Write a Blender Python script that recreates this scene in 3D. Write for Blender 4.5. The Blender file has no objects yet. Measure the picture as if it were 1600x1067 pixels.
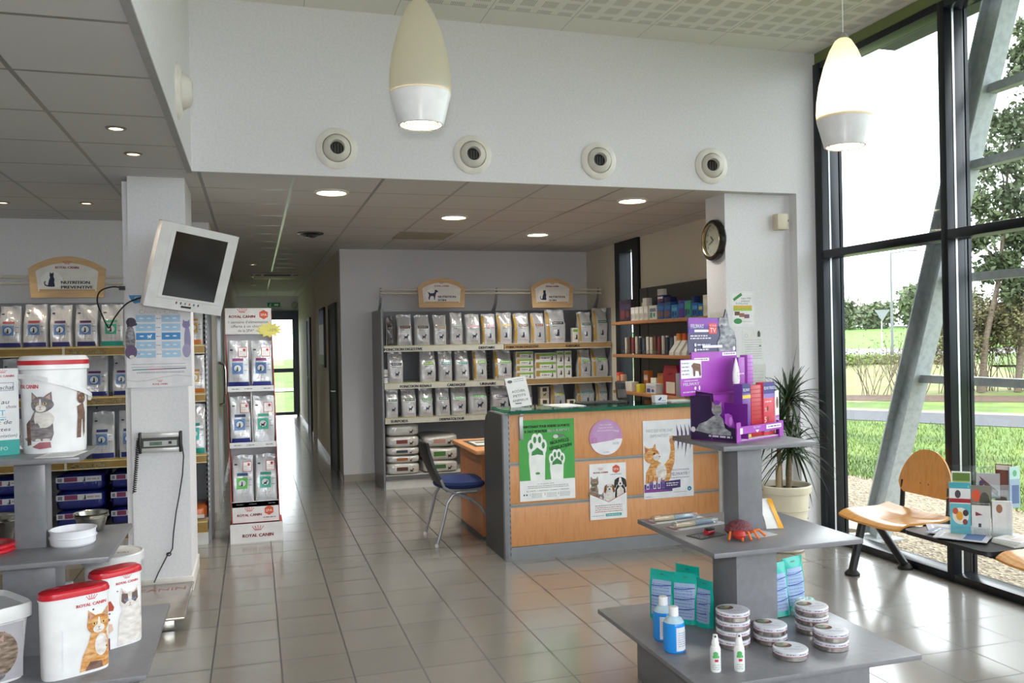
import bpy, bmesh, math, random
from mathutils import Vector, Matrix, noise
random.seed(7)
PI = math.pi
SC = bpy.context.scene
COL = SC.collection
V = Vector

# ------------------------------------------------------------------ materials
MATS = {}
def lin(h):
    h = h.lstrip('#')
    o = []
    for i in (0, 2, 4):
        c = int(h[i:i+2], 16) / 255
        o.append(c/12.92 if c <= .04045 else ((c+.055)/1.055)**2.4)
    return (*o, 1)

def new_mat(name):
    m = bpy.data.materials.new(name); m.use_nodes = True
    nt = m.node_tree
    return m, nt, nt.nodes['Principled BSDF']

def node(nt, t, **kw):
    n = nt.nodes.new(t)
    for k, v in kw.items():
        if k in n.inputs: n.inputs[k].default_value = v
        else: setattr(n, k, v)
    return n

def coords(nt, scale=(1, 1, 1), kind='Object'):
    tc = nt.nodes.new('ShaderNodeTexCoord'); mp = nt.nodes.new('ShaderNodeMapping')
    mp.inputs['Scale'].default_value = scale
    nt.links.new(tc.outputs[kind], mp.inputs['Vector'])
    return mp.outputs['Vector']

def ramp(nt, fac, stops):
    r = nt.nodes.new('ShaderNodeValToRGB')
    e = r.color_ramp.elements
    while len(e) < len(stops): e.new(.5)
    for el, (p, c) in zip(e, stops):
        el.position = p; el.color = lin(c) if isinstance(c, str) else c
    nt.links.new(fac, r.inputs['Fac'])
    return r.outputs['Color']

def bump(nt, b, h, s=.2, d=.01):
    n = node(nt, 'ShaderNodeBump', Strength=s, Distance=d)
    nt.links.new(h, n.inputs['Height']); nt.links.new(n.outputs['Normal'], b.inputs['Normal'])

def C(hexc, rough=.5, metal=0., coat=0.):
    """plain coloured surface with a faint procedural variation"""
    key = (hexc, rough, metal, coat)
    if key in MATS: return MATS[key]
    m, nt, b = new_mat('surface_' + hexc.lstrip('#'))
    nz = node(nt, 'ShaderNodeTexNoise', Scale=14., Detail=2.)
    nt.links.new(coords(nt), nz.inputs['Vector'])
    base = lin(hexc)
    lo = tuple(c*.95 for c in base[:3]) + (1,); hi = tuple(min(1, c*1.04) for c in base[:3]) + (1,)
    nt.links.new(ramp(nt, nz.outputs['Fac'], [(.35, lo), (.65, hi)]), b.inputs['Base Color'])
    b.inputs['Roughness'].default_value = rough; b.inputs['Metallic'].default_value = metal
    if coat: b.inputs['Coat Weight'].default_value = coat; b.inputs['Coat Roughness'].default_value = .1
    MATS[key] = m
    return m

def noisy(name, stops, scale=(1, 1, 1), nscale=8., detail=4., rough=.5, metal=0., bs=0., bd=.01, bscale=None, kind='noise'):
    m, nt, b = new_mat(name)
    v = coords(nt, scale)
    if kind == 'wave':
        t = node(nt, 'ShaderNodeTexWave', Scale=nscale, Distortion=6., Detail=detail)
    elif kind == 'voronoi':
        t = node(nt, 'ShaderNodeTexVoronoi', Scale=nscale)
    else:
        t = node(nt, 'ShaderNodeTexNoise', Scale=nscale, Detail=detail)
    nt.links.new(v, t.inputs['Vector'])
    out = t.outputs['Color'] if kind == 'voronoi' else t.outputs['Fac']
    if kind == 'voronoi':
        s = nt.nodes.new('ShaderNodeSeparateColor'); nt.links.new(out, s.inputs[0]); out = s.outputs[0]
    nt.links.new(ramp(nt, out, stops), b.inputs['Base Color'])
    b.inputs['Roughness'].default_value = rough; b.inputs['Metallic'].default_value = metal
    if bs:
        n2 = node(nt, 'ShaderNodeTexNoise', Scale=bscale or nscale, Detail=3.)
        nt.links.new(v, n2.inputs['Vector'])
        bump(nt, b, t.outputs['Distance'] if kind == 'voronoi' else n2.outputs['Fac'], bs, bd)
    return m

def grid_mat(name, px, py, ox, oy, gap, tile, line, rough, vary=.06, lrough=.6, bs=.3, rvar=0., lx=True):
    """rectangular tiles laid in object X/Y with thin joints"""
    m, nt, b = new_mat(name)
    tc = nt.nodes.new('ShaderNodeTexCoord'); sp = nt.nodes.new('ShaderNodeSeparateXYZ')
    nt.links.new(tc.outputs['Object'], sp.inputs[0])
    def mth(op, a, bb=None):
        n = nt.nodes.new('ShaderNodeMath'); n.operation = op
        for i, x in enumerate((a, bb)):
            if x is None: continue
            if hasattr(x, 'links'): nt.links.new(x, n.inputs[i])
            else: n.inputs[i].default_value = x
        return n.outputs[0]
    masks, cells = [], []
    for ax, p, o in (('X', px, ox), ('Y', py, oy)):
        q = mth('DIVIDE', mth('SUBTRACT', sp.outputs[ax], o), p)
        f = mth('FRACT', q); cells.append(mth('FLOOR', q))
        d = mth('MULTIPLY', mth('MINIMUM', f, mth('SUBTRACT', 1., f)), p)
        masks.append(mth('LESS_THAN', d, gap/2))
    mask = mth('MAXIMUM', *masks)
    cv = nt.nodes.new('ShaderNodeCombineXYZ'); nt.links.new(cells[0], cv.inputs[0]); nt.links.new(cells[1], cv.inputs[1])
    wn = nt.nodes.new('ShaderNodeTexWhiteNoise'); nt.links.new(cv.outputs[0], wn.inputs['Vector'])
    nz = node(nt, 'ShaderNodeTexNoise', Scale=5., Detail=5.); nt.links.new(coords(nt, (1, 3, 1)), nz.inputs['Vector'])
    fac = mth('ADD', mth('MULTIPLY', wn.outputs['Value'], .5), mth('MULTIPLY', nz.outputs['Fac'], .5))
    t = lin(tile)
    lo = tuple(c*(1-vary) for c in t[:3]) + (1,); hi = tuple(min(1, c*(1+vary)) for c in t[:3]) + (1,)
    tcol = ramp(nt, fac, [(.2, lo), (.8, hi)])
    mx = nt.nodes.new('ShaderNodeMix'); mx.data_type = 'RGBA'
    nt.links.new(mask, mx.inputs[0]); nt.links.new(tcol, mx.inputs[6]); mx.inputs[7].default_value = lin(line)
    nt.links.new(mx.outputs[2], b.inputs['Base Color'])
    rr = mth('ADD', mth('MULTIPLY', mask, lrough-rough), rough)
    if rvar: rr = mth('ADD', rr, mth('MULTIPLY', nz.outputs['Fac'], rvar))
    nt.links.new(rr, b.inputs['Roughness'])
    bump(nt, b, mth('MULTIPLY', mask, -1.), bs, .003)
    return m

def glass_mat(name, tint=(.95, .97, .965, 1), refl=.07, rough=.0):
    m, nt, b = new_mat(name)
    nt.nodes.remove(b)
    tr = node(nt, 'ShaderNodeBsdfTransparent', Color=tint)
    gl = node(nt, 'ShaderNodeBsdfGlossy', Roughness=rough)
    fr = node(nt, 'ShaderNodeLayerWeight', Blend=.5)
    pw = nt.nodes.new('ShaderNodeMath'); pw.operation = 'POWER'; pw.inputs[1].default_value = 5.
    nt.links.new(fr.outputs['Facing'], pw.inputs[0])
    mul = nt.nodes.new('ShaderNodeMath'); mul.operation = 'MULTIPLY_ADD'; mul.inputs[1].default_value = .8; mul.inputs[2].default_value = refl*.5
    nt.links.new(pw.outputs[0], mul.inputs[0])
    mx = nt.nodes.new('ShaderNodeMixShader')
    nt.links.new(mul.outputs[0], mx.inputs[0]); nt.links.new(tr.outputs[0], mx.inputs[1]); nt.links.new(gl.outputs[0], mx.inputs[2])
    nt.links.new(mx.outputs[0], nt.nodes['Material Output'].inputs['Surface'])
    return m

def emit_mat(name, color, strength):
    m, nt, b = new_mat(name)
    b.inputs['Base Color'].default_value = lin(color)
    b.inputs['Emission Color'].default_value = lin(color); b.inputs['Emission Strength'].default_value = strength
    return m

M = {}
M['wall'] = noisy('painted_plaster', [(.3, '#e0dfe2'), (.7, '#e9e8eb')], nscale=60., rough=.75, bs=.1, bd=.004, bscale=90.)
M['wall_cream'] = noisy('cream_plaster', [(.3, '#d9d3c2'), (.7, '#e2dccb')], nscale=60., rough=.75, bs=.25, bd=.004, bscale=90.)
M['floor'] = grid_mat('floor_tiles', .332, .34, .102, 4.491, .009, '#8d8881', '#322f2b', .16, .05, .5, .12, 0.)
M['floor'].node_tree.nodes['Principled BSDF'].inputs['Specular IOR Level'].default_value = .95
M['floor'].node_tree.nodes['Principled BSDF'].inputs['Coat Weight'].default_value = .7; M['floor'].node_tree.nodes['Principled BSDF'].inputs['Coat Roughness'].default_value = .24
M['ceil_low'] = grid_mat('mineral_fibre_ceiling', .59, .63, .272, 5.70, .022, '#d2d1d0', '#8f8d89', .85, .02, .28, .2)
M['alu_dark'] = noisy('dark_powder_coated_aluminium', [(.3, '#15191f'), (.7, '#1c2129')], nscale=3., rough=.3, metal=.3)
M['glass'] = glass_mat('window_glass')
M['glass_green'] = glass_mat('counter_glass', (.35, .72, .58, 1), .1)
M['acrylic'] = glass_mat('clear_acrylic', (.95, .97, .97, 1), .09)
M['film'] = glass_mat('clear_plastic_film', (.9, .92, .93, 1), .22, .12)
M['beech'] = noisy('beech_laminate', [(.3, '#d2915c'), (.5, '#dc9d68'), (.75, '#cd8a54')], (1, 1, .12), 38., 4., .38)
M['beech_dark'] = noisy('orange_wood_laminate', [(.3, '#b87443'), (.7, '#c58252')], (1, 1, .12), 34., 4., .38)
M['beech_edge'] = noisy('wood_shelf_edge', [(.3, '#a06c43'), (.7, '#b37c50')], (.2, 1, 1), 30., 4., .45)
M['seat_wood'] = noisy('moulded_beech_plywood', [(.3, '#cf8f49'), (.55, '#dba05a'), (.8, '#c98640')], (.25, 2.2, .5), 16., 5., .22)
M['sign_wood'] = noisy('pale_wood', [(.3, '#c9a678'), (.7, '#d6b68a')], (.3, 1, 2), 20., 4., .5)
M['grey_lam'] = noisy('grey_laminate', [(.3, '#77777c'), (.7, '#808085')], nscale=30., rough=.3)
M['grey_dark'] = noisy('anthracite_panel', [(.3, '#3d3e3c'), (.7, '#454644')], nscale=30., rough=.45)
M['grey_metal'] = noisy('grey_lacquered_steel', [(.3, '#84858a'), (.7, '#8e8f94')], nscale=20., rough=.4, metal=.2)
M['steel'] = noisy('brushed_steel', [(.3, '#b9b6ae'), (.7, '#cbc8c1')], (1, 1, 14), 12., 3., .22, 1.)
M['alu'] = noisy('satin_aluminium', [(.3, '#a9abad'), (.7, '#b7b9bb')], nscale=10., rough=.35, metal=.8)
M['galv'] = noisy('galvanised_steel', [(.3, '#9ba2a5'), (.6, '#b0b6b8'), (.8, '#a3aaac')], nscale=22., rough=.55, metal=.1)
M['black'] = C('#141416', .4)
M['rubber'] = C('#1b1b1c', .7)
M['white_pl'] = C('#f2f2f4', .3)
M['paper'] = C('#f0f0f0', .6)
M['navy'] = C('#1d2358', .35)
M['red'] = C('#c8202f', .4)
M['screen'] = C('#050505', .12)
M['fur_tabby'] = noisy('tabby_fur', [(.25, '#3a2f2a'), (.5, '#8d7a6a'), (.8, '#c7b8a6')], (1, 1, 3.2), 26., 4., .8)
M['fur_grey'] = noisy('grey_fur', [(.25, '#5a5356'), (.55, '#8a8285'), (.8, '#b5aeb0')], (1, 1, 3), 28., 4., .8)
M['fur_ginger'] = noisy('ginger_fur', [(.25, '#b0692f'), (.5, '#d79a58'), (.8, '#efd2a4')], (1, 1, 3), 26., 4., .8)
M['fur_white'] = noisy('white_fur', [(.3, '#cdc4be'), (.7, '#f3efeb')], (1, 1, 2), 24., 4., .8)
M['fur_brown'] = noisy('brown_fur', [(.3, '#5e433a'), (.7, '#8f6f62')], (1, 1, 2), 22., 4., .8)
M['fur_black'] = C('#1c1a1a', .8)
M['fur_silver'] = noisy('silver_fur', [(.3, '#6e6f78'), (.6, '#a9abb2'), (.85, '#dedfe2')], (1, 1, 2), 30., 4., .8)
M['lamp_glow'] = emit_mat('lit_downlight', '#fff3cf', 9.)
M['spot_glow'] = emit_mat('lit_spot', '#ffd9a8', 5.)
M['bulb_glow'] = emit_mat('lit_bulb', '#ffe9bd', 7.)

# ------------------------------------------------------------------ mesh builder
FOILS = {}
def foil(hexc, rough=.2):
    """crinkled shiny packaging film"""
    if hexc in FOILS: return FOILS[hexc]
    m, nt, b = new_mat('foil_' + hexc.lstrip('#')); v = coords(nt, (1, 1, .5))
    n1 = node(nt, 'ShaderNodeTexNoise', Scale=22., Detail=4., Distortion=1.2); nt.links.new(v, n1.inputs['Vector'])
    c = lin(hexc); lo = tuple(x*.9 for x in c[:3])+(1,)
    nt.links.new(ramp(nt, n1.outputs['Fac'], [(.35, lo), (.65, c)]), b.inputs['Base Color'])
    b.inputs['Roughness'].default_value = rough; b.inputs['Metallic'].default_value = .15; b.inputs['Specular IOR Level'].default_value = .8
    bump(nt, b, n1.outputs['Fac'], .55, .012); FOILS[hexc] = m
    return m
class Fr:
    """flat drawing frame: origin, right and up vectors (metres per unit)"""
    curved = False
    def __init__(s, o, r, u, n=None):
        s.o, s.r, s.u = V(o), V(r), V(u)
        s.n = (V(n) if n else s.r.cross(s.u)).normalized()
    def __call__(s, a, b, l=0.): return s.o + s.r*a + s.u*b + s.n*l

class Cv:
    """curved drawing frame given by a function (a, b, lift) -> point; step = longest flat edge"""
    curved = True
    def __init__(s, f, step): s.f, s.step = f, step
    def __call__(s, a, b, l=0.): return V(s.f(a, b, l))

TEXTS = {}
def text_mesh(s):
    if s in TEXTS: return TEXTS[s]
    cu = bpy.data.curves.new('t', 'FONT'); cu.body = s; cu.size = 1.; cu.resolution_u = 2
    ob = bpy.data.objects.new('t', cu); COL.objects.link(ob)
    dg = bpy.context.evaluated_depsgraph_get(); dg.update()
    me = bpy.data.meshes.new_from_object(ob.evaluated_get(dg))
    vs = [tuple(v.co) for v in me.vertices]; fs = [tuple(p.vertices) for p in me.polygons]
    bpy.data.objects.remove(ob); bpy.data.curves.remove(cu); bpy.data.meshes.remove(me)
    x0 = min((v[0] for v in vs), default=0); x1 = max((v[0] for v in vs), default=1)
    TEXTS[s] = ([(v[0]-x0, v[1]) for v in vs], fs, x1-x0)
    return TEXTS[s]

def smooth(pts, n=6):
    """Catmull-Rom curve through the points"""
    P = [V(p) for p in pts]; P = [P[0]*2-P[1]]+P+[P[-1]*2-P[-2]]; out = []
    for a, b_, c, d in zip(P, P[1:], P[2:], P[3:]):
        for i in range(n):
            t = i/n; out.append(.5*((2*b_)+(c-a)*t+(2*a-5*b_+4*c-d)*t*t+(3*b_-a-3*c+d)*t**3))
    return out+[P[-2]]
class MB:
    def __init__(s): s.bm = bmesh.new(); s.mats = []; s.x = Matrix(); s.layer = 0
    def mi(s, m):
        if isinstance(m, str): m = M[m] if m in M else C(m)
        if m not in s.mats: s.mats.append(m)
        return s.mats.index(m)
    def v(s, p): return s.bm.verts.new(s.x @ V(p))
    def face(s, pts, m):
        f = s.bm.faces.new([s.v(p) for p in pts]); f.material_index = s.mi(m); return f
    def box(s, x0, x1, y0, y1, z0, z1, m, bev=0., mat=None):
        mat = mat or Matrix()
        vs = [s.v(mat @ V((x, y, z))) for x in (x0, x1) for y in (y0, y1) for z in (z0, z1)]
        k = s.mi(m); fs = []
        for q in ((0, 1, 3, 2), (4, 6, 7, 5), (0, 4, 5, 1), (2, 3, 7, 6), (0, 2, 6, 4), (1, 5, 7, 3)):
            f = s.bm.faces.new([vs[i] for i in q]); f.material_index = k; fs.append(f)
        if bev:
            es = list({e for f in fs for e in f.edges})
            r = bmesh.ops.bevel(s.bm, geom=es, offset=bev, segments=2, profile=.5, affect='EDGES')
            for f in r['faces']: f.material_index = k
        return s
    def ring(s, pts): return [s.v(p) for p in pts]
    def bridge(s, a, b, k, closed=True):
        n = len(a)
        for i in range(n if closed else n-1):
            j = (i+1) % n
            f = s.bm.faces.new((a[i], a[j], b[j], b[i])); f.material_index = k
    def loft(s, rings, m, closed=True, cap0=True, cap1=True):
        k = s.mi(m); rs = [s.ring(r) for r in rings]
        for a, b in zip(rs, rs[1:]): s.bridge(a, b, k, closed)
        if cap0: s.bm.faces.new(rs[0][::-1]).material_index = k
        if cap1: s.bm.faces.new(rs[-1]).material_index = k
        return s
    def lathe(s, prof, m, c=(0, 0, 0), n=32, sx=1., sy=1., cap0=True, cap1=True, mat=None):
        mat = mat or Matrix(); c = V(c)
        rings = [[mat @ (c + V((r*sx*math.cos(2*PI*i/n), r*sy*math.sin(2*PI*i/n), z))) for i in range(n)] for r, z in prof]
        return s.loft(rings, m, True, cap0, cap1)
    def tube(s, pts, r, m, n=8, caps=True):
        pts = [V(p) for p in pts]; rr = r if isinstance(r, (list, tuple)) else [r]*len(pts)
        up = V((0, 0, 1)); rings = []; prev = None
        for i, p in enumerate(pts):
            t = (pts[min(i+1, len(pts)-1)] - pts[max(i-1, 0)]).normalized()
            if prev is None:
                a = t.cross(up)
                if a.length < 1e-3: a = t.cross(V((0, 1, 0)))
            else: a = prev - t*prev.dot(t)
            a.normalize(); b = t.cross(a); prev = a
            rings.append([p + (a*math.cos(2*PI*j/n) + b*math.sin(2*PI*j/n))*rr[i] for j in range(n)])
        return s.loft(rings, m, True, caps, caps)
    def prism(s, f, poly, d0, d1, m):
        """2-D outline in frame f extruded along its normal from d0 to d1"""
        a = s.ring([f(x, y, d0) for x, y in poly]); b = s.ring([f(x, y, d1) for x, y in poly])
        k = s.mi(m); s.bridge(a, b, k)
        s.bm.faces.new(a[::-1]).material_index = k; s.bm.faces.new(b).material_index = k
        return s
    def grid(s, fn, nu, nv, m, thick=None):
        k = s.mi(m); g = [[s.v(fn(i/nu, j/nv)) for j in range(nv+1)] for i in range(nu+1)]
        for i in range(nu):
            for j in range(nv):
                s.bm.faces.new((g[i][j], g[i+1][j], g[i+1][j+1], g[i][j+1])).material_index = k
        return s
    # ---- drawing on frames
    def poly(s, f, pts, m, l=.0006):
        k = s.mi(m); s.layer = (s.layer+1) % 50; l += s.layer*7e-6   # printed layers never coincide
        if not f.curved:
            s.bm.faces.new([s.v(f(x, y, l)) for x, y in pts]).material_index = k; return s
        t = bmesh.new(); t.faces.new([t.verts.new((x, y, 0)) for x, y in pts])
        bmesh.ops.triangulate(t, faces=t.faces[:])
        for _ in range(5):
            es = [e for e in t.edges if e.calc_length() > f.step]
            if not es: break
            bmesh.ops.subdivide_edges(t, edges=es, cuts=1)
            bmesh.ops.triangulate(t, faces=[q for q in t.faces if len(q.verts) > 3])
        mp = {v: s.v(f(v.co.x, v.co.y, l)) for v in t.verts}
        for q in t.faces:
            s.bm.faces.new([mp[v] for v in q.verts]).material_index = k
        t.free(); return s
    def rect(s, f, x0, y0, x1, y1, m, l=.0006): return s.poly(f, [(x0, y0), (x1, y0), (x1, y1), (x0, y1)], m, l)
    def ell(s, f, cx, cy, rx, ry, m, l=.0006, n=22, rot=0., a0=0., a1=2*PI):
        c, sn = math.cos(rot), math.sin(rot); full = abs(a1-a0-2*PI) < 1e-6
        pts = []
        for i in range(n if full else n+1):
            a = a0 + (a1-a0)*i/n
            x, y = rx*math.cos(a), ry*math.sin(a); pts.append((cx+c*x-sn*y, cy+sn*x+c*y))
        return s.poly(f, pts, m, l)
    def oring(s, f, cx, cy, r0, r1, m, l=.0006, n=28, ry=1., a0=0., a1=2*PI):
        for i in range(n):
            a, b = a0+(a1-a0)*i/n, a0+(a1-a0)*(i+1)/n
            s.poly(f, [(cx+r0*math.cos(a), cy+ry*r0*math.sin(a)), (cx+r1*math.cos(a), cy+ry*r1*math.sin(a)),
                       (cx+r1*math.cos(b), cy+ry*r1*math.sin(b)), (cx+r0*math.cos(b), cy+ry*r0*math.sin(b))], m, l)
        return s
    def line(s, f, pts, w, m, l=.0006):
        for (x0, y0), (x1, y1) in zip(pts, pts[1:]):
            d = math.hypot(x1-x0, y1-y0) or 1; nx, ny = -(y1-y0)/d*w/2, (x1-x0)/d*w/2
            s.poly(f, [(x0-nx, y0-ny), (x1-nx, y1-ny), (x1+nx, y1+ny), (x0+nx, y0+ny)], m, l)
        return s
    def txt(s, f, string, x, y, size, m, l=.0009, al='c', width=None, slant=0., bold=0.):
        vs, fs, w = text_mesh(string); k = s.mi(m)
        sx = width/w if width else size
        x -= {'c': .5, 'l': 0, 'r': 1}[al]*w*sx
        for dx in ((0,) if not bold else (-bold, 0, bold)):
            vv = [s.v(f(x+dx+(p[0]+slant*p[1])*sx, y+p[1]*size, l)) for p in vs]
            for q in fs:
                s.bm.faces.new([vv[i] for i in q]).material_index = k
        return s
    def greek(s, f, x0, x1, y, h, m, l=.0007, seed=1):
        """a line of lettering too small to read: short dashes"""
        r = random.Random(seed); x = x0
        while x < x1:
            w = h*r.uniform(1.2, 4.5); e = min(x1, x+w)
            s.rect(f, x, y, e, y+h, m, l); x = e + h*.8
        return s
    def build(s, name, parent=None, loc=None, rotz=0., smooth=.6, fix=True):
        me = bpy.data.meshes.new(name)
        if fix: bmesh.ops.recalc_face_normals(s.bm, faces=s.bm.faces[:])
        s.bm.to_mesh(me); s.bm.free()
        for m in s.mats: me.materials.append(m)
        if smooth:
            me.shade_smooth(); me.set_sharp_from_angle(angle=smooth)
        o = bpy.data.objects.new(name, me); COL.objects.link(o)
        if parent: o.parent = parent
        if loc is not None: o.location = loc
        o.rotation_euler.z = rotz
        return o

def tag(o, label, cat, group=None):
    o['label'] = label; o['category'] = cat
    if group: o['group'] = group
    return o
def thing(name, label, cat, loc=(0, 0, 0), rotz=0., group=None):
    o = bpy.data.objects.new(name, None); COL.objects.link(o); o.empty_display_size = .1
    o.location = loc; o.rotation_euler.z = rotz
    return tag(o, label, cat, group)
def struct(o): o['kind'] = 'structure'; return o
def inst(o, label, loc, rotz=0., group=None, tilt=0.):
    """a copy of a one-mesh thing"""
    c = o.copy(); COL.objects.link(c); c.location = loc; c.rotation_euler = (0, tilt, rotz); c['label'] = label
    if group: c['group'] = group
    return c
def dup(root, label, loc, rotz=0.):
    r = root.copy(); COL.objects.link(r); r.location = loc; r.rotation_euler = (0, 0, rotz); r['label'] = label
    for ch in root.children:
        c = ch.copy(); COL.objects.link(c); c.parent = r
        for g in ch.children:
            d = g.copy(); COL.objects.link(d); d.parent = c
    return r
ORD = ['first', 'second', 'third', 'fourth', 'fifth', 'sixth', 'seventh', 'eighth', 'ninth', 'tenth', 'eleventh', 'twelfth',
       'thirteenth', 'fourteenth', 'fifteenth', 'sixteenth', 'seventeenth', 'eighteenth', 'nineteenth', 'twentieth',
       'twenty-first', 'twenty-second', 'twenty-third', 'twenty-fourth', 'twenty-fifth', 'twenty-sixth', 'twenty-seventh', 'twenty-eighth']
# ------------------------------------------------------------------ camera, world, lamps
F_PX = 1330.
cam = bpy.data.cameras.new('camera'); cam.sensor_width = 36.; cam.lens = F_PX/1600*36; cam.clip_end = 600
co = bpy.data.objects.new('camera', cam); COL.objects.link(co)
th, ro = math.atan(403/F_PX), .0192
fwd = V((math.sin(th), math.cos(th), 0)); right = V((math.cos(th), -math.sin(th), 0)); up = V((0, 0, 1))
r2 = right*math.cos(ro) - up*math.sin(ro); u2 = right*math.sin(ro) + up*math.cos(ro)
co.matrix_world = Matrix(((r2.x, u2.x, -fwd.x, 0), (r2.y, u2.y, -fwd.y, 0), (r2.z, u2.z, -fwd.z, 1.6), (0, 0, 0, 1)))
SC.camera = co
SC.view_settings.view_transform = 'Standard'; SC.view_settings.look = 'None'
SC.view_settings.gamma = 1.; SC.view_settings.exposure = .28; SC.view_settings.use_curve_mapping = False
SC.cycles.use_denoising = True; SC.cycles.max_bounces = 10; SC.cycles.diffuse_bounces = 6; SC.cycles.transparent_max_bounces = 24
SC.cycles.sample_clamp_indirect = 6.; SC.cycles.caustics_reflective = False; SC.cycles.caustics_refractive = False

w = bpy.data.worlds.new('overcast_sky'); SC.world = w; w.use_nodes = True
nt = w.node_tree; bg = nt.nodes['Background']
tc = nt.nodes.new('ShaderNodeTexCoord'); sp = nt.nodes.new('ShaderNodeSeparateXYZ')
nt.links.new(tc.outputs['Generated'], sp.inputs[0])
nt.links.new(ramp(nt, sp.outputs['Z'], [(0., (.80, .86, .93, 1)), (.25, (.93, .96, 1, 1)), (1., (1, 1, 1, 1))]), bg.inputs['Color'])
bg.inputs['Strength'].default_value = 5.2

def lamp(name, kind, loc, energy, color=(1, 1, 1), size=.1, aim=None, cone=None, label=None):
    l = bpy.data.lights.new(name, kind); l.energy = energy; l.color = color
    if kind == 'AREA': l.shape = 'DISK'; l.size = size
    else: l.shadow_soft_size = size
    if cone: l.spot_size = cone; l.spot_blend = .6
    o = bpy.data.objects.new(name, l); COL.objects.link(o); o.location = loc
    if aim: o.rotation_euler = (V(aim)-V(loc)).to_track_quat('-Z', 'Y').to_euler()
    return o
# the photographer's flash, just above the lens
lamp('camera_flash', 'SPOT', (.0, -.02, 1.72), 130., (1., .97, .95), .035, aim=(1.2, 4., 1.75), cone=2.0)

# ------------------------------------------------------------------ room shell
ZL, ZH = 2.72, 3.83
YH = 5.75          # upper wall over the opening
XB = -.36          # bulkhead face
XW = 4.27          # inner face of the glazed front
XR = 4.07          # side wall of the counter area
def slab(name, x0, x1, y0, y1, z0, z1, m):
    b = MB(); b.box(x0, x1, y0, y1, z0, z1, m); o = b.build(name, smooth=0); return struct(o)
slab('floor', -4.2, 4.45, -3.2, 20.3, -.12, 0., 'floor')
slab('wall_upper', XB-.02, 4.45, YH, YH+.02, ZL, ZH+.1, 'wall')
slab('wall_bulkhead', XB-.022, XB, -3.1, YH, ZL, ZH+.1, 'wall')
# side pier between counter and window, with its return towards the window frame
slab('wall_pier', 3.52, 4.45, YH+.10, 6.14, 0., ZL, 'wall')
slab('wall_pier_return', 4.10, 4.45, YH, YH+.10, 0., ZL, 'wall')
slab('wall_back', .975, 4.3, 10.10, 10.25, 0., 2.75, 'wall')
b = MB()
b.box(XR, XR+.15, 6.14, 8.52, 0, 2.75, 'wall_cream'); b.box(XR, XR+.15, 9.15, 10.1, 0, 2.75, 'wall_cream')
b.box(XR, XR+.15, 8.52, 9.15, 0, .6, 'wall_cream')
struct(b.build('wall_right', smooth=0))
slab('wall_left', -4.2, -4.05, -3.1, 8.25, 0, 2.75, 'wall')
slab('wall_shelving', -4.05, -.37, 8.10, 8.25, 0, 2.75, 'wall')
slab('wall_corridor_left', -.52, -.37, 8.25, 20.0, 0, 2.75, 'wall')
b = MB()   # corridor right wall with its recess
b.box(.975, 1.12, 10.25, 14.2, 0, 2.75, 'wall_cream'); struct(b.build('wall_corridor_right', smooth=0)); b = MB(); b.box(.975, 2.0, 14.2, 14.3, 0, 2.75, 'wall_cream')
struct(b.build('wall_recess_side', smooth=0)); b = MB(); b.box(1.55, 1.7, 14.3, 15.2, 0, 2.75, 'wall_cream'); struct(b.build('wall_recess', smooth=0)); b = MB(); b.box(.975, 1.7, 15.2, 20.0, 0, 2.75, 'wall_cream')
struct(b.build('wall_corridor_far', smooth=0))
b = MB()
b.box(-.52, .02, 20.0, 20.15, 0, 2.75, 'wall'); b.box(.02, 1.3, 20.0, 20.15, 2.40, 2.75, 'wall'); b.box(.975, 1.3, 20.0, 20.15, 0, 2.4, 'wall')
struct(b.build('wall_rear', smooth=0))
b = MB(); b.box(-4.2, 4.45, -3.2, -3.1, 0, .35, 'wall'); b.box(-4.2, -.3, -3.2, -3.1, .35, 3.9, 'wall'); b.box(-.3, 4.45, -3.2, -3.1, 3.5, 3.9, 'wall')
struct(b.build('wall_front', smooth=0))

b = MB()   # low suspended ceiling, an L around the high volume
b.box(-4.2, XB-.022, -3.1, YH+.02, ZL, ZL+.06, 'ceil_low'); b.box(-4.2, 4.3, YH+.02, 10.3, ZL, ZL+.06, 'ceil_low')
b.box(-.52, 2.0, 10.3, 20.2, ZL, ZL+.06, 'ceil_low')
struct(b.build('ceiling_low', smooth=0))
b = MB()   # white trim where the low ceiling meets the bulkhead
b.box(XB-.03, XB+.003, -3.1, YH+.012, ZL-.012, ZL, C('#a6a5a4', .5)); struct(b.build('trim_1', smooth=0))

# high ceiling of perforated plaster boards
M['ceil_high'], nt, bs = new_mat('perforated_board')
def MT(op, a, bb=None, c=None):
    n = nt.nodes.new('ShaderNodeMath'); n.operation = op
    for i, x in enumerate((a, bb, c)):
        if x is None: continue
        if hasattr(x, 'links'): nt.links.new(x, n.inputs[i])
        else: n.inputs[i].default_value = x
    return n.outputs[0]
tcn = nt.nodes.new('ShaderNodeTexCoord'); s3 = nt.nodes.new('ShaderNodeSeparateXYZ'); nt.links.new(tcn.outputs['Object'], s3.inputs[0])
def band(sock, o, p, lo, hi):
    f = MT('FRACT', MT('DIVIDE', MT('SUBTRACT', sock, o), p)); return MT('MULTIPLY', MT('GREATER_THAN', f, lo), MT('LESS_THAN', f, hi))
X, Y = s3.outputs['X'], s3.outputs['Y']
field = MT('MULTIPLY', band(X, .05, .15, .16, .84), band(Y, .0, .15, .16, .84))          # square fields of slots
slot = MT('MULTIPLY', field, MT('MULTIPLY', band(X, .05, .0125, .3, .8), MT('LESS_THAN', Y, 5.48)))
joint = MT('MAXIMUM', band(X, .35, .6, 0, .008), band(Y, 5.48, 1.2, 0, .004))
mx = nt.nodes.new('ShaderNodeMix'); mx.data_type = 'RGBA'
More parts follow.
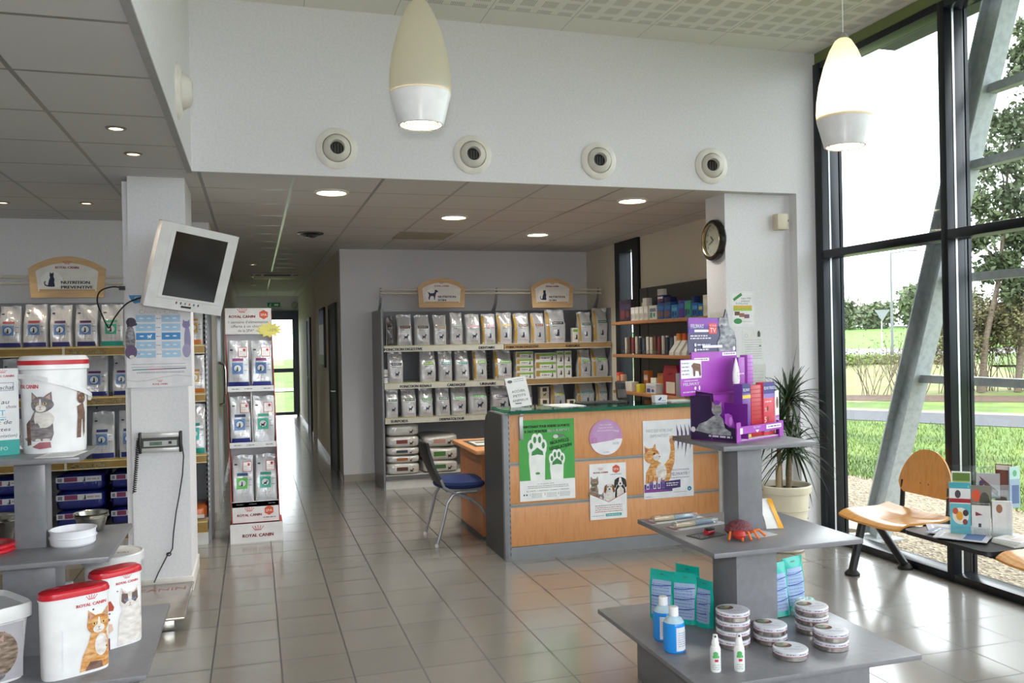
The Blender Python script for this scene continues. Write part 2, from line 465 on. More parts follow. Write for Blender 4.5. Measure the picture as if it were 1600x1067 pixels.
nt.links.new(MT('MAXIMUM', slot, joint), mx.inputs[0]); mx.inputs[6].default_value = lin('#e6e5dd'); mx.inputs[7].default_value = lin('#b3b2a8')
nt.links.new(mx.outputs[2], bs.inputs['Base Color']); bs.inputs['Roughness'].default_value = .8
slab('ceiling_high', XB-.12, 4.6, -3.2, YH+.16, ZH, ZH+.08, 'ceil_high')
b = MB(); b.box(XW+.02, XW+.13, -3.1, YH, ZH-.09, ZH, C('#6f7a48', .6)); struct(b.build('trim_2', smooth=0))

# skirting of floor tile
b = MB(); sk = C('#aaa398', .35)
b.box(.965, 1.36, 10.08, 10.1, 0, .08, sk); b.box(.962, .975, 10.08, 14.2, 0, .085, sk); b.box(.962, .975, 15.2, 20, 0, .085, sk)
struct(b.build('baseboard_right', smooth=0))
b = MB(); b.box(-.37, -.358, 8.25, 9.0, 0, .085, sk); b.box(-.37, -.358, 10.1, 19.9, 0, .085, sk); struct(b.build('baseboard_left', smooth=0))

# ------------------------------------------------------------------ glazed front (window_1) : mullions, transoms, panes
win = bpy.data.objects.new('window_1', None); COL.objects.link(win); struct(win)
XG = XW+.13
ys = [5.705, 4.44, 3.18, 1.92, .66, -.6, -1.86, -3.07]
for i, y in enumerate(ys):
    b = MB(); wd = .028 if i else .045
    b.box(XW, XW+.155, y-wd, y+wd, 0, ZH-.09, 'alu_dark', .003); b.box(XG+.035, XG+.06, y-wd, y+wd, 0, ZH-.09, 'alu_dark')
    b.box(XW+.06, XW+.075, y-wd-.004, y-wd, .02, ZH-.1, C('#c9cbd0', .3, .6))
    b.build('mullion', win, smooth=.5)
for y1, y0 in zip(ys, ys[1:]):
    for z, h in ((.028, .026), (2.235, .030), (ZH-.115, .026)):
        b = MB(); b.box(XW, XW+.155, y0+.028, y1-.028, z-h, z+h, 'alu_dark', .003)
        b.build('transom', win, smooth=.5)
    for z0, z1 in ((.054, 2.205), (2.265, ZH-.141)):
        b = MB(); b.box(XG, XG+.008, y0+.028, y1-.028, z0, z1, 'glass'); b.build('pane', win, smooth=0)
# unseen shop front, added behind the camera for fill light
win = bpy.data.objects.new('fill_window', None); COL.objects.link(win); struct(win)
xs = [-.27, .85, 1.98, 3.11, 4.2]
for x in xs:
    b = MB(); b.box(x-.03, x+.03, -3.2, -3.08, .35, 3.5, 'alu_dark'); b.build('mullion', win, smooth=0)
for x0, x1 in zip(xs, xs[1:]):
    for z in (.38, 2.23, 3.47):
        b = MB(); b.box(x0+.03, x1-.03, -3.2, -3.08, z-.03, z+.03, 'alu_dark'); b.build('transom', win, smooth=0)
    for z0, z1 in ((.41, 2.2), (2.26, 3.44)):
        b = MB(); b.box(x0+.03, x1-.03, -3.14, -3.13, z0, z1, 'glass'); b.build('pane', win, smooth=0)
# narrow dark-framed window in the side wall of the counter area
win = bpy.data.objects.new('window_3', None); COL.objects.link(win); struct(win)
b = MB()
for a, c in ((8.52, 8.68), (9.02, 9.15)): b.box(XR-.03, XR+.12, a, c, .6, 2.72, 'alu_dark')
b.box(XR-.03, XR+.12, 8.68, 9.02, 2.60, 2.72, 'alu_dark'); b.box(XR-.03, XR+.12, 8.68, 9.02, .6, .7, 'alu_dark'); b.build('window_frame', win, smooth=0)
b = MB(); b.box(XR+.05, XR+.06, 8.68, 9.02, .7, 2.6, 'glass'); b.build('pane', win, smooth=0)
# grey garden wall outside that window
b = MB(); b.box(XR+1.0, XR+1.1, 7.2, 10.6, -.1, 3.2, C('#77787c', .7)); struct(b.build('wall_courtyard', smooth=0))

# rear glass door at the end of the corridor
dr = bpy.data.objects.new('door_1', None); COL.objects.link(dr); struct(dr)
b = MB(); b.box(.02, .975, 19.93, 20.05, 2.26, 2.40, 'alu_dark'); b.box(.905, .975, 19.93, 20.05, 0, 2.26, 'alu_dark'); b.box(.02, .09, 19.93, 20.05, 0, 2.26, 'alu_dark')
b.build('door_frame', dr, smooth=0)
b = MB()
for x0, x1, z0, z1 in ((.09, .16, .03, 2.26), (.84, .905, .03, 2.26), (.16, .84, 2.19, 2.26), (.16, .84, .03, .1), (.16, .84, 1.0, 1.09)): b.box(x0, x1, 19.95, 20.0, z0, z1, 'alu_dark')
b.build('door_leaf', dr, smooth=0)
b = MB(); b.box(.16, .84, 19.97, 19.98, .1, 1.0, 'glass'); b.box(.16, .84, 19.97, 19.98, 1.09, 2.19, 'glass'); b.build('pane', dr, smooth=0)
# dark doors along the corridor
for n, (x0, y0, y1, h) in enumerate(((.975, 10.55, 11.55, 2.12), (.975, 15.5, 16.4, 2.1)), 2):
    dr = bpy.data.objects.new('door_%d' % n, None); COL.objects.link(dr); struct(dr)
    b = MB(); d = C('#191d1b', .6)
    b.box(x0-.03, x0, y0, y0+.05, 0, h, d); b.box(x0-.03, x0, y1-.05, y1, 0, h, d); b.box(x0-.03, x0, y0+.05, y1-.05, h-.05, h, C('#3a3d3b', .5)); b.build('door_frame', dr, smooth=0)
    b = MB(); b.box(x0-.02, x0-.004, y0+.05, y1-.05, .005, h-.05, C('#121416', .6)); lf = b.build('door_leaf', dr, smooth=0)
    b = MB(); b.tube([(x0-.02, y0+.12, 1.03), (x0-.07, y0+.12, 1.03), (x0-.07, y0+.25, 1.03)], .009, 'alu'); b.build('door_handle', lf)
dr = bpy.data.objects.new('door_4', None); COL.objects.link(dr); struct(dr)
b = MB(); wf = C('#cfcac0', .4)
b.box(-.37, -.335, 8.28, 8.62, 0, 2.3, wf); b.box(-.37, -.345, 10.0, 10.1, 0, 2.3, wf); b.box(-.37, -.345, 8.62, 10.0, 2.2, 2.3, wf); b.build('door_frame', dr, smooth=0)
b = MB(); b.box(-.37, -.352, 8.62, 10.0, .005, 2.2, C('#57574e', .3)); lf = b.build('door_leaf', dr, smooth=0)
b = MB(); b.tube([(-.352, 9.3, 1.0), (-.30, 9.3, 1.02), (-.29, 9.3, 1.12), (-.29, 9.3, 1.36), (-.30, 9.3, 1.42), (-.352, 9.3, 1.44)], .014, 'steel'); b.build('door_handle', lf)
# ------------------------------------------------------------------ ceiling and wall fittings
TRN, nt, bs = new_mat('frosted_opal_glass')
nt.nodes.remove(bs)
d1 = node(nt, 'ShaderNodeBsdfDiffuse', Color=lin('#e9e5d6')); t1 = node(nt, 'ShaderNodeBsdfTranslucent', Color=lin('#f6efdc')); g1 = node(nt, 'ShaderNodeBsdfGlossy', Roughness=.25)
m1 = nt.nodes.new('ShaderNodeMixShader'); m1.inputs[0].default_value = .62; m2 = nt.nodes.new('ShaderNodeMixShader'); m2.inputs[0].default_value = .05
nt.links.new(d1.outputs[0], m1.inputs[1]); nt.links.new(t1.outputs[0], m1.inputs[2]); nt.links.new(m1.outputs[0], m2.inputs[1]); nt.links.new(g1.outputs[0], m2.inputs[2])
nt.links.new(m2.outputs[0], nt.nodes['Material Output'].inputs['Surface'])
def pendant(x, y, label, lit):
    t = thing('pendant_lamp', label, 'lamp', (x, y, 2.59), 0, 'drop-shaped pendant lamps')
    b = MB(); k = 1.0
    b.lathe([(.098, 0), (.104, .004), (.139, .14), (.139, .147), (.130, .147), (.094, .004)], 'white_pl', n=48, cap0=False, cap1=False); b.build('reflector', t)
    b = MB(); b.lathe([(.1395, .143), (.142, .18), (.139, .24), (.126, .33), (.10, .43), (.07, .51), (.042, .56), (.026, .572)], TRN, n=48, cap0=False, cap1=False); b.lathe([(.001, .150), (.1385, .150), (.1385, .158), (.001, .158)], 'white_pl', n=40, cap0=False, cap1=False); b.build('lamp_shade', t)  # hidden opaque disk added to keep bulb light out of the shade
    b = MB(); b.lathe([(.026, .567), (.03, .572), (.02, .6), (.004, .605)], 'alu', n=20); b.tube([(0, 0, .60), (.0, 0, ZH-2.59)], .003, 'white_pl', 6); b.build('cord', t)
    b = MB(); b.lathe([(.001, .012), (.086, .012), (.090, .016)], 'bulb_glow', n=36, cap1=False)
    for i in range(5): b.lathe([(.02+.014*i, .009), (.026+.014*i, .009)], C('#d8c9a6', .3), n=30, cap0=False, cap1=False)
    b.build('bulb', t)
    if lit: lamp('pendant_bulb', 'POINT', (x, y, 2.59+.27), 3., (1., .84, .6), .05)
    lamp('pendant_spot', 'SPOT', (x, y, 2.592), 25., (1., .9, .72), .08, aim=(x, y, 0), cone=1.6)
pendant(.747, 3.83, 'unlit drop-shaped pendant lamp hanging in front of the white upper wall', False)
pendant(3.0, 3.78, 'glowing drop-shaped pendant lamp hanging in front of the tall window', True)

for x, lab in ((.549, 'white round air nozzle nearest the bulkhead, on the upper wall'), (1.48, 'white round air nozzle beside the unlit pendant lamp, on the upper wall'),
               (2.427, 'white round air nozzle on the upper wall, third from the bulkhead'), (3.351, 'white round air nozzle nearest the window, on the upper wall')):
    i = round(x)
    t = thing('air_nozzle', lab, 'vent', (x, YH, 2.905), 0, 'air nozzles on the upper wall')
    b = MB(); R = Matrix.Rotation(PI/2, 4, 'X')
    b.lathe([(.137, 0), (.137, .008), (.125, .018), (.095, .022), (.093, .012)], C('#e6e2da', .4), n=40, mat=R, cap1=False); b.build('flange', t)
    b = MB(); Q = Matrix.Rotation(PI/2, 4, 'X') @ Matrix.Rotation(-.10*max(0, x-.9), 4, 'Y')
    b.lathe([(.092, .0), (.090, .02), (.075, .045), (.050, .058), (.046, .052), (.044, -.06)], C('#d9d5cc', .4), n=40, mat=Q, cap0=False, cap1=False); sw = b.build('swivel_ring', t)
    b = MB(); b.lathe([(.001, .012), (.046, .010)], C('#0b0b0c', .25), n=30, mat=Q, cap1=False)
    for k in range(4): b.box(-.04+.02*k+.008, -.038+.02*k+.008, -.03, .03, .013, .015, C('#9a9a9a', .2, .9), mat=Q)
    b.build('grille', sw)
t = thing('air_nozzle', 'white round air nozzle seen edge-on, on the bulkhead', 'vent', (XB, 4.75, 2.94), 0, None)
b = MB(); R = Matrix.Rotation(PI/2, 4, 'Y')
b.lathe([(.145, 0), (.145, .01), (.13, .022), (.1, .028), (.098, .015)], C('#e6e2da', .4), n=40, mat=R, cap1=False); b.build('flange', t)
b = MB(); b.lathe([(.097, 0), (.095, .03), (.08, .06), (.055, .075), (.05, .03), (.001, .025)], C('#dedad2', .4), n=40, mat=R, cap1=False); b.build('swivel_ring', t)

for x, y, pw, lab in ((.563, 6.345, 80, 'lit round downlight in the ceiling just behind the upper wall, toward the monitor column'),
                  (1.725, 7.41, 90, 'lit round downlight in the ceiling above the gap beside the reception counter'),
                  (2.942, 6.286, 28, 'lit round downlight in the ceiling nearest the clock'),
                  (2.869, 8.468, 80, 'lit round downlight in the ceiling deepest over the reception area')):
    t = thing('ceiling_downlight', lab, 'ceiling light', (x, y, ZL), 0, 'large downlights in the low ceiling')
    b = MB(); b.lathe([(.128, 0), (.128, -.006), (.108, -.012), (.104, -.004)], C('#e5e3dc', .4), n=36, cap0=False, cap1=False); b.build('trim_ring', t)
    b = MB(); b.lathe([(.001, -.004), (.105, -.003)], 'lamp_glow', n=36, cap0=False, cap1=False)
    for i in range(4): b.lathe([(.03+.02*i, -.006), (.034+.02*i, -.006)], C('#dfe2cf', .4), n=30, cap0=False, cap1=False)
    b.build('diffuser', t)
    lamp('downlight_beam', 'SPOT', (x, y, ZL-.03), pw, (1., .97, .90), .1, aim=(x, y, 0), cone=2.4)
for x, y, lab in ((-.65, 4.704, 'small lit ceiling spot nearest the photographer, by the bulkhead'), (-.644, 5.302, 'small lit ceiling spot above the monitor column front'),
                  (-1.205, 7.155, 'small lit ceiling spot over the cat food shelves, beside the column'), (-1.79, 7.23, 'small lit ceiling spot over the outer end of the cat food shelves'),
                  (.003, 12.135, 'small ceiling spot at the near end of the corridor'), (.003, 14.3, 'small ceiling spot in the middle of the corridor'), (.003, 16.2, 'small ceiling spot deep in the corridor')):
    t = thing('ceiling_spot', lab, 'ceiling light', (x, y, ZL), 0, 'small spots in the low ceiling')
    b = MB(); b.lathe([(.05, 0), (.05, -.005), (.036, -.008), (.034, -.002)], C('#8f8d88', .3, .6), n=24, cap0=False, cap1=False); b.build('trim_ring', t)
    b = MB(); b.lathe([(.001, -.004), (.035, -.003)], 'spot_glow', n=24, cap0=False, cap1=False); b.build('bulb', t)
    lamp('spot_beam', 'SPOT', (x, y, ZL-.02), 16. if y < 9 else 22., (1., .86, .66), .03, aim=(x, y, 0), cone=1.2)
b = MB(); st = C('#6e6f70', .25, .8)
b.lathe([(.13, 0), (.13, -.01), (.1, -.018), (.097, -.006)], st, n=30, cap0=False, cap1=False); b.lathe([(.09, -.004), (.05, -.03), (.001, -.034)], C('#2c2c2c', .4), n=24, cap0=False, cap1=False)
b.lathe([(.085, -.02), (.045, -.045), (.001, -.046)], st, n=24, cap0=False, cap1=False)
tag(b.build('ceiling_diffuser', loc=(.558, 8.699, ZL)), 'round metal air diffuser in the ceiling above the corridor mouth', 'vent')
t = thing('air_conditioner', 'flat ceiling air conditioner cassette with slots deep in the corridor', 'vent', (.36, 13.9, ZL))
b = MB(); b.box(-.35, .35, -.3, .3, -.05, 0, C('#cfcabd', .5), .006); b.build('housing', t)
b = MB(); b.box(-.2, .2, -.304, -.3, -.04, -.02, 'black'); b.box(-.32, -.24, -.303, -.3, -.035, -.025, 'black'); b.box(.24, .32, -.303, -.3, -.035, -.025, 'black'); b.build('louvre', t)
b = MB(); b.box(-.28, .28, -.28, .28, -.006, 0, C('#a6a18e', .8)); tag(b.build('access_panel', loc=(1.70, 8.75, ZL)), 'darker square access panel flush in the low ceiling over the dog food shelves', 'panel')

# wall clock on the pier's side, facing the counter
t = thing('wall_clock', 'round black wall clock with white dial on the pier beside the counter', 'clock', (3.52, 5.985, 2.37), -PI/2)
R = Matrix.Rotation(PI/2, 4, 'X')
b = MB(); b.lathe([(.155, 0), (.165, .015), (.160, .04), (.142, .052), (.132, .048), (.130, .02)], C('#17130f', .25), n=44, mat=R, cap1=False); b.build('case', t)
b = MB(); b.lathe([(.133, .048), (.131, .053), (.126, .050), (.126, .03)], C('#c9b48a', .2, .9), n=44, mat=R, cap0=False, cap1=False); b.build('bezel', t)
b = MB(); b.lathe([(.001, .022), (.128, .022)], C('#d9d5c6', .5), n=44, mat=R, cap0=False, cap1=False)
f = Fr((0, -.022, 0), (1, 0, 0), (0, 0, 1))
for i in range(12):
    a = PI/2 - 2*PI*(i+1)/12; b.txt(f, str(i+1), .1*math.cos(a), .1*math.sin(a)-.011, .03, 'black')
b.build('dial', t)
b = MB(); b.line(f, [(0, 0), (-.045, .035)], .009, 'black', .003); b.line(f, [(0, 0), (-.075, -.03)], .006, 'black', .004); b.build('hands', t)
b = MB(); b.lathe([(.001, .045), (.128, .045)], 'acrylic', n=40, mat=R, cap0=False, cap1=False); b.build('clock_glass', t)

t = thing('motion_sensor', 'cream plastic alarm sensor high on the pier next to the window', 'sensor', (4.0, YH+.10, 2.5))
b = MB(); b.box(-.055, .04, -.075, 0, -.06, .065, C('#d8ceb4', .45), .008); b.build('housing', t)
b = MB(); b.box(.041, .065, -.05, -.01, -.035, .035, C('#cfc5ab', .45), .004); b.box(.044, .06, -.0515, -.05, .005, .02, 'black'); b.build('bracket', t)

# notices on the pier
PF = YH+.10
t = MB(); f = Fr((3.56, PF-.001, 1.685), (1, 0, 0), (0, 0, 1), (0, -1, 0))
t.box(3.56, 3.77, PF-.001, PF, 1.685, 1.955, 'paper')
t.oring(f, .105, .135, .0, .0, 'paper')
t.line(f, [(.022, .205), (.095, .252)], .022, '#3f8a4a', .0012); t.txt(f, 'Ligne VSD', .135, .212, .018, '#555560', width=.085); t.txt(f, 'LINEADE', .128, .190, .017, '#555560', width=.075)
t.txt(f, 'TUTELAIRE', .095, .170, .018, '#6f8a80', width=.11)
t.rect(f, .02, .14, .185, .162, '#d9b23a', .0012); t.rect(f, .02, .12, .185, .14, '#a7c04a', .0012); t.txt(f, 'CHAUSSETTES DE', .1, .143, .013, '#4a5a20', width=.14); t.txt(f, 'votre ete', .1, .124, .013, '#4a5a20', width=.09)
for k, (x, y) in enumerate(((.03, .085), (.07, .072), (.115, .062))): t.rect(f, x, y, x+.045, y+.03, ['#6a4638', '#9b6650', '#7d5a70'][k], .0012+.0003*k)
t.ell(f, .058, .04, .037, .022, '#2f8a46', .0012); t.greek(f, .1, .18, .035, .003, '#a0a0a8')
for x0, y0, x1, y1 in ((.008, .008, .202, .0095), (.008, .261, .202, .2625), (.008, .008, .0095, .2625), (.2005, .008, .202, .2625)): t.rect(f, x0, y0, x1, y1, '#c5c0d8', .0012)
tag(t.build('notice', smooth=0), 'laminated notice with a yellow and green band and small photos on the pier', 'notice')
t = MB(); f = Fr((3.655, PF-.001, 1.41), (1, 0, 0), (0, 0, 1), (0, -1, 0)); t.box(3.655, 3.845, PF-.001, PF, 1.41, 1.66, C('#e4e4e2', .6))
t.oring(f, .035, .2, .012, .015, '#b0b0b4', .0012); t.rect(f, .135, .19, .16, .225, '#44454c', .0012); t.ell(f, .147, .228, .009, .009, '#44454c', .0012)
for k in range(9): t.greek(f, .02, .17, .02+.018*k, .003, '#9c9ca2', .0012, k)
t.poly(f, [(.14, .12), (.165, .125), (.165, .112)], '#55565e', .0012)
tag(t.build('notice', smooth=0), 'pale printed notice with grey lettering taped below the laminated one', 'notice')
t = MB(); f = Fr((3.70, PF-.001, 1.10), (1, 0, 0), (0, 0, 1), (0, -1, 0)); t.box(3.70, 3.86, PF-.001, PF, 1.10, 1.385, C('#d6d6d2', .6))
for k in range(8): t.greek(f, .02, .14, .05+.025*k, .003, '#a5a5a8', .0012, 40+k)
tag(t.build('notice', smooth=0), 'lowest grey notice on the pier, half hidden by the purple display', 'notice')
t = MB(); f = Fr((3.519, 6.10, 1.45), (0, -1, 0), (0, 0, 1)); t.box(3.519, 3.52, 5.87, 6.10, 1.45, 1.80, C('#d9d9d0', .6))
t.line(f, [(.02, .26), (.2, .262)], .004, '#4a4a4a', .0012); t.line(f, [(.02, .22), (.18, .221)], .003, '#6a6a6a', .0012)
for k in range(5): t.greek(f, .02, .2, .03+.03*k, .004, '#a5a5a8', .0012, 60+k)
tag(t.build('notice', smooth=0), 'sheet with ruled lines on the shaded side of the pier, under the clock', 'notice')

# corridor fittings
t = thing('exit_sign', 'green and white exit sign above the rear glass door', 'sign', (.44, 19.98, 2.53))
b = MB(); b.box(-.16, .16, -.05, 0, -.06, .06, C('#dedfd8', .5), .005); b.build('housing', t)
b = MB(); f = Fr((-.14, -.051, -.05), (1, 0, 0), (0, 0, 1), (0, -1, 0)); b.rect(f, 0, 0, .28, .1, '#2f8f5b', .0005); b.rect(f, .15, .03, .24, .07, '#e9f2ec', .001); b.ell(f, .07, .07, .012, .012, '#e9f2ec', .001); b.line(f, [(.07, .06), (.06, .035), (.045, .015)], .014, '#e9f2ec', .001); b.line(f, [(.06, .035), (.085, .015)], .012, '#e9f2ec', .001); b.build('sign_face', t, smooth=0)
b = MB(); b.lathe([(.075, 0), (.075, .02), (.055, .04), (.001, .045)], C('#a9a7a0', .5), n=24, mat=Matrix.Rotation(PI/2, 4, 'X'), cap1=False); tag(b.build('wall_bell', loc=(.9, 19.995, 2.53)), 'round grey alarm bell high beside the exit sign', 'bell')
t = thing('framed_poster', 'dark-framed picture with painted reflection on the corridor wall beyond the first door', 'picture', (.975, 12.75, 1.71), -PI/2)
b = MB(); b.box(-.45, .45, -.03, 0, -.43, .43, 'black', .004); b.build('picture_frame', t)
b = MB(); f = Fr((-.41, -.0305, -.39), (1, 0, 0), (0, 0, 1), (0, -1, 0)); b.rect(f, 0, 0, .82, .78, '#e3e6e6', .0005); b.rect(f, 0, .58, .82, .78, '#4a78b4', .001); b.rect(f, 0, 0, .82, .14, '#8fb35a', .001); b.build('print', t, smooth=0)  # blue and green bands paint a reflection onto the picture
t = thing('leaflet_rack', 'tall wall rack of dark and coloured leaflets in the corridor recess', 'rack', (1.545, 14.75, 0), -PI/2)
b = MB(); b.box(-.25, .25, -.12, 0, .3, 1.75, C('#cbb98f', .5)); b.build('rack_board', t, smooth=0)
for k in range(9):
    b = MB(); f = ['#30415f', '#7a5136', '#3d6a60', '#2d3038', '#5a7a4c'][k % 5]; b.box(-.2, .2, -.135, -.121, .36+.15*k, .46+.15*k, C(f, .4)); b.build('leaflet', t, smooth=0)
b = MB(); b.box(-.05, .05, -.1, 0, -.12, .12, 'steel', .01); b.box(-.04, .04, -.105, -.1, -.1, -.03, 'black'); tag(b.build('soap_dispenser', loc=(1.2, 14.2, 1.72)), 'steel dispenser on the wall by the corridor recess', 'dispenser')
# ------------------------------------------------------------------ pet food bags and little pictures
SIL_CAT = [(.30, 0), (.62, 0), (.66, .05), (.62, .30), (.64, .52), (.58, .68), (.60, .84), (.57, .99), (.51, .90), (.44, .90), (.37, 1.0), (.36, .84), (.34, .74), (.38, .64), (.30, .42), (.26, .22), (.24, .10), (.10, .14), (.06, .26), (.12, .36), (.05, .38), (.0, .26), (.05, .08), (.2, .02)]
SIL_DOG = [(.12, 0), (.2, 0), (.24, .22), (.32, .36), (.58, .34), (.62, .2), (.62, 0), (.7, 0), (.74, .34), (.80, .52), (.86, .70), (1., .72), (1., .82), (.88, .92), (.76, .96), (.70, .88), (.68, .72), (.56, .62), (.26, .62), (.06, .76), (.02, .72), (.12, .56), (.14, .36), (.08, .18)]
def sil(b, f, kind, x, y, s, m, l=.0015):
    b.poly(f, [(x+p*s, y+q*s) for p, q in (SIL_CAT if kind == 'cat' else SIL_DOG)], m, l)
CROWN = [(-.5, 0), (.5, 0), (.5, .12), (-.5, .12)]
def crown_logo(b, f, cx, y, w, m='#c8202f', l=.0012, crown=True):
    """crown over the brand lettering printed on the goods"""
    b.txt(f, 'ROYAL CANIN', cx, y, w*.155, m, l, width=w, bold=w*.006)
    if crown:
        c = w*.19; yy = y+w*.22
        b.poly(f, [(cx-c*.62, yy), (cx+c*.62, yy), (cx+c*.62, yy+c*.14), (cx-c*.62, yy+c*.14)], m, l)
        for k in (-2, -1, 0, 1, 2):
            b.line(f, [(cx+k*c*.28, yy+c*.2), (cx+k*c*.42, yy+c*(.62-.05*abs(k)))], c*.1, m, l)
            b.ell(f, cx+k*c*.46, yy+c*(.76-.06*abs(k)), c*.1, c*.1, m, l, 8)

def bag_mesh(name, w, d, h, seed, base='#dcdcdc', foot=None, band='#333333', kind='dog', style='plain', gold=False, sticker=False, rough=.22):
    """standing flat-bottomed foil bag: full below, pinched to a flat welded seam on top"""
    r = random.Random(seed); b = MB(); bm = foil(base)
    ph = [r.uniform(0, 6) for _ in range(6)]
    def wob(x, z): return .005*math.sin(x*38+ph[0]+z*9)+.005*math.sin(z*26+ph[1]+x*22)+.006*max(0, z/h-.62)*math.sin(x*60+ph[2]+z*40)*3
    def hw(z):
        t = z/h; return w/2*(.965+.035*math.sin(t*3+ph[3]))*(1-.04*max(0, t-.6))
    def hd(z):
        t = z/h
        if t < .1: return d/2*(.86+1.4*t)
        if t < .55: return d/2
        if t < .92: q = (t-.55)/.37; return d/2*(1-q)**1.0*.96+d/2*.04
        return d/2*.04
    def kk(z): return 9. if z/h < .55 else max(2.4, 9.-17*(z/h-.55))
    def yf(x, z): # front depth
        a = hw(z); u = min(.999, abs(x)/a); return hd(z)*(1-u**kk(z))**(1/kk(z))
    n = 26; rings = []
    zs = [0, .03, .1, .18, .26, .34, .42, .5, .55, .6, .65, .7, .76, .82, .87, .92, .965, 1.]
    lean = r.uniform(-.02, .02)
    for t in zs:
        z = t*h; a, dd, k = hw(z), hd(z), kk(z); ring = []
        us = [-1, -.97, -.9, -.75, -.6, -.45, -.3, -.15, 0, .15, .3, .45, .6, .75, .9, .97, 1]
        for u, sg in [(u, -1) for u in us]+[(u, 1) for u in us[-2:0:-1]]:
            x = a*u; y = sg*dd*max(0., 1-abs(u)**k)**(1/k)+wob(x, z)
            ring.append((x, y+lean*t*t, z+(.004*math.sin(x*50+ph[4]) if t > .95 else 0)))
        rings.append(ring)
    b.loft(rings, bm)
    F = Cv(lambda x, z, l: (x, -yf(x, z)+wob(x, z)+lean*(z/h)**2-l-.0016, z), w/5)
    W = w*.94
    if foot: b.rect(F, -W/2, .004, W/2, h*.12, foot, .001)
    if style == 'plain' and not gold: b.rect(F, -W*.49, .004, -W*.38, h*.9, '#a3a4a8', .0008)  # darker silver gusset edge, fold shading put into the colour
    if gold:
        b.rect(F, -W/2, .004, -W*.33, h*.93, '#b08a3a', .001)
    if style == 'photo':       # blue or green square with a ringed animal
        b.rect(F, -W*.02-W*.28, h*.29, -W*.02+W*.24, h*.53, band[1], .001)
        b.oring(F, -W*.04, h*.41, W*.17, W*.215, band[2], .0016, 20); b.ell(F, -W*.04, h*.41, W*.17, W*.17, '#cfd6da', .0014)
        sil(b, F, kind, -W*.16, h*.345, W*.24, '#20242c', .0022)
        b.rect(F, -W*.28, h*.57, W*.24, h*.625, band[0], .001); b.txt(F, 'ROYAL CANIN', W*.0, h*.185, W*.05, '#b5525a', .0014, width=W*.42)
        b.rect(F, -W*.40, h*.79, -W*.26, h*.82, '#2b3245', .001)
        for k in range(2): b.greek(F, W*.27, W*.42, h*(.36+.12*k), .004, '#444a55', .0012, seed+k)
    else:
        x0 = -W*.28 if not gold else -W*.2
        b.rect(F, x0, h*.56, W*.42, h*.635, band, .001); b.greek(F, x0+.01, W*.36, h*.59, .006, '#e6e6e0', .0016, seed)
        b.greek(F, x0+.01, W*.05, h*.50, .006, '#555a66', .0012, seed+1)
        sil(b, F, kind, W*-.06, h*.20, W*.36, '#232a45', .0014)
        b.txt(F, 'ROYAL CANIN', W*.1, h*.10, W*.075, '#b5525a', .0014, width=W*.52)
    if sticker:
        x0, x1, z0, z1 = W*.0, W*.42, h*.66, h*.86
        b.rect(F, x0, z0, x1, z1, '#f0eeee', .002)
        for q in ((x0, z0, x1, z0+.004), (x0, z1-.004, x1, z1), (x0, z0, x0+.004, z1), (x1-.004, z0, x1, z1)): b.rect(F, *q, '#b03a44', .003)
        for k in range(3): b.greek(F, x0+.01, x1-.01, z0+.012+.014*k, .004, '#9a8a90', .003, seed+9+k)
        b.ell(F, x1-.022, z1-.022, .011, .011, '#b03a44', .0032, 10)
    o = b.build(name, smooth=1.1); COL.objects.unlink(o)
    return o.data
def bag(data, label, loc, group, rotz=0., tilt=0., name='pet_food_bag'):
    o = bpy.data.objects.new(name, data); COL.objects.link(o); o.location = loc; o.rotation_euler = (tilt, 0, rotz)
    return tag(o, label, 'bag', group)

def lying_mesh(name, w, d, h, seed, base, art=None, rough=.25):
    """filled bag lying flat, its end towards the viewer; the long face carries the print"""
    r = random.Random(seed); b = MB(); nu, nv = 30, 7
    ph = [r.uniform(0, 6) for _ in range(4)]
    rings = []
    for j in range(nv+1):
        t = -1+2*j/nv
        s = (1-abs(t)**3.2)**(1/3.2) if abs(t) < 1 else 0.
        s = .80+.20*s if abs(t) > .95 else .86+.14*s
        z = h/2+t*h/2
        ring = []
        for i in range(nu):
            a = 2*PI*i/nu; c, q = math.cos(a), math.sin(a); k = 6
            x = w/2*s*math.copysign(abs(c)**(2/k), c); y = d/2*s*math.copysign(abs(q)**(2/k), q)
            ring.append((x, y, z + (.10*h*math.sin(x*9+ph[0])*math.cos(y*7+ph[1]) if t > .3 else 0) + (.0 if t > -.9 else 0)))
        rings.append(ring)
    b.loft(rings, foil(base))
    F = Cv(lambda x, z, l: (x, -d/2*.998-l*1.2-.002, z), w/7)
    if art: art(b, F, w, h, seed)
    o = b.build(name, smooth=1.2); COL.objects.unlink(o)
    return o.data

def box_mesh(w, d, h, base, art=None, bev=.0015, rough=.4):
    b = MB(); b.box(-w/2, w/2, -d/2, d/2, 0, h, C(base, rough), bev)
    if art: art(b, Fr((-w/2, -d/2, 0), (1, 0, 0), (0, 0, 1), (0, -1, 0)), w, h)
    o = b.build('box', smooth=.5); COL.objects.unlink(o)
    return o.data
def put(data, name, label, cat, loc, group=None, rotz=0.):
    o = bpy.data.objects.new(name, data); COL.objects.link(o); o.location = loc; o.rotation_euler.z = rotz
    return tag(o, label, cat, group)

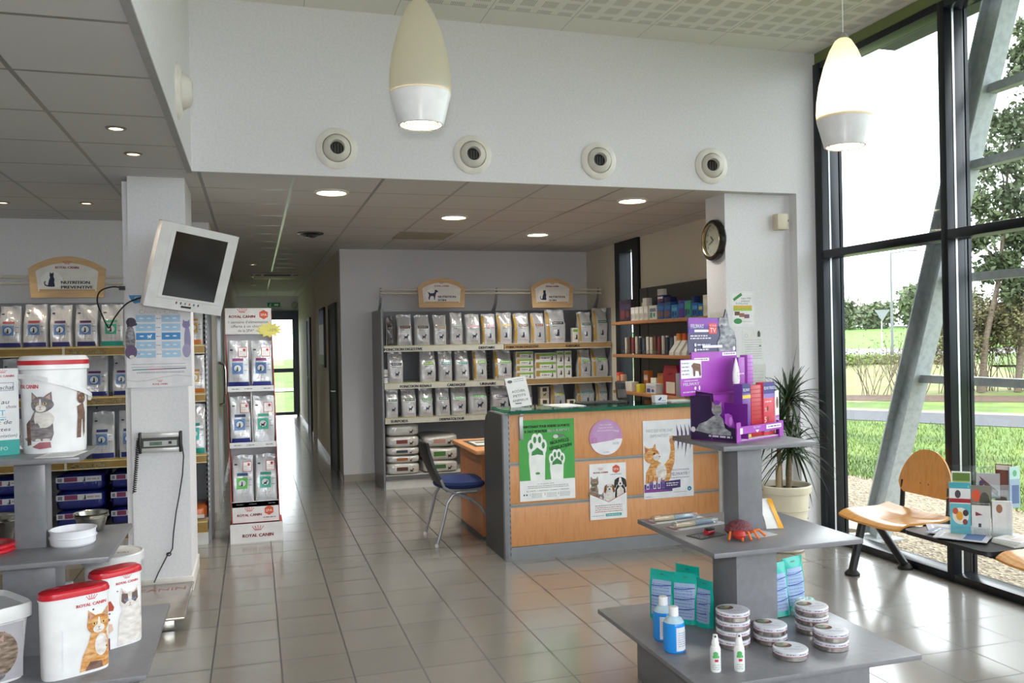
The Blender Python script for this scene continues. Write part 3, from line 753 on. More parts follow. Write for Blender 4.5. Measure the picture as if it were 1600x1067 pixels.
# ---- simple animal pictures for posters and packaging
def cat_head(b, f, x, y, s, fur, l, white='fur_white', eye='#3b4a2a', nose='#b97a70', mask=None):
    b.poly(f, [(x-.48*s, y+.1*s), (x-.46*s, y+.72*s), (x-.1*s, y+.38*s)], fur, l); b.poly(f, [(x+.48*s, y+.1*s), (x+.46*s, y+.72*s), (x+.1*s, y+.38*s)], fur, l)
    b.poly(f, [(x-.41*s, y+.25*s), (x-.41*s, y+.58*s), (x-.2*s, y+.36*s)], '#c49a94', l+.0003); b.poly(f, [(x+.41*s, y+.25*s), (x+.41*s, y+.58*s), (x+.2*s, y+.36*s)], '#c49a94', l+.0003)
    b.ell(f, x, y, .52*s, .45*s, fur, l+.0005)
    if mask: b.poly(f, [(x-.46*s, y+.02*s), (x-.42*s, y+.42*s), (x-.12*s, y+.36*s), (x-.08*s, y-.06*s), (x-.3*s, y-.14*s)], mask, l+.0008); b.poly(f, [(x+.46*s, y+.02*s), (x+.42*s, y+.42*s), (x+.12*s, y+.36*s), (x+.08*s, y-.06*s), (x+.3*s, y-.14*s)], mask, l+.0008)
    b.ell(f, x, y-.2*s, .26*s, .2*s, white, l+.001); b.poly(f, [(x-.08*s, y-.1*s), (x+.08*s, y-.1*s), (x+.03*s, y+.32*s), (x-.03*s, y+.32*s)], white, l+.001)
    for q in (-1, 1):
        b.ell(f, x+q*.21*s, y+.05*s, .085*s, .06*s, '#d8c877' if eye != 'blue' else '#7fb0d8', l+.0014, 12); b.ell(f, x+q*.21*s, y+.06*s, .034*s, .052*s, '#15120f', l+.0018, 10)
    b.poly(f, [(x-.06*s, y-.12*s), (x+.06*s, y-.12*s), (x, y-.19*s)], nose, l+.0014)
    b.line(f, [(x, y-.19*s), (x, y-.25*s), (x-.08*s, y-.29*s)], .016*s, '#5a4642', l+.0014); b.line(f, [(x, y-.25*s), (x+.08*s, y-.29*s)], .016*s, '#5a4642', l+.0014)
def cat_sit(b, f, x, y, s, fur, l, white='fur_white', mask=None, eye='#3b', head=True, tail=1):
    """sitting cat, height about 2 s, feet at y"""
    b.poly(f, [(x-.42*s, y), (x-.62*s, y+.5*s), (x-.5*s, y+.95*s), (x-.26*s, y+1.35*s), (x+.26*s, y+1.35*s), (x+.4*s, y+.95*s), (x+.42*s, y+.3*s), (x+.36*s, y)], fur, l)
    b.poly(f, [(x-.42*s, y+.05*s), (x-.8*s*tail, y+.02*s), (x-.95*s*tail, y+.12*s), (x-.75*s*tail, y+.16*s), (x-.5*s, y+.22*s)], fur, l+.0002)
    b.ell(f, x+.02*s, y+1.0*s, .3*s, .42*s, white, l+.0005)
    for q in (-.12, .2): b.poly(f, [(x+(q-.1)*s, y+.02*s), (x+(q+.1)*s, y+.02*s), (x+(q+.09)*s, y+.8*s), (x+(q-.09)*s, y+.8*s)], fur, l+.0008); b.ell(f, x+q*s, y+.05*s, .13*s, .06*s, white, l+.0012)
    if head: cat_head(b, f, x+.02*s, y+1.62*s, s*.8, fur, l+.0014, white, eye, mask=mask)
def dog_sit(b, f, x, y, s, fur, l, ear=None, white='fur_white'):
    """long-eared small dog, bust and chest"""
    b.poly(f, [(x-.5*s, y), (x-.45*s, y+.7*s), (x-.25*s, y+1.1*s), (x+.25*s, y+1.1*s), (x+.45*s, y+.7*s), (x+.5*s, y)], fur, l)
    b.poly(f, [(x-.32*s, y), (x-.3*s, y+.7*s), (x, y+1.05*s), (x+.3*s, y+.7*s), (x+.32*s, y)], white, l+.0003)
    ear = ear or fur
    b.ell(f, x, y+1.35*s, .4*s, .38*s, fur, l+.0006)
    for q in (-1, 1): b.poly(f, [(x+q*.25*s, y+1.68*s), (x+q*.5*s, y+1.5*s), (x+q*.58*s, y+.95*s), (x+q*.42*s, y+.8*s), (x+q*.3*s, y+1.15*s)], ear, l+.001)
    b.poly(f, [(x-.06*s, y+1.72*s), (x+.06*s, y+1.72*s), (x+.22*s, y+1.15*s), (x, y+1.0*s), (x-.22*s, y+1.15*s)], white, l+.001)
    b.ell(f, x, y+1.14*s, .22*s, .15*s, white, l+.0013); b.ell(f, x, y+1.2*s, .09*s, .07*s, '#1b1718', l+.0016, 12)
    for q in (-1, 1): b.ell(f, x+q*.17*s, y+1.42*s, .06*s, .06*s, '#1b1413', l+.0016, 10)
def hexagon_logo(b, f, x, y, r, l=.0012):
    b.poly(f, [(x+r*math.cos(PI/6+i*PI/3), y+r*math.sin(PI/6+i*PI/3)) for i in range(6)], '#d4552f', l); b.txt(f, 'SPA', x, y-r*.3, r*.75, '#f4ece6', l+.0004, width=r*1.3)
# ------------------------------------------------------------------ long shelving unit on the back wall
GY = 9.33
def px2x(p): return 1.6+(p-631.5)*.00739
t = thing('wall_shelving', 'long grey shelving unit of dog and cat food against the back wall', 'shelving', (0, 0, 0))
b = MB(); b.box(1.36, 4.05, 10.03, 10.09, 0, 1.98, C('#8d8f95', .5))
for x in (1.40, 2.73, 4.01):
    for z in range(40): b.box(x-.006, x+.006, 10.026, 10.03, .25+.042*z, .27+.042*z, '#2a2b2d')
b.build('back_panel', t, smooth=0)
for x in (1.335, 4.052):
    b = MB(); b.box(x, x+.022, GY+.02, 10.09, 0, 1.98, 'grey_lam'); b.build('side_panel', t, smooth=0)
b = MB(); b.box(1.358, 4.05, GY+.02, 10.03, 0, .145, C('#d9d9d6', .5)); b.box(1.358, 4.05, GY, GY+.02, .10, .145, C('#6c6d70', .4))
b.build('base_deck', t, smooth=0)
strips = ((1.51, 1.588, [('FONCTION DIGESTIVE', 628), ('DENTAIRE', 757)], [('FONCTION DIGESTIVE', 814), ('SURPOIDS', 897)]),
          (1.10, 1.178, [('FONCTION RENALE', 646), ('CARDIAQUE', 708), ('URINAIRE', 758)], []),
          (.72, .795, [('SURPOIDS', 620), ('DERMATOLOGIE', 700)], []))
for z0, z1, la, lb in strips:
    b = MB(); xm = 2.73
    b.box(1.358, 4.05, GY+.02, 10.03, z1-.03, z1-.012, C('#c9c9c6', .5))
    sh = b.build('shelf', t, smooth=0); b = MB()
    b.box(1.36, xm-.002, GY, GY+.02, z0, z1-.012, C('#c9c8bb', .4)); b.box(xm+.002, 4.05, GY-.012, GY+.02, z0, z1-.012, C('#a98a5e', .4))
    b.box(1.36, xm-.002, GY-.003, GY+.02, z1-.014, z1-.008, C('#b5ad6e', .4)); b.box(xm, 4.05, GY-.016, GY+.02, z0-.004, z0+.004, C('#d6cfbd', .4)); b.box(xm, 4.05, GY-.016, GY+.02, z1-.016, z1-.010, C('#d6cfbd', .4))
    f = Fr((0, GY-.003, 0), (1, 0, 0), (0, 0, 1), (0, -1, 0))
    for s_, p in la: b.txt(f, s_, px2x(p), z0+.014, .040, '#33335c', .0012, width=.0235*len(s_), bold=.002)
    f = Fr((0, GY-.0155, 0), (1, 0, 0), (0, 0, 1), (0, -1, 0))
    for s_, p in lb: b.txt(f, s_, px2x(p), z0+.016, .036, '#42281e', .0012, width=.0215*len(s_), bold=.002)
    b.build('price_strip', sh, smooth=0)
b = MB(); cr = C('#d8d4c6', .35)
for z in (2.165, 2.205): b.tube([(1.36, 9.52, z), (4.02, 9.52, z)], .011, cr, 8)
b.build('rail', t)
for x in (1.37, 2.72, 4.0):
    b = MB(); pts = [(9.98-.42*math.sin(q*PI/2), 1.90+.30*(1-math.cos(q*PI/2))) for q in [i/8 for i in range(9)]]
    for (y0, z0), (y1, z1) in zip(pts, pts[1:]):
        b.loft([[(x-.012, y0, z0-.03), (x+.012, y0, z0-.03), (x+.012, y0, z0+.03), (x-.012, y0, z0+.03)], [(x-.012, y1, z1-.03), (x+.012, y1, z1-.03), (x+.012, y1, z1+.03), (x-.012, y1, z1+.03)]], 'grey_metal')
    b.build('bracket', t, smooth=0)
def arch_sign(loc, w, h, kind, lines, label, rotz=0.):
    t = thing('header_sign', label, 'sign', loc, rotz, 'arched wooden header signs over the shelves')
    f = Fr((0, 0, 0), (1, 0, 0), (0, 0, 1), (0, -1, 0))
    def outline(k, dy):   # splayed sides and an arched top
        hw0, hw1 = w/2*.94-k, w/2-k
        pts = [(-hw0, dy), (hw0, dy), (hw1, h*.70-k*.4)]
        for i in range(1, 14): q = i/14; pts.append((hw1*(1-2*q), h*.70-k*.4+(h*.30-k*.6)*math.sin(q*PI)**.8))
        pts.append((-hw1, h*.70-k*.4)); return pts
    b = MB(); b.prism(f, outline(0, 0), -.012, .012, 'sign_wood')
    b.build('frame', t, smooth=0)
    b = MB(); b.prism(f, outline(w*.095, h*.15), .0125, .0145, C('#e4e2dc', .35))
    b.rect(f, -w*.36, h*.15, w*.36, h*.20, '#c6a27a', .0152)
    crown_logo(b, f, 0, h*.70, w*.30, '#c23a44', .0155)
    b.ell(f, -w*.2, h*.42, w*.14, h*.21, '#efeeea', .0152)
    sil(b, f, kind, -w*.30, h*.26, h*.36, '#1e2247', .016)
    for i, s_ in enumerate(lines): b.txt(f, s_, -w*.08, h*(.33-.115*i), h*.10, '#23264a', .016, 'l', width=w*.042*len(s_)*.98, bold=.0016)
    b.build('sign_board', t, smooth=0)
arch_sign((2.045, 9.47, 2.0), .55, .335, 'dog', ['NUTRITION', 'SOIN'], 'arched pale wood sign with a dog over the back wall shelves')
arch_sign((3.375, 9.47, 1.99), .53, .345, 'cat', ['NUTRITION', 'SOIN'], 'arched pale wood sign with a cat over the back wall shelves')

# goods : (x, w, h, band, animal, gold gusset, what the label says)
def row(z, y, items, where, group):
    for i, (x, w_, h_, bnd, kind, gold, txt) in enumerate(items):
        d = min(.17, w_*.72)
        base = '#5b5a57' if bnd is None else '#c2c3c5'
        me = bag_mesh('pet_food_bag', w_*1.0, d, h_, i*7+int(z*100), base, None, bnd or '#4a4a4a', kind, 'plain', gold, rough=.2)
        bag(me, '%s, %s along %s' % (txt, ORD[i], where), (x, y+d/2, z), group, random.uniform(-.05, .05))
SH1 = [(1.436, .09, .33, None, 'dog', False, 'narrow dark foil bag'), (1.60, .175, .345, '#6e3a33', 'dog', False, 'dog food bag with brown red band'),
       (1.80, .175, .34, '#4b3a2a', 'dog', False, 'dog food bag with dark brown band'), (2.003, .155, .335, '#b29a6a', 'dog', False, 'dog food bag with tan band'),
       (2.19, .15, .36, '#9fb0ae', 'dog', False, 'crumpled dog food bag with pale teal band'), (2.384, .17, .345, '#d3a0b5', 'dog', False, 'dog food bag with pink band'),
       (2.572, .165, .345, '#d3a0b5', 'cat', True, 'cat food bag with pink band'), (2.759, .178, .355, '#c2a35a', 'cat', True, 'gold sided cat food bag with yellow band'),
       (2.968, .19, .35, '#5d4030', 'cat', True, 'gold sided cat food bag with brown band'), (3.165, .17, .35, '#8a4a38', 'cat', True, 'gold sided cat food bag with red brown band'),
       (3.388, .245, .385, '#2b2b2b', 'cat', True, 'wide cat food bag with black band'), (3.755, .17, .355, '#2f5d49', 'cat', True, 'cat food bag with dark green band'),
       (3.955, .19, .40, '#2f6a45', 'cat', True, 'tall cat food bag with green band')]
row(1.577, GY+.05, SH1, 'the top back wall shelf', 'bags on the top shelf of the back wall')
SH2 = [(1.491, .172, .345, '#2b2f4d', 'dog', False, 'dog food bag with navy band'), (1.857, .178, .345, '#7fae3a', 'dog', False, 'dog food bag with lime band'),
       (2.058, .16, .34, '#3f9a9a', 'dog', False, 'dog food bag with teal band'), (2.25, .162, .34, '#3f9a9a', 'dog', False, 'dog food bag with teal band'),
       (2.461, .165, .345, '#6aa83a', 'cat', True, 'cat food bag with green band'), (2.738, .215, .34, '#5fa03c', 'cat', True, 'cat food bag with green band and gold side'),
       (3.735, .16, .32, '#6db04a', 'cat', True, 'small cat food bag with green band'), (3.935, .21, .345, '#6db04a', 'cat', True, 'large cat food bag with green band')]
row(1.167, GY+.05, SH2, 'the middle back wall shelf', 'bags on the middle shelf of the back wall')
SH3 = [(1.447, .145, .32, '#2f5a44', 'dog', False, 'dog food bag with dark green band'), (1.633, .165, .32, '#2f5a44', 'dog', False, 'dog food bag with dark green band'),
       (1.828, .165, .32, '#4d9a5a', 'dog', False, 'dog food bag with mid green band'), (2.02, .162, .32, '#2f5a44', 'dog', False, 'dog food bag with dark green band'),
       (2.205, .172, .32, '#5fb46a', 'dog', False, 'dog food bag with light green band'), (2.43, .215, .34, '#5fb46a', 'dog', False, 'wide dog food bag with light green band'),
       (2.692, .215, .32, '#35335f', 'dog', False, 'dog food bag with violet band'), (2.875, .105, .3, '#c9a34a', 'cat', True, 'narrow gold sided bag'),
       (3.03, .085, .31, '#35335f', 'dog', False, 'narrow bag with violet band'), (3.40, .172, .32, '#a9b83a', 'cat', True, 'cat food bag with yellow green band'),
       (3.745, .225, .335, '#3a8a94', 'cat', True, 'wide cat food bag with teal band'), (3.955, .145, .32, '#3a8a94', 'cat', True, 'cat food bag with teal band')]
row(.784, GY+.05, SH3, 'the lower back wall shelf', 'bags on the lower shelf of the back wall')

def pouch_art(b, f, w, h):
    b.rect(f, w*.1, h*.62, w*.98, h*.9, '#79a94a', .0006); b.rect(f, w*.02, h*.2, w*.2, h*.9, '#a6843a', .0008); sil(b, f, 'cat', w*.72, h*.12, h*.5, '#232a45', .001); b.greek(f, w*.3, w*.65, h*.3, h*.1, '#555a66')
def small_art(b, f, w, h):
    b.rect(f, w*.08, h*.72, w*.92, h*.9, '#79a94a', .0006); sil(b, f, 'cat', w*.3, h*.2, h*.35, '#232a45', .001)
def cream_art(b, f, w, h):
    b.rect(f, w*.25, h*.6, w*.75, h*.9, '#3a3340', .0006); sil(b, f, 'dog', w*.3, h*.2, h*.3, '#5a3a30', .001)
fl = box_mesh(.205, .15, .078, '#dcdad4', pouch_art); fl2 = box_mesh(.255, .15, .098, '#dcdad4', pouch_art); sm = box_mesh(.082, .1, .155, '#d9d8d2', small_art); cb = box_mesh(.105, .1, .14, '#d8ccb4', cream_art)
lv = ['lowest', 'second', 'third', 'topmost']
for k in range(4): put(fl, 'pouch_box', 'flat green banded box of cat food pouches, %s of the narrower pile' % lv[k], 'box', (2.997, GY+.14, 1.167+.0785*k), 'flat pouch boxes on the middle shelf')
for k in range(3): put(fl2, 'pouch_box', 'flat green banded box of cat food pouches, %s of the wider pile' % ['lowest', 'middle', 'topmost'][k], 'box', (3.255, GY+.14, 1.167+.0985*k), 'flat pouch boxes on the middle shelf')
for k in range(2):
    for j, x in enumerate((3.437, 3.535)): put(sm, 'carton', 'small upright green banded carton, %s %s of four' % (('lower', 'upper')[k], ('one nearer the pouch boxes', 'one nearer the bags')[j]), 'box', (x, GY+.12, 1.167+.156*k), 'small cartons on the middle shelf')
for k in range(2): put(cb, 'carton', 'cream carton with dark square, %s of two stacked behind the paper sign' % ('lower', 'upper')[k], 'box', (3.235, GY+.12, .784+.141*k), 'cream cartons on the lower shelf')
put(box_mesh(.07, .07, .17, '#d9d5c8', small_art), 'carton', 'small pale carton standing between two bags on the top shelf', 'box', (3.632, GY+.1, 1.577))
put(box_mesh(.095, .08, .12, '#d9d8c0', cream_art), 'carton', 'small pale carton beside the yellow green banded bag', 'box', (3.565, GY+.1, .784))
b = MB(); b.lathe([(.034, 0), (.035, .12), (.033, .121), (.036, .122), (.036, .15), (.001, .152)], C('#e2e2e0', .35), n=24); b.lathe([(.0355, .06), (.0355, .07)], C('#33343a', .4), n=24, cap0=False, cap1=False); b.lathe([(.0355, .1), (.0355, .105)], C('#33343a', .4), n=24, cap0=False, cap1=False)
tag(b.build('tub', loc=(1.385, GY+.1, 1.167)), 'slim white tub with two dark rings at the end of the middle shelf', 'tub')

def end_print(band):
    def art(b, F, w, h, seed):
        b.rect(F, -w*.22, h*.35, w*.12, h*.68, band, .001); b.rect(F, -w*.42, h*.3, -w*.27, h*.62, '#b9bcc4', .001)
        sil(b, F, 'dog', w*.17, h*.18, h*.38, '#3a2f2c', .0014); b.txt(F, 'ROYAL CANIN', w*.36, h*.36, h*.13, '#b8484e', .0014, width=w*.2)
    return art
z = .147
for k, (h_, bnd) in enumerate(((.125, '#5a3a2a'), (.085, '#a5623a'), (.085, '#3d3d4a'), (.125, '#7a3333'), (.125, '#c6c6c2'))):
    me = lying_mesh('pet_food_sack', .37, .5, h_, k, '#d9d7d2', end_print(bnd))
    bag(me, 'plump white sack lying flat, %s from the floor in the taller pile' % ORD[k], (1.565, GY+.30, z), 'sacks lying on the bottom deck', 0, 0, 'pet_food_sack'); z += h_*1.02
z = .147
for k, (h_, bnd) in enumerate(((.13, '#3f6a3a'), (.15, '#4c7a34'), (.13, '#b98a7a'))):
    me = lying_mesh('pet_food_sack', .40, .5, h_, 20+k, '#d5d2cb', end_print(bnd))
    bag(me, 'plump white sack lying flat, %s in the lower pile beside the desk' % ['bottom one', 'middle one', 'top one'][k], (1.99, GY+.30, z), 'sacks lying on the bottom deck', 0, 0, 'pet_food_sack'); z += h_*1.02

# ------------------------------------------------------------------ dark slat wall with three wooden shelves on the side wall
t = thing('wall_shelves', 'dark wall panel carrying three wooden product shelves beside the pier', 'shelving', (0, 0, 0))
KX = 1.02; SX = 3.76
b = MB(); b.box(XR-.025, XR, 6.15, 8.50, .2, 2.15, 'grey_dark')
for y in (6.9, 7.05, 8.3): b.box(XR-.028, XR-.025, y, y+.02, .2, 2.15, C('#2b2b2b', .4))
b.build('wall_panel', t, smooth=0)
for z in (1.79, 1.44, 1.05):
    b = MB(); b.box(SX, XR-.025, 6.2, 8.62, z-.032, z, 'beech_edge', .003); b.build('shelf', t, smooth=.5)
def yy(y): return y*KX
def shelf_box(i, y, w_, h_, d, base, label, z, x=None, art=None, name='product_box', cat='box', group='boxes on the dark wall shelves'):
    me = box_mesh(w_, d, h_, base, art)
    return put(me, name, label, cat, ((x if x is not None else SX+.03+d/2), yy(y), z), group, -PI/2)
def stripe(c1, c2):
    def art(b, f, w, h):
        b.rect(f, w*.08, h*.55, w*.92, h*.8, c1, .0006); b.rect(f, w*.1, h*.12, w*.45, h*.5, c2, .0006); b.ell(f, w*.7, h*.32, w*.14, h*.16, c2, .0006)
    return art
Z1, Z2, Z3 = 1.791, 1.441, 1.051
shelf_box(0, 8.17, .30, .23, .06, '#2c2433', 'large dark book box with orange edge at the window end of the shelf', Z1, None, stripe('#3d2f4a', '#6a2f33'))
shelf_box(1, 7.96, .08, .19, .06, '#b7b06a', 'pale yellow pack behind the white boxes', Z1, 3.93)
shelf_box(2, 7.75, .19, .24, .05, '#15151a', 'black pack standing behind the white boxes', Z1, 3.93)
for k, y in enumerate((7.985, 7.89, 7.785, 7.68)): shelf_box(3+k, y, .088, .14, .07, '#cfccc4', 'white medicine box, %s from the dark book box' % ORD[k], Z1, None, stripe('#e4e2dc', '#a9a59a'), group='white medicine boxes on the top wall shelf')
shelf_box(7, 7.525, .16, .14, .08, '#d5d3cc', 'wide white medicine box with a green corner', Z1, None, stripe('#6f7a86', '#4a8a72'))
shelf_box(8, 7.70, .09, .08, .06, '#c4c2bb', 'small white box on top of the white medicine boxes', Z1+.142, None)
for k, y in enumerate((7.36, 7.22)): shelf_box(9+k, y, .135, .155, .09, '#24508a', 'blue box with brown animal picture, %s one' % ('inner', 'outer')[k], Z1, None, stripe('#2f6fb0', '#8a5a30'))
shelf_box(11, 7.36, .13, .075, .08, '#1f2a66', 'navy box lying on the inner blue box', Z1+.156, None, stripe('#e4e6ea', '#8a4a3a'))
shelf_box(12, 7.22, .12, .05, .07, '#1a2350', 'thin navy box lying on the outer blue box', Z1+.156, None)
shelf_box(13, 7.37, .10, .06, .05, '#cfccc4', 'cream box on top of the navy box', Z1+.232, None)
shelf_box(14, 7.08, .12, .125, .08, '#2f7fb5', 'bright blue small box near the middle of the top wall shelf', Z1, None, stripe('#5aa5cf', '#1e4a78'))
shelf_box(15, 6.95, .105, .16, .07, '#4a3f9a', 'violet and blue box near the purple display top', Z1, None, stripe('#3a6fb5', '#6a2f8a'))
shelf_box(16, 6.83, .11, .15, .07, '#3a8f8a', 'teal box with green top next to the violet box', Z1, None, stripe('#4fa86a', '#2b4a5a'))
shelf_box(17, 6.70, .10, .125, .07, '#2a5fa5', 'blue box with a navy box on top', Z1, None, stripe('#4f8fc5', '#16305a'))
shelf_box(18, 6.72, .07, .06, .05, '#1b2a5a', 'tiny navy box on the blue box', Z1+.126, None)
shelf_box(19, 6.60, .07, .11, .06, '#1f6f9a', 'narrow blue green box next to the cream cartons', Z1, None, stripe('#c9c46a', '#12406a'))
for k, y in enumerate((6.52, 6.44, 6.365)): shelf_box(20+k, y, .07, .185, .06, '#cdcbb8', 'tall cream carton, %s from the pier' % ORD[2-k], Z1, None, stripe('#d9d7c6', '#b9b6a0'), group='tall cream cartons by the pier')
# booklets in clear trays
for k in range(4):
    b = MB(); b.box(-.145, .145, -.05, .05, 0, .006, 'acrylic'); b.box(-.145, .145, -.052, -.048, .006, .05, 'acrylic'); b.box(-.145, .145, .046, .05, .006, .05, 'acrylic')
    tag(b.build('leaflet_tray', loc=(SX+.10, yy(8.18-.31*k), Z2), rotz=-PI/2, smooth=0), 'clear tray of booklets, %s from the window on the middle wall shelf' % ORD[k], 'tray', 'clear trays of booklets')
pal = ['#d9d5c6', '#7a3f44', '#c9c4b4', '#5a4a66', '#e0dcd0', '#b58a4a', '#8a3a4a', '#cfcfca', '#4a5a6a', '#d6d0bc', '#6a4a3a', '#c0a868', '#36404f', '#e2dfd6']
bk = [box_mesh(.030, .018, h_, c, None, 0) for h_, c in zip((.17, .16, .18, .15, .175, .165, .17, .18, .16, .155, .18, .17, .165, .175), pal)]
for k in range(28):
    o = put(bk[k*5 % 14], 'booklet', 'thin printed booklet, %s from the window in the clear trays' % ORD[k], 'booklet', (SX+.10+(k % 2)*.022, yy(8.30-.0425*k), Z2+.007), 'booklets in the clear trays', -PI/2)
for k, (c, n) in enumerate((('#c87a2a', 'amber'), ('#c24a25', 'orange red'), ('#7ab030', 'lime green'), ('#2a7ac0', 'bright blue'))):
    y = (7.16, 7.045, 6.915, 6.785)[k]
    shelf_box(0, y, .06, .205, .05, c, '%s divider folder on the middle wall shelf' % n, Z2, SX+.13, None, 'folder', 'folder', 'coloured dividers on the middle wall shelf')
    b = MB(); f = Fr((-.05, -.02, 0), (0, 1, 0), (0, 0, 1)); f = Fr((0, 0, 0), (0, 1, 0), (0, 0, 1))
    b.prism(f, [(-.04, 0), (.05, 0), (.05, .14), (.04, .14), (-.04, .03)], -.042, .042, C('#cbc8bd', .5))
    tag(b.build('leaflet_holder', loc=(SX+.06, yy(y-.02), Z2), rotz=-PI/2, smooth=0), 'white sloped leaflet holder in front of the %s divider' % n, 'holder', 'white sloped leaflet holders')
shelf_box(0, 8.38, .07, .19, .05, '#d2452a', 'orange red pack at the window end of the bottom wall shelf', Z3, None, stripe('#e0a070', '#e8d8c8'))
shelf_box(0, 8.29, .06, .17, .05, '#c9a48a', 'pale pink pack beside the orange red pack', Z3, None)
shelf_box(0, 8.12, .16, .10, .08, '#d3cfc4', 'crumpled white paper bundle on the bottom wall shelf', Z3, None)
shelf_box(0, 7.93, .10, .22, .06, '#b9682a', 'amber box with pale top behind the yellow pack', Z3, 3.93, stripe('#c9b0a8', '#8a4a20'))
shelf_box(0, 7.89, .08, .085, .06, '#d3c83a', 'small bright yellow pack on the bottom wall shelf', Z3, None)
shelf_box(0, 7.75, .12, .15, .07, '#d9d5c6', 'cream box with navy print above the yellow pack', Z3, 3.93, stripe('#e6e2d4', '#33406a'))
shelf_box(0, 7.58, .18, .20, .06, '#b5702c', 'wide amber box behind the white carton', Z3, 3.93, stripe('#a5601f', '#d9a050'))
shelf_box(0, 7.60, .22, .10, .08, '#c9cccb', 'wide white carton with blue print on the bottom wall shelf', Z3, None, stripe('#b5b9bd', '#3a4a86'))
b = MB(); f = Fr((0, 0, 0), (1, 0, 0), (0, 0, 1), (0, -1, 0))
b.prism(f, [(-.15, 0), (.15, 0), (.155, .2), (.12, .29), (-.12, .29), (-.155, .2)], -.05, .05, C('#8a1f2c', .5)); b.rect(f, -.09, .02, .09, .13, '#c9c3b0', .0512); b.line(f, [(-.05, .2), (.05, .215)], .012, '#5a1018', .0512)
tag(b.build('red_bag', loc=(SX+.12, yy(7.26), Z3), rotz=-PI/2, smooth=0), 'dark red padded bag with a cream label on the bottom wall shelf', 'bag')
shelf_box(0, 7.0, .16, .22, .08, '#8a8f94', 'grey pack mostly hidden behind the purple display', Z3, None)
# ------------------------------------------------------------------ reception counter
CY = 5.95; CX0, CX1 = 1.755, 3.50
t = thing('reception_counter', 'beech fronted reception counter with grey slats and green glass top', 'counter', (0, 0, 0))
b = MB(); f = Fr((CX0, 0, 0), (0, 1, 0), (0, 0, 1))
b.prism(f, [(CY+.03, 0), (CY+.55, 0), (CY+.55, .93), (CY+.50, 1.02), (CY+.42, 1.065), (CY+.03, 1.065)], -.03, .0, 'grey_dark'); b.build('side_panel', t, smooth=0)
b = MB(); b.box(CX0-.035, CX0+.012, CY-.01, CY+.03, 0, 1.075, 'grey_metal', .003)
for k in range(26): b.box(CX0+.004, CX0+.009, CY-.0115, CY-.01, .04+.04*k, .06+.04*k, C('#45474b', .5))
b.build('corner_post', t, smooth=.5)
b = MB(); b.box(CX1-.02, CX1+.01, CY-.01, CY+.03, 0, 1.07, C('#c9c8c2', .4), .003); b.build('corner_post', t, smooth=.5)
for z0, z1 in ((.10, .385), (.41, .69), (.715, 1.065)):
    b = MB(); b.box(CX0+.012, CX1-.02, CY, CY+.02, z0, z1, 'beech', .002); b.build('front_panel', t, smooth=.5)
for z in (.3975, .7025):
    b = MB(); b.box(CX0+.012, CX1-.02, CY-.002, CY+.015, z-.0125, z+.0125, C('#9a9892', .4, .2)); b.box(CX0+.012, CX1-.02, CY-.0025, CY-.002, z-.004, z+.001, C('#77756f', .5)); b.build('slat_groove', t, smooth=0)
b = MB(); b.box(CX0+.012, CX1-.02, CY-.004, CY+.02, 0, .098, C('#8c8d90', .4, .1)); b.build('plinth', t, smooth=0)
b = MB(); b.box(CX0, CX1, CY+.021, CY+.55, .93, .95, 'grey_lam'); b.box(CX1-.02, CX1, CY+.03, CY+.55, 0, .93, 'grey_lam'); b.build('inner_shelf', t, smooth=0)
GEDGE = glass_mat('green_glass_slab', (.40, .78, .64, 1), .10)
b = MB(); b.box(CX0-.0, CX1+.0, CY-.05, CY+.42, 1.072, 1.097, GEDGE)
b.box(CX0, CX1, CY-.0545, CY-.0505, 1.072, 1.097, C('#1d5f4b', .1)); gt = b.build('glass_top', t, smooth=0)
for x in (CX0+.10,):
    b = MB(); b.box(x-.014, x+.014, CY-.022, CY-.001, .88, 1.05, 'alu', .004); b.box(x-.014, x+.014, CY-.045, CY+.1, 1.066, 1.0715, 'alu'); b.build('bracket', gt, smooth=.5)
GT = 1.0975
def cposter(x0, x1, z0, z1): return MB(), Fr((x0, CY-.0035, z0), (x1-x0, 0, 0), (0, 0, z1-z0), (0, -1, 0))
# green poster : drawn on a 0..432 x 0..595 field
w_, h_ = .432, .595
b = MB(); f = Fr((1.84, CY-.0045, .426), (.001, 0, 0), (0, 0, .001), (0, -1, 0))
b.box(1.84, 1.84+w_, CY-.0045, CY-.0035, .426, .426+h_, 'paper')
b.rect(f, 0, 150, 432, 595, '#4aa84c', .0004)
def paw(cx, y0, k, hgt):
    b.ell(f, cx, y0+hgt*.86, 50*k, hgt*.12, '#f4f6f2', .00095)
    b.poly(f, [(cx-60*k, y0), (cx-72*k, y0+hgt*.45), (cx-70*k, y0+hgt*.72), (cx+70*k, y0+hgt*.72), (cx+64*k, y0+hgt*.45), (cx+60*k, y0)], '#f4f6f2', .0008)
    b.ell(f, cx, y0+hgt*.72, 78*k, 66*k, '#f4f6f2', .0009); b.ell(f, cx, y0+hgt*.84, 56*k, 62*k, '#f4f6f2', .0009)
    T = ((-52, .80, 29, 50), (-21, .93, 29, 52), (21, .93, 29, 52), (52, .80, 29, 50))
    for dx, fy, rx, ry in T: b.ell(f, cx+dx*k, y0+hgt*fy, rx*k, ry*k, '#f4f6f2', .001)
    for dx, fy, rx, ry in T: b.ell(f, cx+dx*.98*k, y0+hgt*fy, rx*.45*k, ry*.52*k, '#3d8a48', .0014)
    py = y0+hgt*.645
    b.poly(f, [(cx-50*k, py-22*k), (cx-46*k, py+8*k), (cx-20*k, py+26*k), (cx, py+42*k), (cx+20*k, py+26*k), (cx+46*k, py+8*k), (cx+50*k, py-22*k), (cx+20*k, py-18*k), (cx, py-14*k), (cx-20*k, py-18*k)], '#3d8a48', .0014)
paw(140, 140, .92, 330); paw(292, 140, .78, 205)
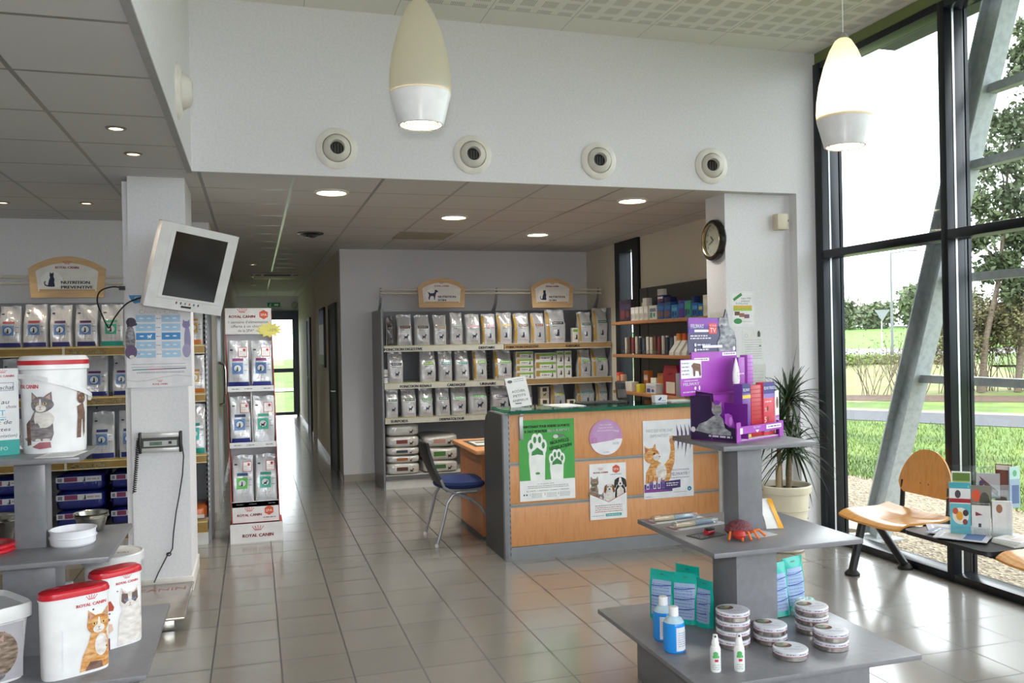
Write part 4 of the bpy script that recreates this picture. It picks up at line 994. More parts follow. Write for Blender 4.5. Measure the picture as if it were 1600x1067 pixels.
b.ell(f, 140, 200, 18, 9, '#4a9a4e', .0016)
b.txt(f, 'MAINTENANT POUR VENDRE SA PORTEE', 212, 535, 28, '#142014', .0008, width=372, bold=1.2); b.txt(f, 'IL FAUT MONTRER', 46, 500, 28, '#142014', .0008, 'l', width=170, bold=1.2); b.txt(f, 'PATTE BLANCHE !', 224, 500, 28, '#f4f6f2', .0008, 'l', width=165, bold=1.2)
b.oring(f, 318, 418, 62, 66, '#2f7a38', .0006); g = Fr(f(322, 413), (.00098, 0, .00015), (-.00015, 0, .00098), (0, -1, 0))
b.txt(g, 'NOUVELLE', -4, 5, 36, '#1f5a2a', .0022, width=150, bold=1.); b.txt(g, 'LEGISLATION', -4, -36, 36, '#1f5a2a', .0022, width=175, bold=1.)
b.ell(f, 285, 465, 20, 14, '#d9dcd6', .0009); b.ell(f, 325, 470, 22, 15, '#6f7a70', .0009)
b.rect(f, 0, 0, 432, 150, 'paper', .0017)
b.txt(f, 'Le 1er janvier 2016', 200, 118, 13, '#4a5a4c', .002, width=130)
for k, y in enumerate((104, 92)): b.greek(f, 60, 380, y, 4, '#7d8a80', .002, k)
b.txt(f, 'EN 3 MOTS : 1 ANNONCE, 1 NUMERO, 1 MENTION', 216, 68, 12, '#2d3a2f', .002, width=330)
for i, x in enumerate((90, 205, 310)):
    b.txt(f, str(i+1), x-12, 38, 22, '#4a5a4c', .002)
    for k in range(4): b.greek(f, x, x+80, 50-9*k, 3, '#8d988f', .002, 9*i+k)
b.ell(f, 32, 46, 6, 6, '#33413a', .002); b.ell(f, 52, 46, 6, 6, '#33413a', .002)
tag(b.build('poster', smooth=0), 'green poster with two white paws on the reception counter front', 'poster', 'posters on the counter front')
# round pink sticker
b = MB(); f = Fr((2.528, CY-.0045, .865), (.135, 0, 0), (0, 0, .135), (0, -1, 0))
b.prism(Fr((2.528, CY-.0045, .865), (.135, 0, 0), (0, 0, .135), (0, -1, 0)), [(math.cos(2*PI*i/48), math.sin(2*PI*i/48)) for i in range(48)], 0, .001, C('#c98fc0', .35))
b.ell(f, 0, .3, .78, .62, '#c59ac8', .0014); b.ell(f, 0, 0, .98, .98, '#c98fc0', .0012)
b.ell(f, 0, 0, .99, .99, '#f0eef4', .0018, 30, 0, PI+.34, 2*PI-.12)
b.poly(f, [(-.93, -.33), (-.3, -.42), (.2, -.3), (.6, -.1), (.985, -.12), (.9, -.42), (0, -.5)], '#f0eef4', .0019)
for k, s_ in enumerate(('Votre chat adore', 'ne pas être tout seul', 'mais la propreté avant tout')): b.txt(f, s_, -.02, .66-.16*k, .13, '#f6eef8', .0022, width=(.7, .85, 1.0)[k])
b.txt(f, 'Nous', .62, .28, .16, '#f6eef8', .0022, width=.3, slant=.3)
b.oring(f, -.72, -.16, .0, .001, '#b45a98', .0022); b.rect(f, -.84, -.3, -.58, -.02, '#bb6fa8', .0022); b.rect(f, -.81, -.27, -.61, -.05, '#c98fc0', .0026)
b.txt(f, 'Le chat', .0, -.86, .1, '#5a78a8', .0024, width=.3); b.greek(f, .4, .8, -.35, .03, '#8fa5c8', .0024); b.greek(f, .4, .75, -.42, .03, '#8fa5c8', .0024, 5)
tag(b.build('sticker', smooth=0), 'round pink sticker with white lower edge on the counter front', 'sticker')
# white poster with cats and dogs : field 0..300 x 0..418
b = MB(); f = Fr((2.387, CY-.0045, .249), (.001, 0, 0), (0, 0, .001), (0, -1, 0)); b.box(2.387, 2.687, CY-.0045, CY-.0035, .249, .667, 'paper')
crown_logo(b, f, 92, 345, 118, '#c8303a', .0008); hexagon_logo(b, f, 218, 372, 33, .0008); b.greek(f, 170, 262, 330, 4, '#5a5a60', .0008)
cat_sit(b, f, 38, 150, 80, 'fur_tabby', .0006, 'fur_tabby', tail=.2); dog_sit(b, f, 250, 150, 92, 'fur_black', .0006, '#1a1716'); dog_sit(b, f, 160, 130, 78, 'fur_white', .0026, C('#8a4a2a', .8)); cat_head(b, f, 88, 165, 52, 'fur_grey', .0026)
b.poly(f, [(0, 0), (300, 0), (300, 195), (158, 130), (142, 130), (0, 195)], 'paper', .0052)
b.line(f, [(0, 195), (150, 128), (300, 195)], 4, '#b5483a', .0054)
for k, (c, m_) in enumerate((('#6a6a70', 1), ('#c04a40', 2), ('#8a8a90', 3), ('#c04a40', 4))): b.greek(f, 40, 262, 100-15*k, 5, c, .0056, k)
b.rect(f, 125, 20, 255, 40, '#3aa5a8', .0056); b.greek(f, 135, 245, 27, 5, '#e2f2f2', .006); b.greek(f, 14, 110, 26, 4, '#6aa5a8', .0056)
tag(b.build('poster', smooth=0), 'white poster with a cat and dogs above a pointed border on the counter', 'poster', 'posters on the counter front')
# white poster with reaching ginger cat : field 0..425 x 0..600
b = MB(); f = Fr((2.833, CY-.0045, .372), (.001, 0, 0), (0, 0, .001), (0, -1, 0)); b.box(2.833, 3.258, CY-.0045, CY-.0035, .372, .972, C('#e9eaee', .5))
b.txt(f, 'PARCE QUE VOTRE CHAT', 140, 510, 32, '#9a9ca4', .0008, width=225); b.txt(f, 'GRIFFE PARTOUT ?', 140, 470, 32, '#9a9ca4', .0008, width=165)
for k, x in enumerate((290, 325, 360, 395)):
    L = (520, 440, 400, 520)[k]; yb = 560-(L-400)*.3-(120 if k in (1, 2) else 90)
    b.poly(f, [(x-6, 565), (x+14, 500), (x+16, 420), (x+(-6 if k == 2 else 4), 300+60*(k != 2)), (x+2, 430), (x-2, 500)], '#5a3a78', .0008)
g = 'fur_ginger'
b.poly(f, [(10, 60), (20, 200), (60, 270), (120, 290), (180, 250), (215, 200), (235, 160), (205, 120), (190, 60)], g, .0006)
b.poly(f, [(170, 250), (215, 300), (232, 360), (228, 430), (262, 432), (268, 360), (262, 270), (225, 170)], g, .0008); b.ell(f, 246, 440, 24, 30, C('#c08a6a', .8), .001)
for k in range(3): b.ell(f, 232+14*k, 466+4*(k == 1), 8, 12, C('#e0b894', .8), .0014)
b.ell(f, 150, 200, 45, 70, 'fur_white', .001); b.ell(f, 70, 330, 66, 60, g, .0012)
b.poly(f, [(14, 330), (8, 410), (54, 380)], g, .0014); b.poly(f, [(70, 375), (100, 425), (112, 365)], g, .0014); b.poly(f, [(18, 345), (16, 395), (44, 375)], '#b5685a', .0018)
b.ell(f, 112, 318, 30, 26, 'fur_white', .0016); b.ell(f, 136, 322, 8, 6, '#c07a6a', .002); b.ell(f, 92, 345, 10, 9, '#54602a', .002, 12); b.ell(f, 92, 345, 4, 8, '#15120f', .0024, 8)
for k in range(4): b.line(f, [(30+38*k, 90+10*k), (45+36*k, 180-8*k)], 9, C('#b0713c', .8), .0011)
b.rect(f, 5, 50, 240, 112, '#46306a', .0024); b.poly(f, [(5, 50), (310, 75), (310, 135), (180, 128), (5, 110)], '#3f2d66', .0026); b.poly(f, [(5, 50), (240, 58), (5, 80)], '#8a3f9a', .0028)
for k, (x, hh) in enumerate(((20, 44), (48, 56), (78, 60), (115, 70), (150, 66))): b.rect(f, x, 75, x+24, 75+hh, ['#d9d3e8', '#7a5aa8', '#e6e2ee'][k % 3], .0032); b.rect(f, x+4, 82, x+20, 82+hh*.45, '#5a3a8a', .0036)
b.greek(f, 190, 295, 108, 7, '#e6e2ee', .0032); b.greek(f, 190, 285, 92, 7, '#e6e2ee', .0032, 4)
b.txt(f, 'UNE SOLUTION ADAPTEE', 310, 205, 17, '#6a5a88', .0008, width=155); b.txt(f, 'FELIWAY® !', 310, 168, 34, '#4a3a70', .0008, width=160); b.greek(f, 235, 390, 148, 5, '#8a80a0', .0008)
b.ell(f, 388, 60, 18, 18, '#2f7fa8', .0008); b.txt(f, 'e', 388, 52, 26, '#e8f2f6', .0012); b.greek(f, 250, 360, 38, 4, '#9a9aa2', .0008); b.greek(f, 10, 60, 15, 4, '#9a9aa2', .0008)
tag(b.build('poster', smooth=0), 'white poster of a ginger cat clawing upward on the counter front', 'poster', 'posters on the counter front')

# things lying on the glass top
b = MB(); R = Matrix.Translation((1.955, CY+.28, GT+.002)) @ Matrix.Rotation(-.30, 4, 'X') @ Matrix.Rotation(-.12, 4, 'Y'); b.x = R
b.box(-.085, .085, 0, .0015, 0, .235, 'paper'); f = Fr((-.085, -.0005, 0), (1, 0, 0), (0, 0, 1), (0, -1, 0))
for k, (s_, w_) in enumerate((('ACCUEIL', .11), ('PETITS', .10), ('ANIMAUX', .13))): b.txt(f, s_, .088, .115-.036*k, .026, '#4a4a50', .0012, width=w_)
b.ell(f, .035, .205, .02, .012, '#6a6a70', .0012); b.greek(f, .065, .15, .215, .004, '#8a8a90', .0012); b.greek(f, .065, .15, .2, .004, '#8a8a90', .0012, 4); b.line(f, [(.04, .03), (.09, .026)], .006, '#2a2a2e', .0012)
b.box(-.06, .06, .0, .06, -.0, .0012, 'paper', mat=Matrix.Rotation(.30, 4, 'X'))
tag(b.build('paper_sign', smooth=0), 'leaning white paper sign reading accueil petits animaux on the counter', 'sign')
b = MB(); b.box(-.17, .17, -.09, .09, 0, .012, 'black', .004); b.box(-.155, .155, -.08, .08, .012, .015, C('#26262a', .5)); tag(b.build('keyboard_tray', loc=(2.60, CY+.30, GT), rotz=.02), 'flat black tray lying on the glass top of the counter', 'tray')
b = MB(); b.box(-.11, .11, -.14, .14, 0, .004, 'paper'); b.box(-.09, .1, -.12, .13, .004, .006, C('#dfe2e0', .6)); tag(b.build('papers', loc=(2.28, CY+.22, GT), rotz=.2, smooth=0), 'white papers on the glass top between paper sign and black tray', 'papers')
t = thing('card_terminal', 'dark payment terminal on its stand on the counter', 'terminal', (2.815, CY+.33, GT))
b = MB(); b.lathe([(.06, 0), (.06, .012), (.05, .02), (.02, .024), (.018, .03)], C('#2b2624', .4), n=24); b.build('foot', t)
b = MB(); b.box(-.04, .04, -.02, .02, .028, .17, C('#4a4038', .4), .008, Matrix.Rotation(-.2, 4, 'X')); b.build('housing', t)
b = MB(); b.box(-.028, .028, -.026, -.0205, .1, .15, 'screen', 0, Matrix.Rotation(-.2, 4, 'X')); b.build('screen', t, smooth=0)
b = MB(); f = Fr((-.05, -.03, 0), (1, 0, 0), (0, 0, 1), (0, -1, 0)); b.prism(f, [(-.005, .055), (.0, 0), (.1, 0), (.105, .055)], -.06, 0, C('#eceef2', .4)); b.poly(f, [(.02, .02), (.05, .045), (.055, .03), (.04, .015)], '#2f4a9a', .0006); b.greek(f, .05, .09, .012, .004, '#4a62a8', .0006)
tag(b.build('card_holder', loc=(3.06, CY+.16, GT), smooth=0), 'small white card holder with a blue mark on the counter', 'holder')
b = MB()
for k in range(5): b.box(-.1+.004*k, .1-.003*k, -.06+.006*k, .07, .0022*k, .0022*k+.002, ['#e6e4dc', '#cfd3d6', '#e9e6de', '#bfc8cc', '#e2e0d8'][k])
tag(b.build('magazine_pile', loc=(3.24, CY+.18, GT), smooth=0), 'thin pile of magazines on the counter beside the purple display', 'magazines')

# desk behind the counter
t = thing('desk', 'orange wood desk standing behind the reception counter', 'desk', (0, 0, 0))
b = MB(); b.box(1.68, 3.2, 6.58, 7.46, .70, .732, 'beech', .004); b.build('desk_top', t, smooth=.5)
b = MB(); b.box(1.74, 1.768, 6.64, 7.40, .03, .70, 'beech_dark'); b.box(1.738, 1.77, 6.64, 7.40, 0, .03, C('#55575c', .4)); b.build('side_panel', t, smooth=0)
b = MB(); b.box(3.1, 3.13, 6.64, 7.40, 0, .70, 'beech_dark'); b.build('side_panel', t, smooth=0)
b = MB(); b.box(1.768, 3.1, 7.33, 7.36, .2, .70, 'beech_dark'); b.build('modesty_panel', t, smooth=0)
b = MB(); f = Fr((0, 0, .733), (1, 0, 0), (0, 1, 0))
b.box(1.74, 2.1, 6.85, 7.3, .732, .735, C('#3b3b3b', .5)); b.box(1.77, 1.98, 6.9, 7.2, .735, .738, C('#d9d6c8', .6)); b.box(1.86, 2.07, 6.8, 6.95, .738, .741, C('#c5c8b4', .6)); b.box(1.80, 1.95, 7.05, 7.12, .738, .740, '#5a5a58')
tag(b.build('desk_pad', smooth=0), 'dark desk pad with papers on the desk behind the counter', 'desk pad')

# visitor chair
t = thing('chair', 'blue seated chair with thin black back and grey tube legs', 'chair', (1.60, 6.80, 0))
b = MB(); prof = [(.001, .43), (.19, .43), (.222, .445), (.23, .465), (.222, .485), (.18, .50), (.08, .506), (.001, .507)]
b.lathe(prof, noisy('navy_fabric', [(.3, '#1b2a58'), (.7, '#24366c')], nscale=120., rough=.9), n=36, sx=1.0, sy=.98, cap0=False, cap1=False); b.build('seat', t)
b = MB(); b.box(-.15, .15, -.15, .15, .405, .43, 'grey_metal', .004); b.build('seat_frame', t)
b = MB()
def backfn(u, v):
    a = (u-.5)*2; z = .47+.34*v; wd = .21*(1-.25*v**3)
    return (-.20-.115*v-.018*(1-a*a)-.02*math.sin(v*PI), a*wd, z)
def backfn2(u, v): p = backfn(u, v); return (p[0]+.022, p[1], p[2])
b.grid(backfn, 14, 10, 'black'); b.grid(backfn2, 14, 10, 'black')
for e in range(10):
    for u in (0, 1): b.face([backfn(u, e/10), backfn(u, (e+1)/10), backfn2(u, (e+1)/10), backfn2(u, e/10)], 'black')
for e in range(14):
    for v_ in (0, 1): b.face([backfn(e/14, v_), backfn((e+1)/14, v_), backfn2((e+1)/14, v_), backfn2(e/14, v_)], 'black')
b.build('backrest', t)
for s_ in (-1, 1):
    y = s_*.235
    b = MB(); b.tube([(-.21, y*.9, .52), (-.19, y, .46), (-.10, y, .405), (.02, y, .36), (.10, y, .30), (.16, y, .20), (.205, y, .10), (.225, y, .012)], .0115, C('#9b9da3', .3, .5), 10); lg = [b.build('leg', t)]
    b = MB(); b.tube([(.08, y*.92, .412), (-.06, y*.96, .412), (-.125, y, .395), (-.165, y, .34), (-.20, y, .2), (-.255, y, .012)], .0115, C('#9b9da3', .3, .5), 10); lg.append(b.build('leg', t))
    for x in (.226, -.257):
        b = MB(); b.lathe([(.016, 0), (.017, .012), (.013, .022)], C('#c9c9c9', .4), (x, y, 0), 12); b.build('foot_cap', lg[0] if x > 0 else lg[1])
# ------------------------------------------------------------------ cardboard bag display
t = thing('cardboard_display', 'red sided cardboard stand of food bags at the corridor mouth', 'display stand', (-.007, 7.28, 0))
RD = C('#b8433a', .5); WC = C('#e6e4e4', .45)
def lean(z): return -.038*(z/1.92)
b = MB(); f = Fr((0, 0, 0), (1, 0, 0), (0, 0, 1), (0, -1, 0))
b.box(-.206, .206, 0, .36, 0, .14, RD); b.box(-.206, .206, -.004, 0, 0, .155, WC)
crown_logo(b, Fr((0, -.005, 0), (1, 0, 0), (0, 0, 1), (0, -1, 0)), .01, .045, .24, '#c8202f', .001); b.build('base_tray', t, smooth=0)
for s_ in (-1, 1):
    b = MB(); x0 = s_*.188
    P = lambda y, z: (x0+lean(z), y, z)
    rr = [[(x0+lean(z)-.003, y, z), (x0+lean(z)+.003, y, z), (x0+lean(z)+.003, y2, z), (x0+lean(z)-.003, y2, z)] for z, y, y2 in ((.14, .05, .34), (.60, .08, .34), (1.05, .14, .34), (1.5, .22, .345), (1.72, .29, .35), (1.92, .30, .35))]
    b.loft(rr, RD); b.build('side_panel', t, smooth=0)
b = MB(); b.loft([[(-.186+lean(z), .33, z), (.186+lean(z), .33, z), (.186+lean(z), .338, z), (-.186+lean(z), .338, z)] for z in (.14, 1.92)], C('#c9c8cc', .5)); b.build('back_panel', t, smooth=0)
b = MB(); b.loft([[(-.183+lean(z), .052, z), (.183+lean(z), .052, z), (.183+lean(z), .058, z), (-.183+lean(z), .058, z)] for z in (.155, .322)], WC)
f = Fr((lean(.24), .0515, 0), (1, 0, 0), (0, 0, 1), (0, -1, 0)); crown_logo(b, f, -.05, .205, .19, '#c8202f', .001); hexagon_logo(b, f, .105, .245, .04, .001); b.greek(f, .06, .16, .185, .007, '#6a6a70', .001); b.build('front_panel', t, smooth=0)
for z, y0 in ((.315, .058), (.80, .07), (1.262, .10)):
    b = MB(); dx = lean(z); b.box(-.183+dx, .183+dx, y0, .33, z-.006, z, WC); b.box(-.183+dx, .183+dx, y0-.006, y0, z-.034, z+.012, C('#dcdcde', .4))
    f = Fr((dx, y0-.0065, z), (1, 0, 0), (0, 0, 1), (0, -1, 0))
    for k, x in enumerate((-.15, -.05, .1)): b.greek(f, x, x+.06, -.014, .006, '#7a7a84', .001, k)
    b.build('shelf', t, smooth=0)
b = MB(); b.loft([[(-.003+lean(z), .075, z), (.003+lean(z), .075, z), (.003+lean(z), .33, z), (-.003+lean(z), .33, z)] for z in (.812, 1.225)], WC); b.build('divider', t, smooth=0)
b = MB(); hz = 1.705; b.box(-.186-.036, .186-.036, .268, .276, hz, 1.925, C('#e3e0de', .45)); f = Fr((-.036, .2675, hz), (1, 0, 0), (0, 0, 1), (0, -1, 0))
crown_logo(b, f, -.05, .138, .21, '#c8202f', .001); hexagon_logo(b, f, .125, .165, .04, .001)
for k, (s_, w_) in enumerate((('1 semaine d\'alimentation', .32), ('offerte à un chien', .24), ('de la SPA*', .13))): b.txt(f, s_, (.0, -.02, -.02)[k], .092-.036*k, .033, '#4a4a50', .001, width=w_)
b.build('header_card', t, smooth=0)
b = MB(); pts = []
for i in range(24):
    a = 2*PI*i/24; r_ = 1.0 if i % 2 == 0 else .68; pts.append((.115*r_*math.cos(a), .068*r_*math.sin(a)))
f = Fr((.135, .262, 1.738), (1, 0, .03), (-.03, 0, 1), (0, -1, 0)); b.prism(f, pts, 0, .002, C('#e5dc74', .5)); b.txt(f, '-10%', .02, -.013, .036, '#8a8448', .0026, width=.08, slant=.15)
b.build('price_star', t, smooth=0)
BL = ('#7a2f6a', '#5f82b8', '#3a5f9a'); GR = ('#2f8f76', '#4fb59a', '#3a9a80'); GG = ('#26507a', '#6abf5a', '#58ae4c')
defs = [(-.092, 1.263, BL, '#232a78', 'cat', 'blue squared cat food bag on the left of the cardboard stand top shelf'), (.092, 1.263, BL, '#232a78', 'cat', 'blue squared cat food bag on the right of the cardboard stand top shelf'),
        (-.092, .801, ('#31406a', '#6f92c4', '#44669f'), '#232a78', 'cat', 'blue squared bag with navy foot in the cardboard stand middle compartment'), (.092, .801, GR, None, 'dog', 'green squared dog food bag in the cardboard stand middle compartment'),
        (-.092, .316, GG, None, 'cat', 'lime squared bag on the cardboard stand bottom shelf'), (.092, .316, GR, None, 'dog', 'green squared dog food bag on the cardboard stand bottom shelf')]
for i, (x, z, bnd, foot, kind, lab) in enumerate(defs):
    me = bag_mesh('pet_food_bag', .176, .125, .385, 300+i, '#cfd1d6', foot, bnd, kind, 'photo', False, True, .16)
    bag(me, lab, (-.007+x+lean(z+.15), 7.28+(.17 if z > 1.2 else .145), z), 'bags on the cardboard stand')

# ------------------------------------------------------------------ column with monitor, chart and animal scale
b = MB(); b.box(-.77, -.42, 6.0, 6.62, 0, ZL, 'wall'); b.box(-.806, -.77, 6.03, 6.62, 0, ZL-.03, 'wall'); b.box(-.775, -.41, 5.99, 6.63, 0, .095, C('#e2ded8', .5), .004)
struct(b.build('wall_column', smooth=.4))
t = thing('wall_monitor', 'white flat screen monitor on a tilting arm high on the column', 'monitor', (-.356, 5.65, 2.083))
a_, p_, r_ = .592, .263, -.114
Xa = V((math.cos(a_), math.sin(a_), 0)); N_ = V((math.sin(a_), -math.cos(a_), 0)); U_ = V((0, 0, 1))*math.cos(p_)+N_*math.sin(p_)
Xr = Xa*math.cos(r_)+U_*math.sin(r_); Ur = -Xa*math.sin(r_)+U_*math.cos(r_); Nn = Xr.cross(Ur)
W_, H_ = .53, .526
RM = Matrix(((Xr.x, Ur.x, Nn.x, 0), (Xr.y, Ur.y, Nn.y, 0), (Xr.z, Ur.z, Nn.z, 0), (0, 0, 0, 1)))
wp = C('#d8d6d6', .35)
b = MB(); b.x = RM
x0, x1, y0, y1 = -W_/2+.19*W_, -W_/2+.87*W_, H_/2-.85*H_, H_/2-.09*H_
b.box(-W_/2, W_/2, -H_/2, H_/2, -.05, -.006, wp, .006)
for q in ((-W_/2, x0, -H_/2, H_/2), (x1, W_/2, -H_/2, H_/2), (x0, x1, y1, H_/2), (x0, x1, -H_/2, y0)): b.box(q[0], q[1], q[2], q[3], -.006, .0, wp)
f = Fr((0, 0, 0), (1, 0, 0), (0, 1, 0))
for k, c in enumerate(('#6a4a4a', '#4a6a50', '#8a8a88', '#c06a6a', '#2f8a7a', '#6a2f3a')): b.ell(f, -.06+.03*k, y0-.034, .006, .009, c, .0008, 10)
b.rect(f, -.025, -H_/2+.018, .045, -H_/2+.030, '#111111', .0008)
b.line(f, [(-W_/2+.06, y0-.016), (W_/2-.02, y0-.016)], .002, '#a5a5a8', .0008); b.line(f, [(x0-.03, y0-.016), (x0-.03, y1+.02)], .002, '#bdbdc0', .0008); b.build('bezel', t, smooth=.5)
b = MB(); b.x = RM; b.box(x0, x1, y0, y1, -.0055, -.003, 'screen'); b.build('screen', t, smooth=0)
b = MB(); b.x = RM; b.box(-.22, .18, -.16, .2, -.10, -.05, wp, .02); b.build('back_shell', t)
b = MB(); pb = RM @ V((0, 0, -.10)); b.tube([pb, pb+V((-.03, .03, .0)), V((-.10, .345, .06))], .03, C('#b9b9bb', .4), 12); b.box(-.18, -.07, .325, .348, -.05, .2, C('#b9b9bb', .4), .004); b.build('wall_arm', t)
b = MB()
b.tube(smooth([V(p)-V((-.356, 5.65, 2.083)) for p in ((-.80, 5.985, 1.99), (-.86, 5.97, 2.0), (-.93, 5.94, 1.97), (-.945, 5.92, 1.90), (-.91, 5.90, 1.80), (-.885, 5.89, 1.745), (-.87, 5.88, 1.74), (-.83, 5.82, 1.80), (-.74, 5.68, 1.88), (-.62, 5.58, 1.92))]), .005, 'black', 8)
b.box(-.806+.356-.02, -.80+.356+.01, 5.97-5.65, 5.995-5.65, 1.98-2.083, 2.005-2.083, 'black'); b.build('power_cord', t)

b = MB(); cw, ch = .396, .612
def cpt(x, y, l): return (-.792+x, 5.993-.0035*math.sin(y*9)*.6-.003*(1-(2*x/cw-1)**2)-l-.002, 1.347+y)
f = Cv(cpt, .07)
for i in range(6):
    for j in range(8): b.face([cpt(cw*(i+di)/6, ch*(j+dj)/8, 0) for di, dj in ((0, 0), (1, 0), (1, 1), (0, 1))], C('#e4e2e6', .4))
b.poly(f, [(.02, .60), (.17, .60), (.17, .565), (.055, .545), (.035, .565)], '#4a8fc4', .0008); b.txt(f, 'Chats', .10, .57, .03, '#cfe0ee', .0012, width=.09)
b.txt(f, 'Chien - Chat', .2, .478, .042, '#c6c4cc', .001, width=.24)
for k in range(5):
    c = '#3f8fcf' if k == 2 else '#a9cbe6'; y = .425-.058*k
    b.rect(f, .06, y, .178, y+.046, c, .0008); b.rect(f, .215, y, .33, y+.046, c, .0008)
    for x in (.095, .14, .25, .295): b.ell(f, x, y+.024, .014, .005, '#dfeaf4', .0012, 10)
    b.greek(f, .182, .21, y+.02, .004, '#7a7a84', .001, k); b.ell(f, .197, y+.022, .02, .026, '#e9e7ec', .0006)
sil(b, f, 'dog', .128, .4325-.116+.0, .03, '#e6f0f8', .0014)
b.ell(f, .026, .31, .030, .095, 'fur_grey', .001); b.ell(f, .030, .232, .036, .045, C('#6a5578', .6), .0012); b.ell(f, .032, .425, .030, .030, C('#4a3f52', .6), .0014); b.ell(f, .052, .412, .016, .011, C('#4a3f52', .6), .0016); b.poly(f, [(.008, .44), (.018, .455), (.020, .40), (.008, .39)], C('#3a3040', .6), .0018); b.ell(f, .030, .34, .016, .05, 'fur_silver', .0016); b.ell(f, .035, .20, .016, .012, 'fur_white', .0018); b.line(f, [(.05, .225), (.10, .215)], .006, 'fur_grey', .001)
b.ell(f, .372, .30, .020, .10, C('#9a92b8', .6), .001); b.ell(f, .366, .235, .026, .045, C('#a9a2c4', .6), .0012); b.ell(f, .366, .405, .024, .024, C('#8f86b0', .6), .0014); b.poly(f, [(.345, .41), (.347, .44), (.362, .425)], C('#8f86b0', .6), .0014); b.poly(f, [(.372, .425), (.387, .44), (.388, .41)], C('#8f86b0', .6), .0014)
b.line(f, [(.035, .115), (.13, .117)], .006, '#3a8f8f', .001); b.line(f, [(.13, .117), (.22, .118)], .006, '#b04a5a', .001); b.line(f, [(.22, .118), (.36, .12)], .006, '#4a4a7a', .001)
for k in range(2): b.greek(f, .03, .36, .13+.02*k, .003, '#8a8a94', .001, k); b.greek(f, .06, .35, .098-.006*k, .003, '#8a8a94', .001, k+5)
b.line(f, [(.0, .05), (.06, .04), (.13, .045), (.22, .065), (.3, .075), (.39, .065)], .005, '#c9c6c9', .001); crown_logo(b, f, .2, .015, .09, '#c0303c', .001)
tag(b.build('wall_chart', smooth=1.0), 'pale blue body condition chart of cats and dogs on the column', 'chart')

t = thing('scale_display', 'grey and black weighing display fixed to the column', 'scale display', (-.593, 5.99, .99))
b = MB(); b.box(-.115, .115, -.05, 0, -.063, -.033, C('#c6c5c2', .3, .2), .006); b.box(-.115, .115, -.05, 0, .03, .063, C('#c6c5c2', .3, .2), .006); b.box(-.115, .115, -.045, 0, -.033, .03, C('#3a3c3c', .4)); b.box(-.1, .1, -.048, -.045, -.024, .012, C('#b9bab8', .4)); b.build('housing', t)
for s_ in (-1, 1):
    b = MB(); b.box(s_*.122-.009, s_*.122+.009, -.056, 0, -.068, .068, 'black', .006); b.build('end_cap', t)
b = MB(); b.box(-.065, .01, -.0495, -.048, -.018, .006, C('#6f7f70', .2)); f = Fr((-.06, -.0496, -.016), (1, 0, 0), (0, 0, 1), (0, -1, 0)); b.txt(f, '0.00', .035, .004, .016, '#20281f', .0006); b.build('screen', t, smooth=0)
b = MB(); b.box(.05, .068, -.05, -.048, -.012, .006, 'black'); b.build('button', t, smooth=0)
b = MB(); pts = []
for i in range(120):
    q = i/119; pts.append((-.135-.03*q+.010*math.cos(i*1.3), -.02+.010*math.sin(i*1.3), .02-.34*q))
b.tube([(-.12, -.03, .03), (-.14, -.03, .03)]+pts, .0035, 'black', 5); b.build('coiled_cable', t)
b = MB(); b.tube([(.128, -.02, -.02), (.137, -.015, -.10), (.128, -.012, -.22), (.105, -.012, -.36), (.085, -.012, -.46), (.066, -.012, -.60), (.058, -.012, -.70), (.045, -.012, -.725), (.03, -.013, -.735), (.012, -.015, -.77), (-.03, -.02, -.85), (-.054, -.04, -.905)], .004, 'black', 6)
b.tube([(.035+.014*math.cos(q*.8), -.014, -.735+.010*math.sin(q*.8)) for q in range(9)], .004, 'black', 6); b.build('power_cord', t)
t = thing('floor_scale', 'low metal animal weighing platform at the foot of the column', 'scale', (-.83, 5.46, 0))
b = MB(); b.box(-.43, .43, -.35, .42, .075, .092, noisy('bronze_scale_plate', [(.3, '#a59b92'), (.7, '#b9b0a7')], nscale=6., rough=.22, metal=.55), .006)
f = Fr((0, .27, .0925), (1, 0, 0), (0, 1, 0)); b.txt(f, 'ROYAL CANIN', .08, -.02, .075, '#a5625c', .0006, width=.62); b.line(f, [(-.42, .12), (.42, .12)], .012, '#8c8078', .0006); b.build('platform', t)
for x in (-.30, .30):
    for y in (-.24, .30):
        b = MB(); b.box(x-.07, x+.07, y-.05, y+.05, 0, .075, 'steel', .006); b.build('foot', t)

# ------------------------------------------------------------------ cat food shelving on the left
LY = 7.33; LX0, LX1 = -3.1, -.385
t = thing('wall_shelving', 'grey shelving unit of cat food behind the column on the left', 'shelving', (0, 0, 0))
b = MB(); b.box(LX0, LX1, 8.02, 8.08, 0, 2.0, C('#8d8f95', .5))
for x in (-1.30, -.42):
    for z in range(40): b.box(x-.006, x+.006, 8.016, 8.02, .25+.042*z, .27+.042*z, '#2a2b2d')
b.build('back_panel', t, smooth=0)
b = MB(); b.box(LX1, LX1+.022, LY+.15, 8.08, 0, 2.0, 'grey_metal')
for z in range(40): b.box(LX1+.004, LX1+.01, LY+.1485, LY+.15, .25+.042*z, .27+.042*z, '#e6e6e6')
b.build('side_panel', t, smooth=0)
b = MB(); b.box(LX0, LX1, LY+.02, 8.02, 0, .095, C('#d9d9d6', .5)); b.build('base_deck', t, smooth=0)
GO = noisy('gold_price_strip', [(.3, '#8d6f33'), (.7, '#9c7d3f')], nscale=12., rough=.35, metal=.1)
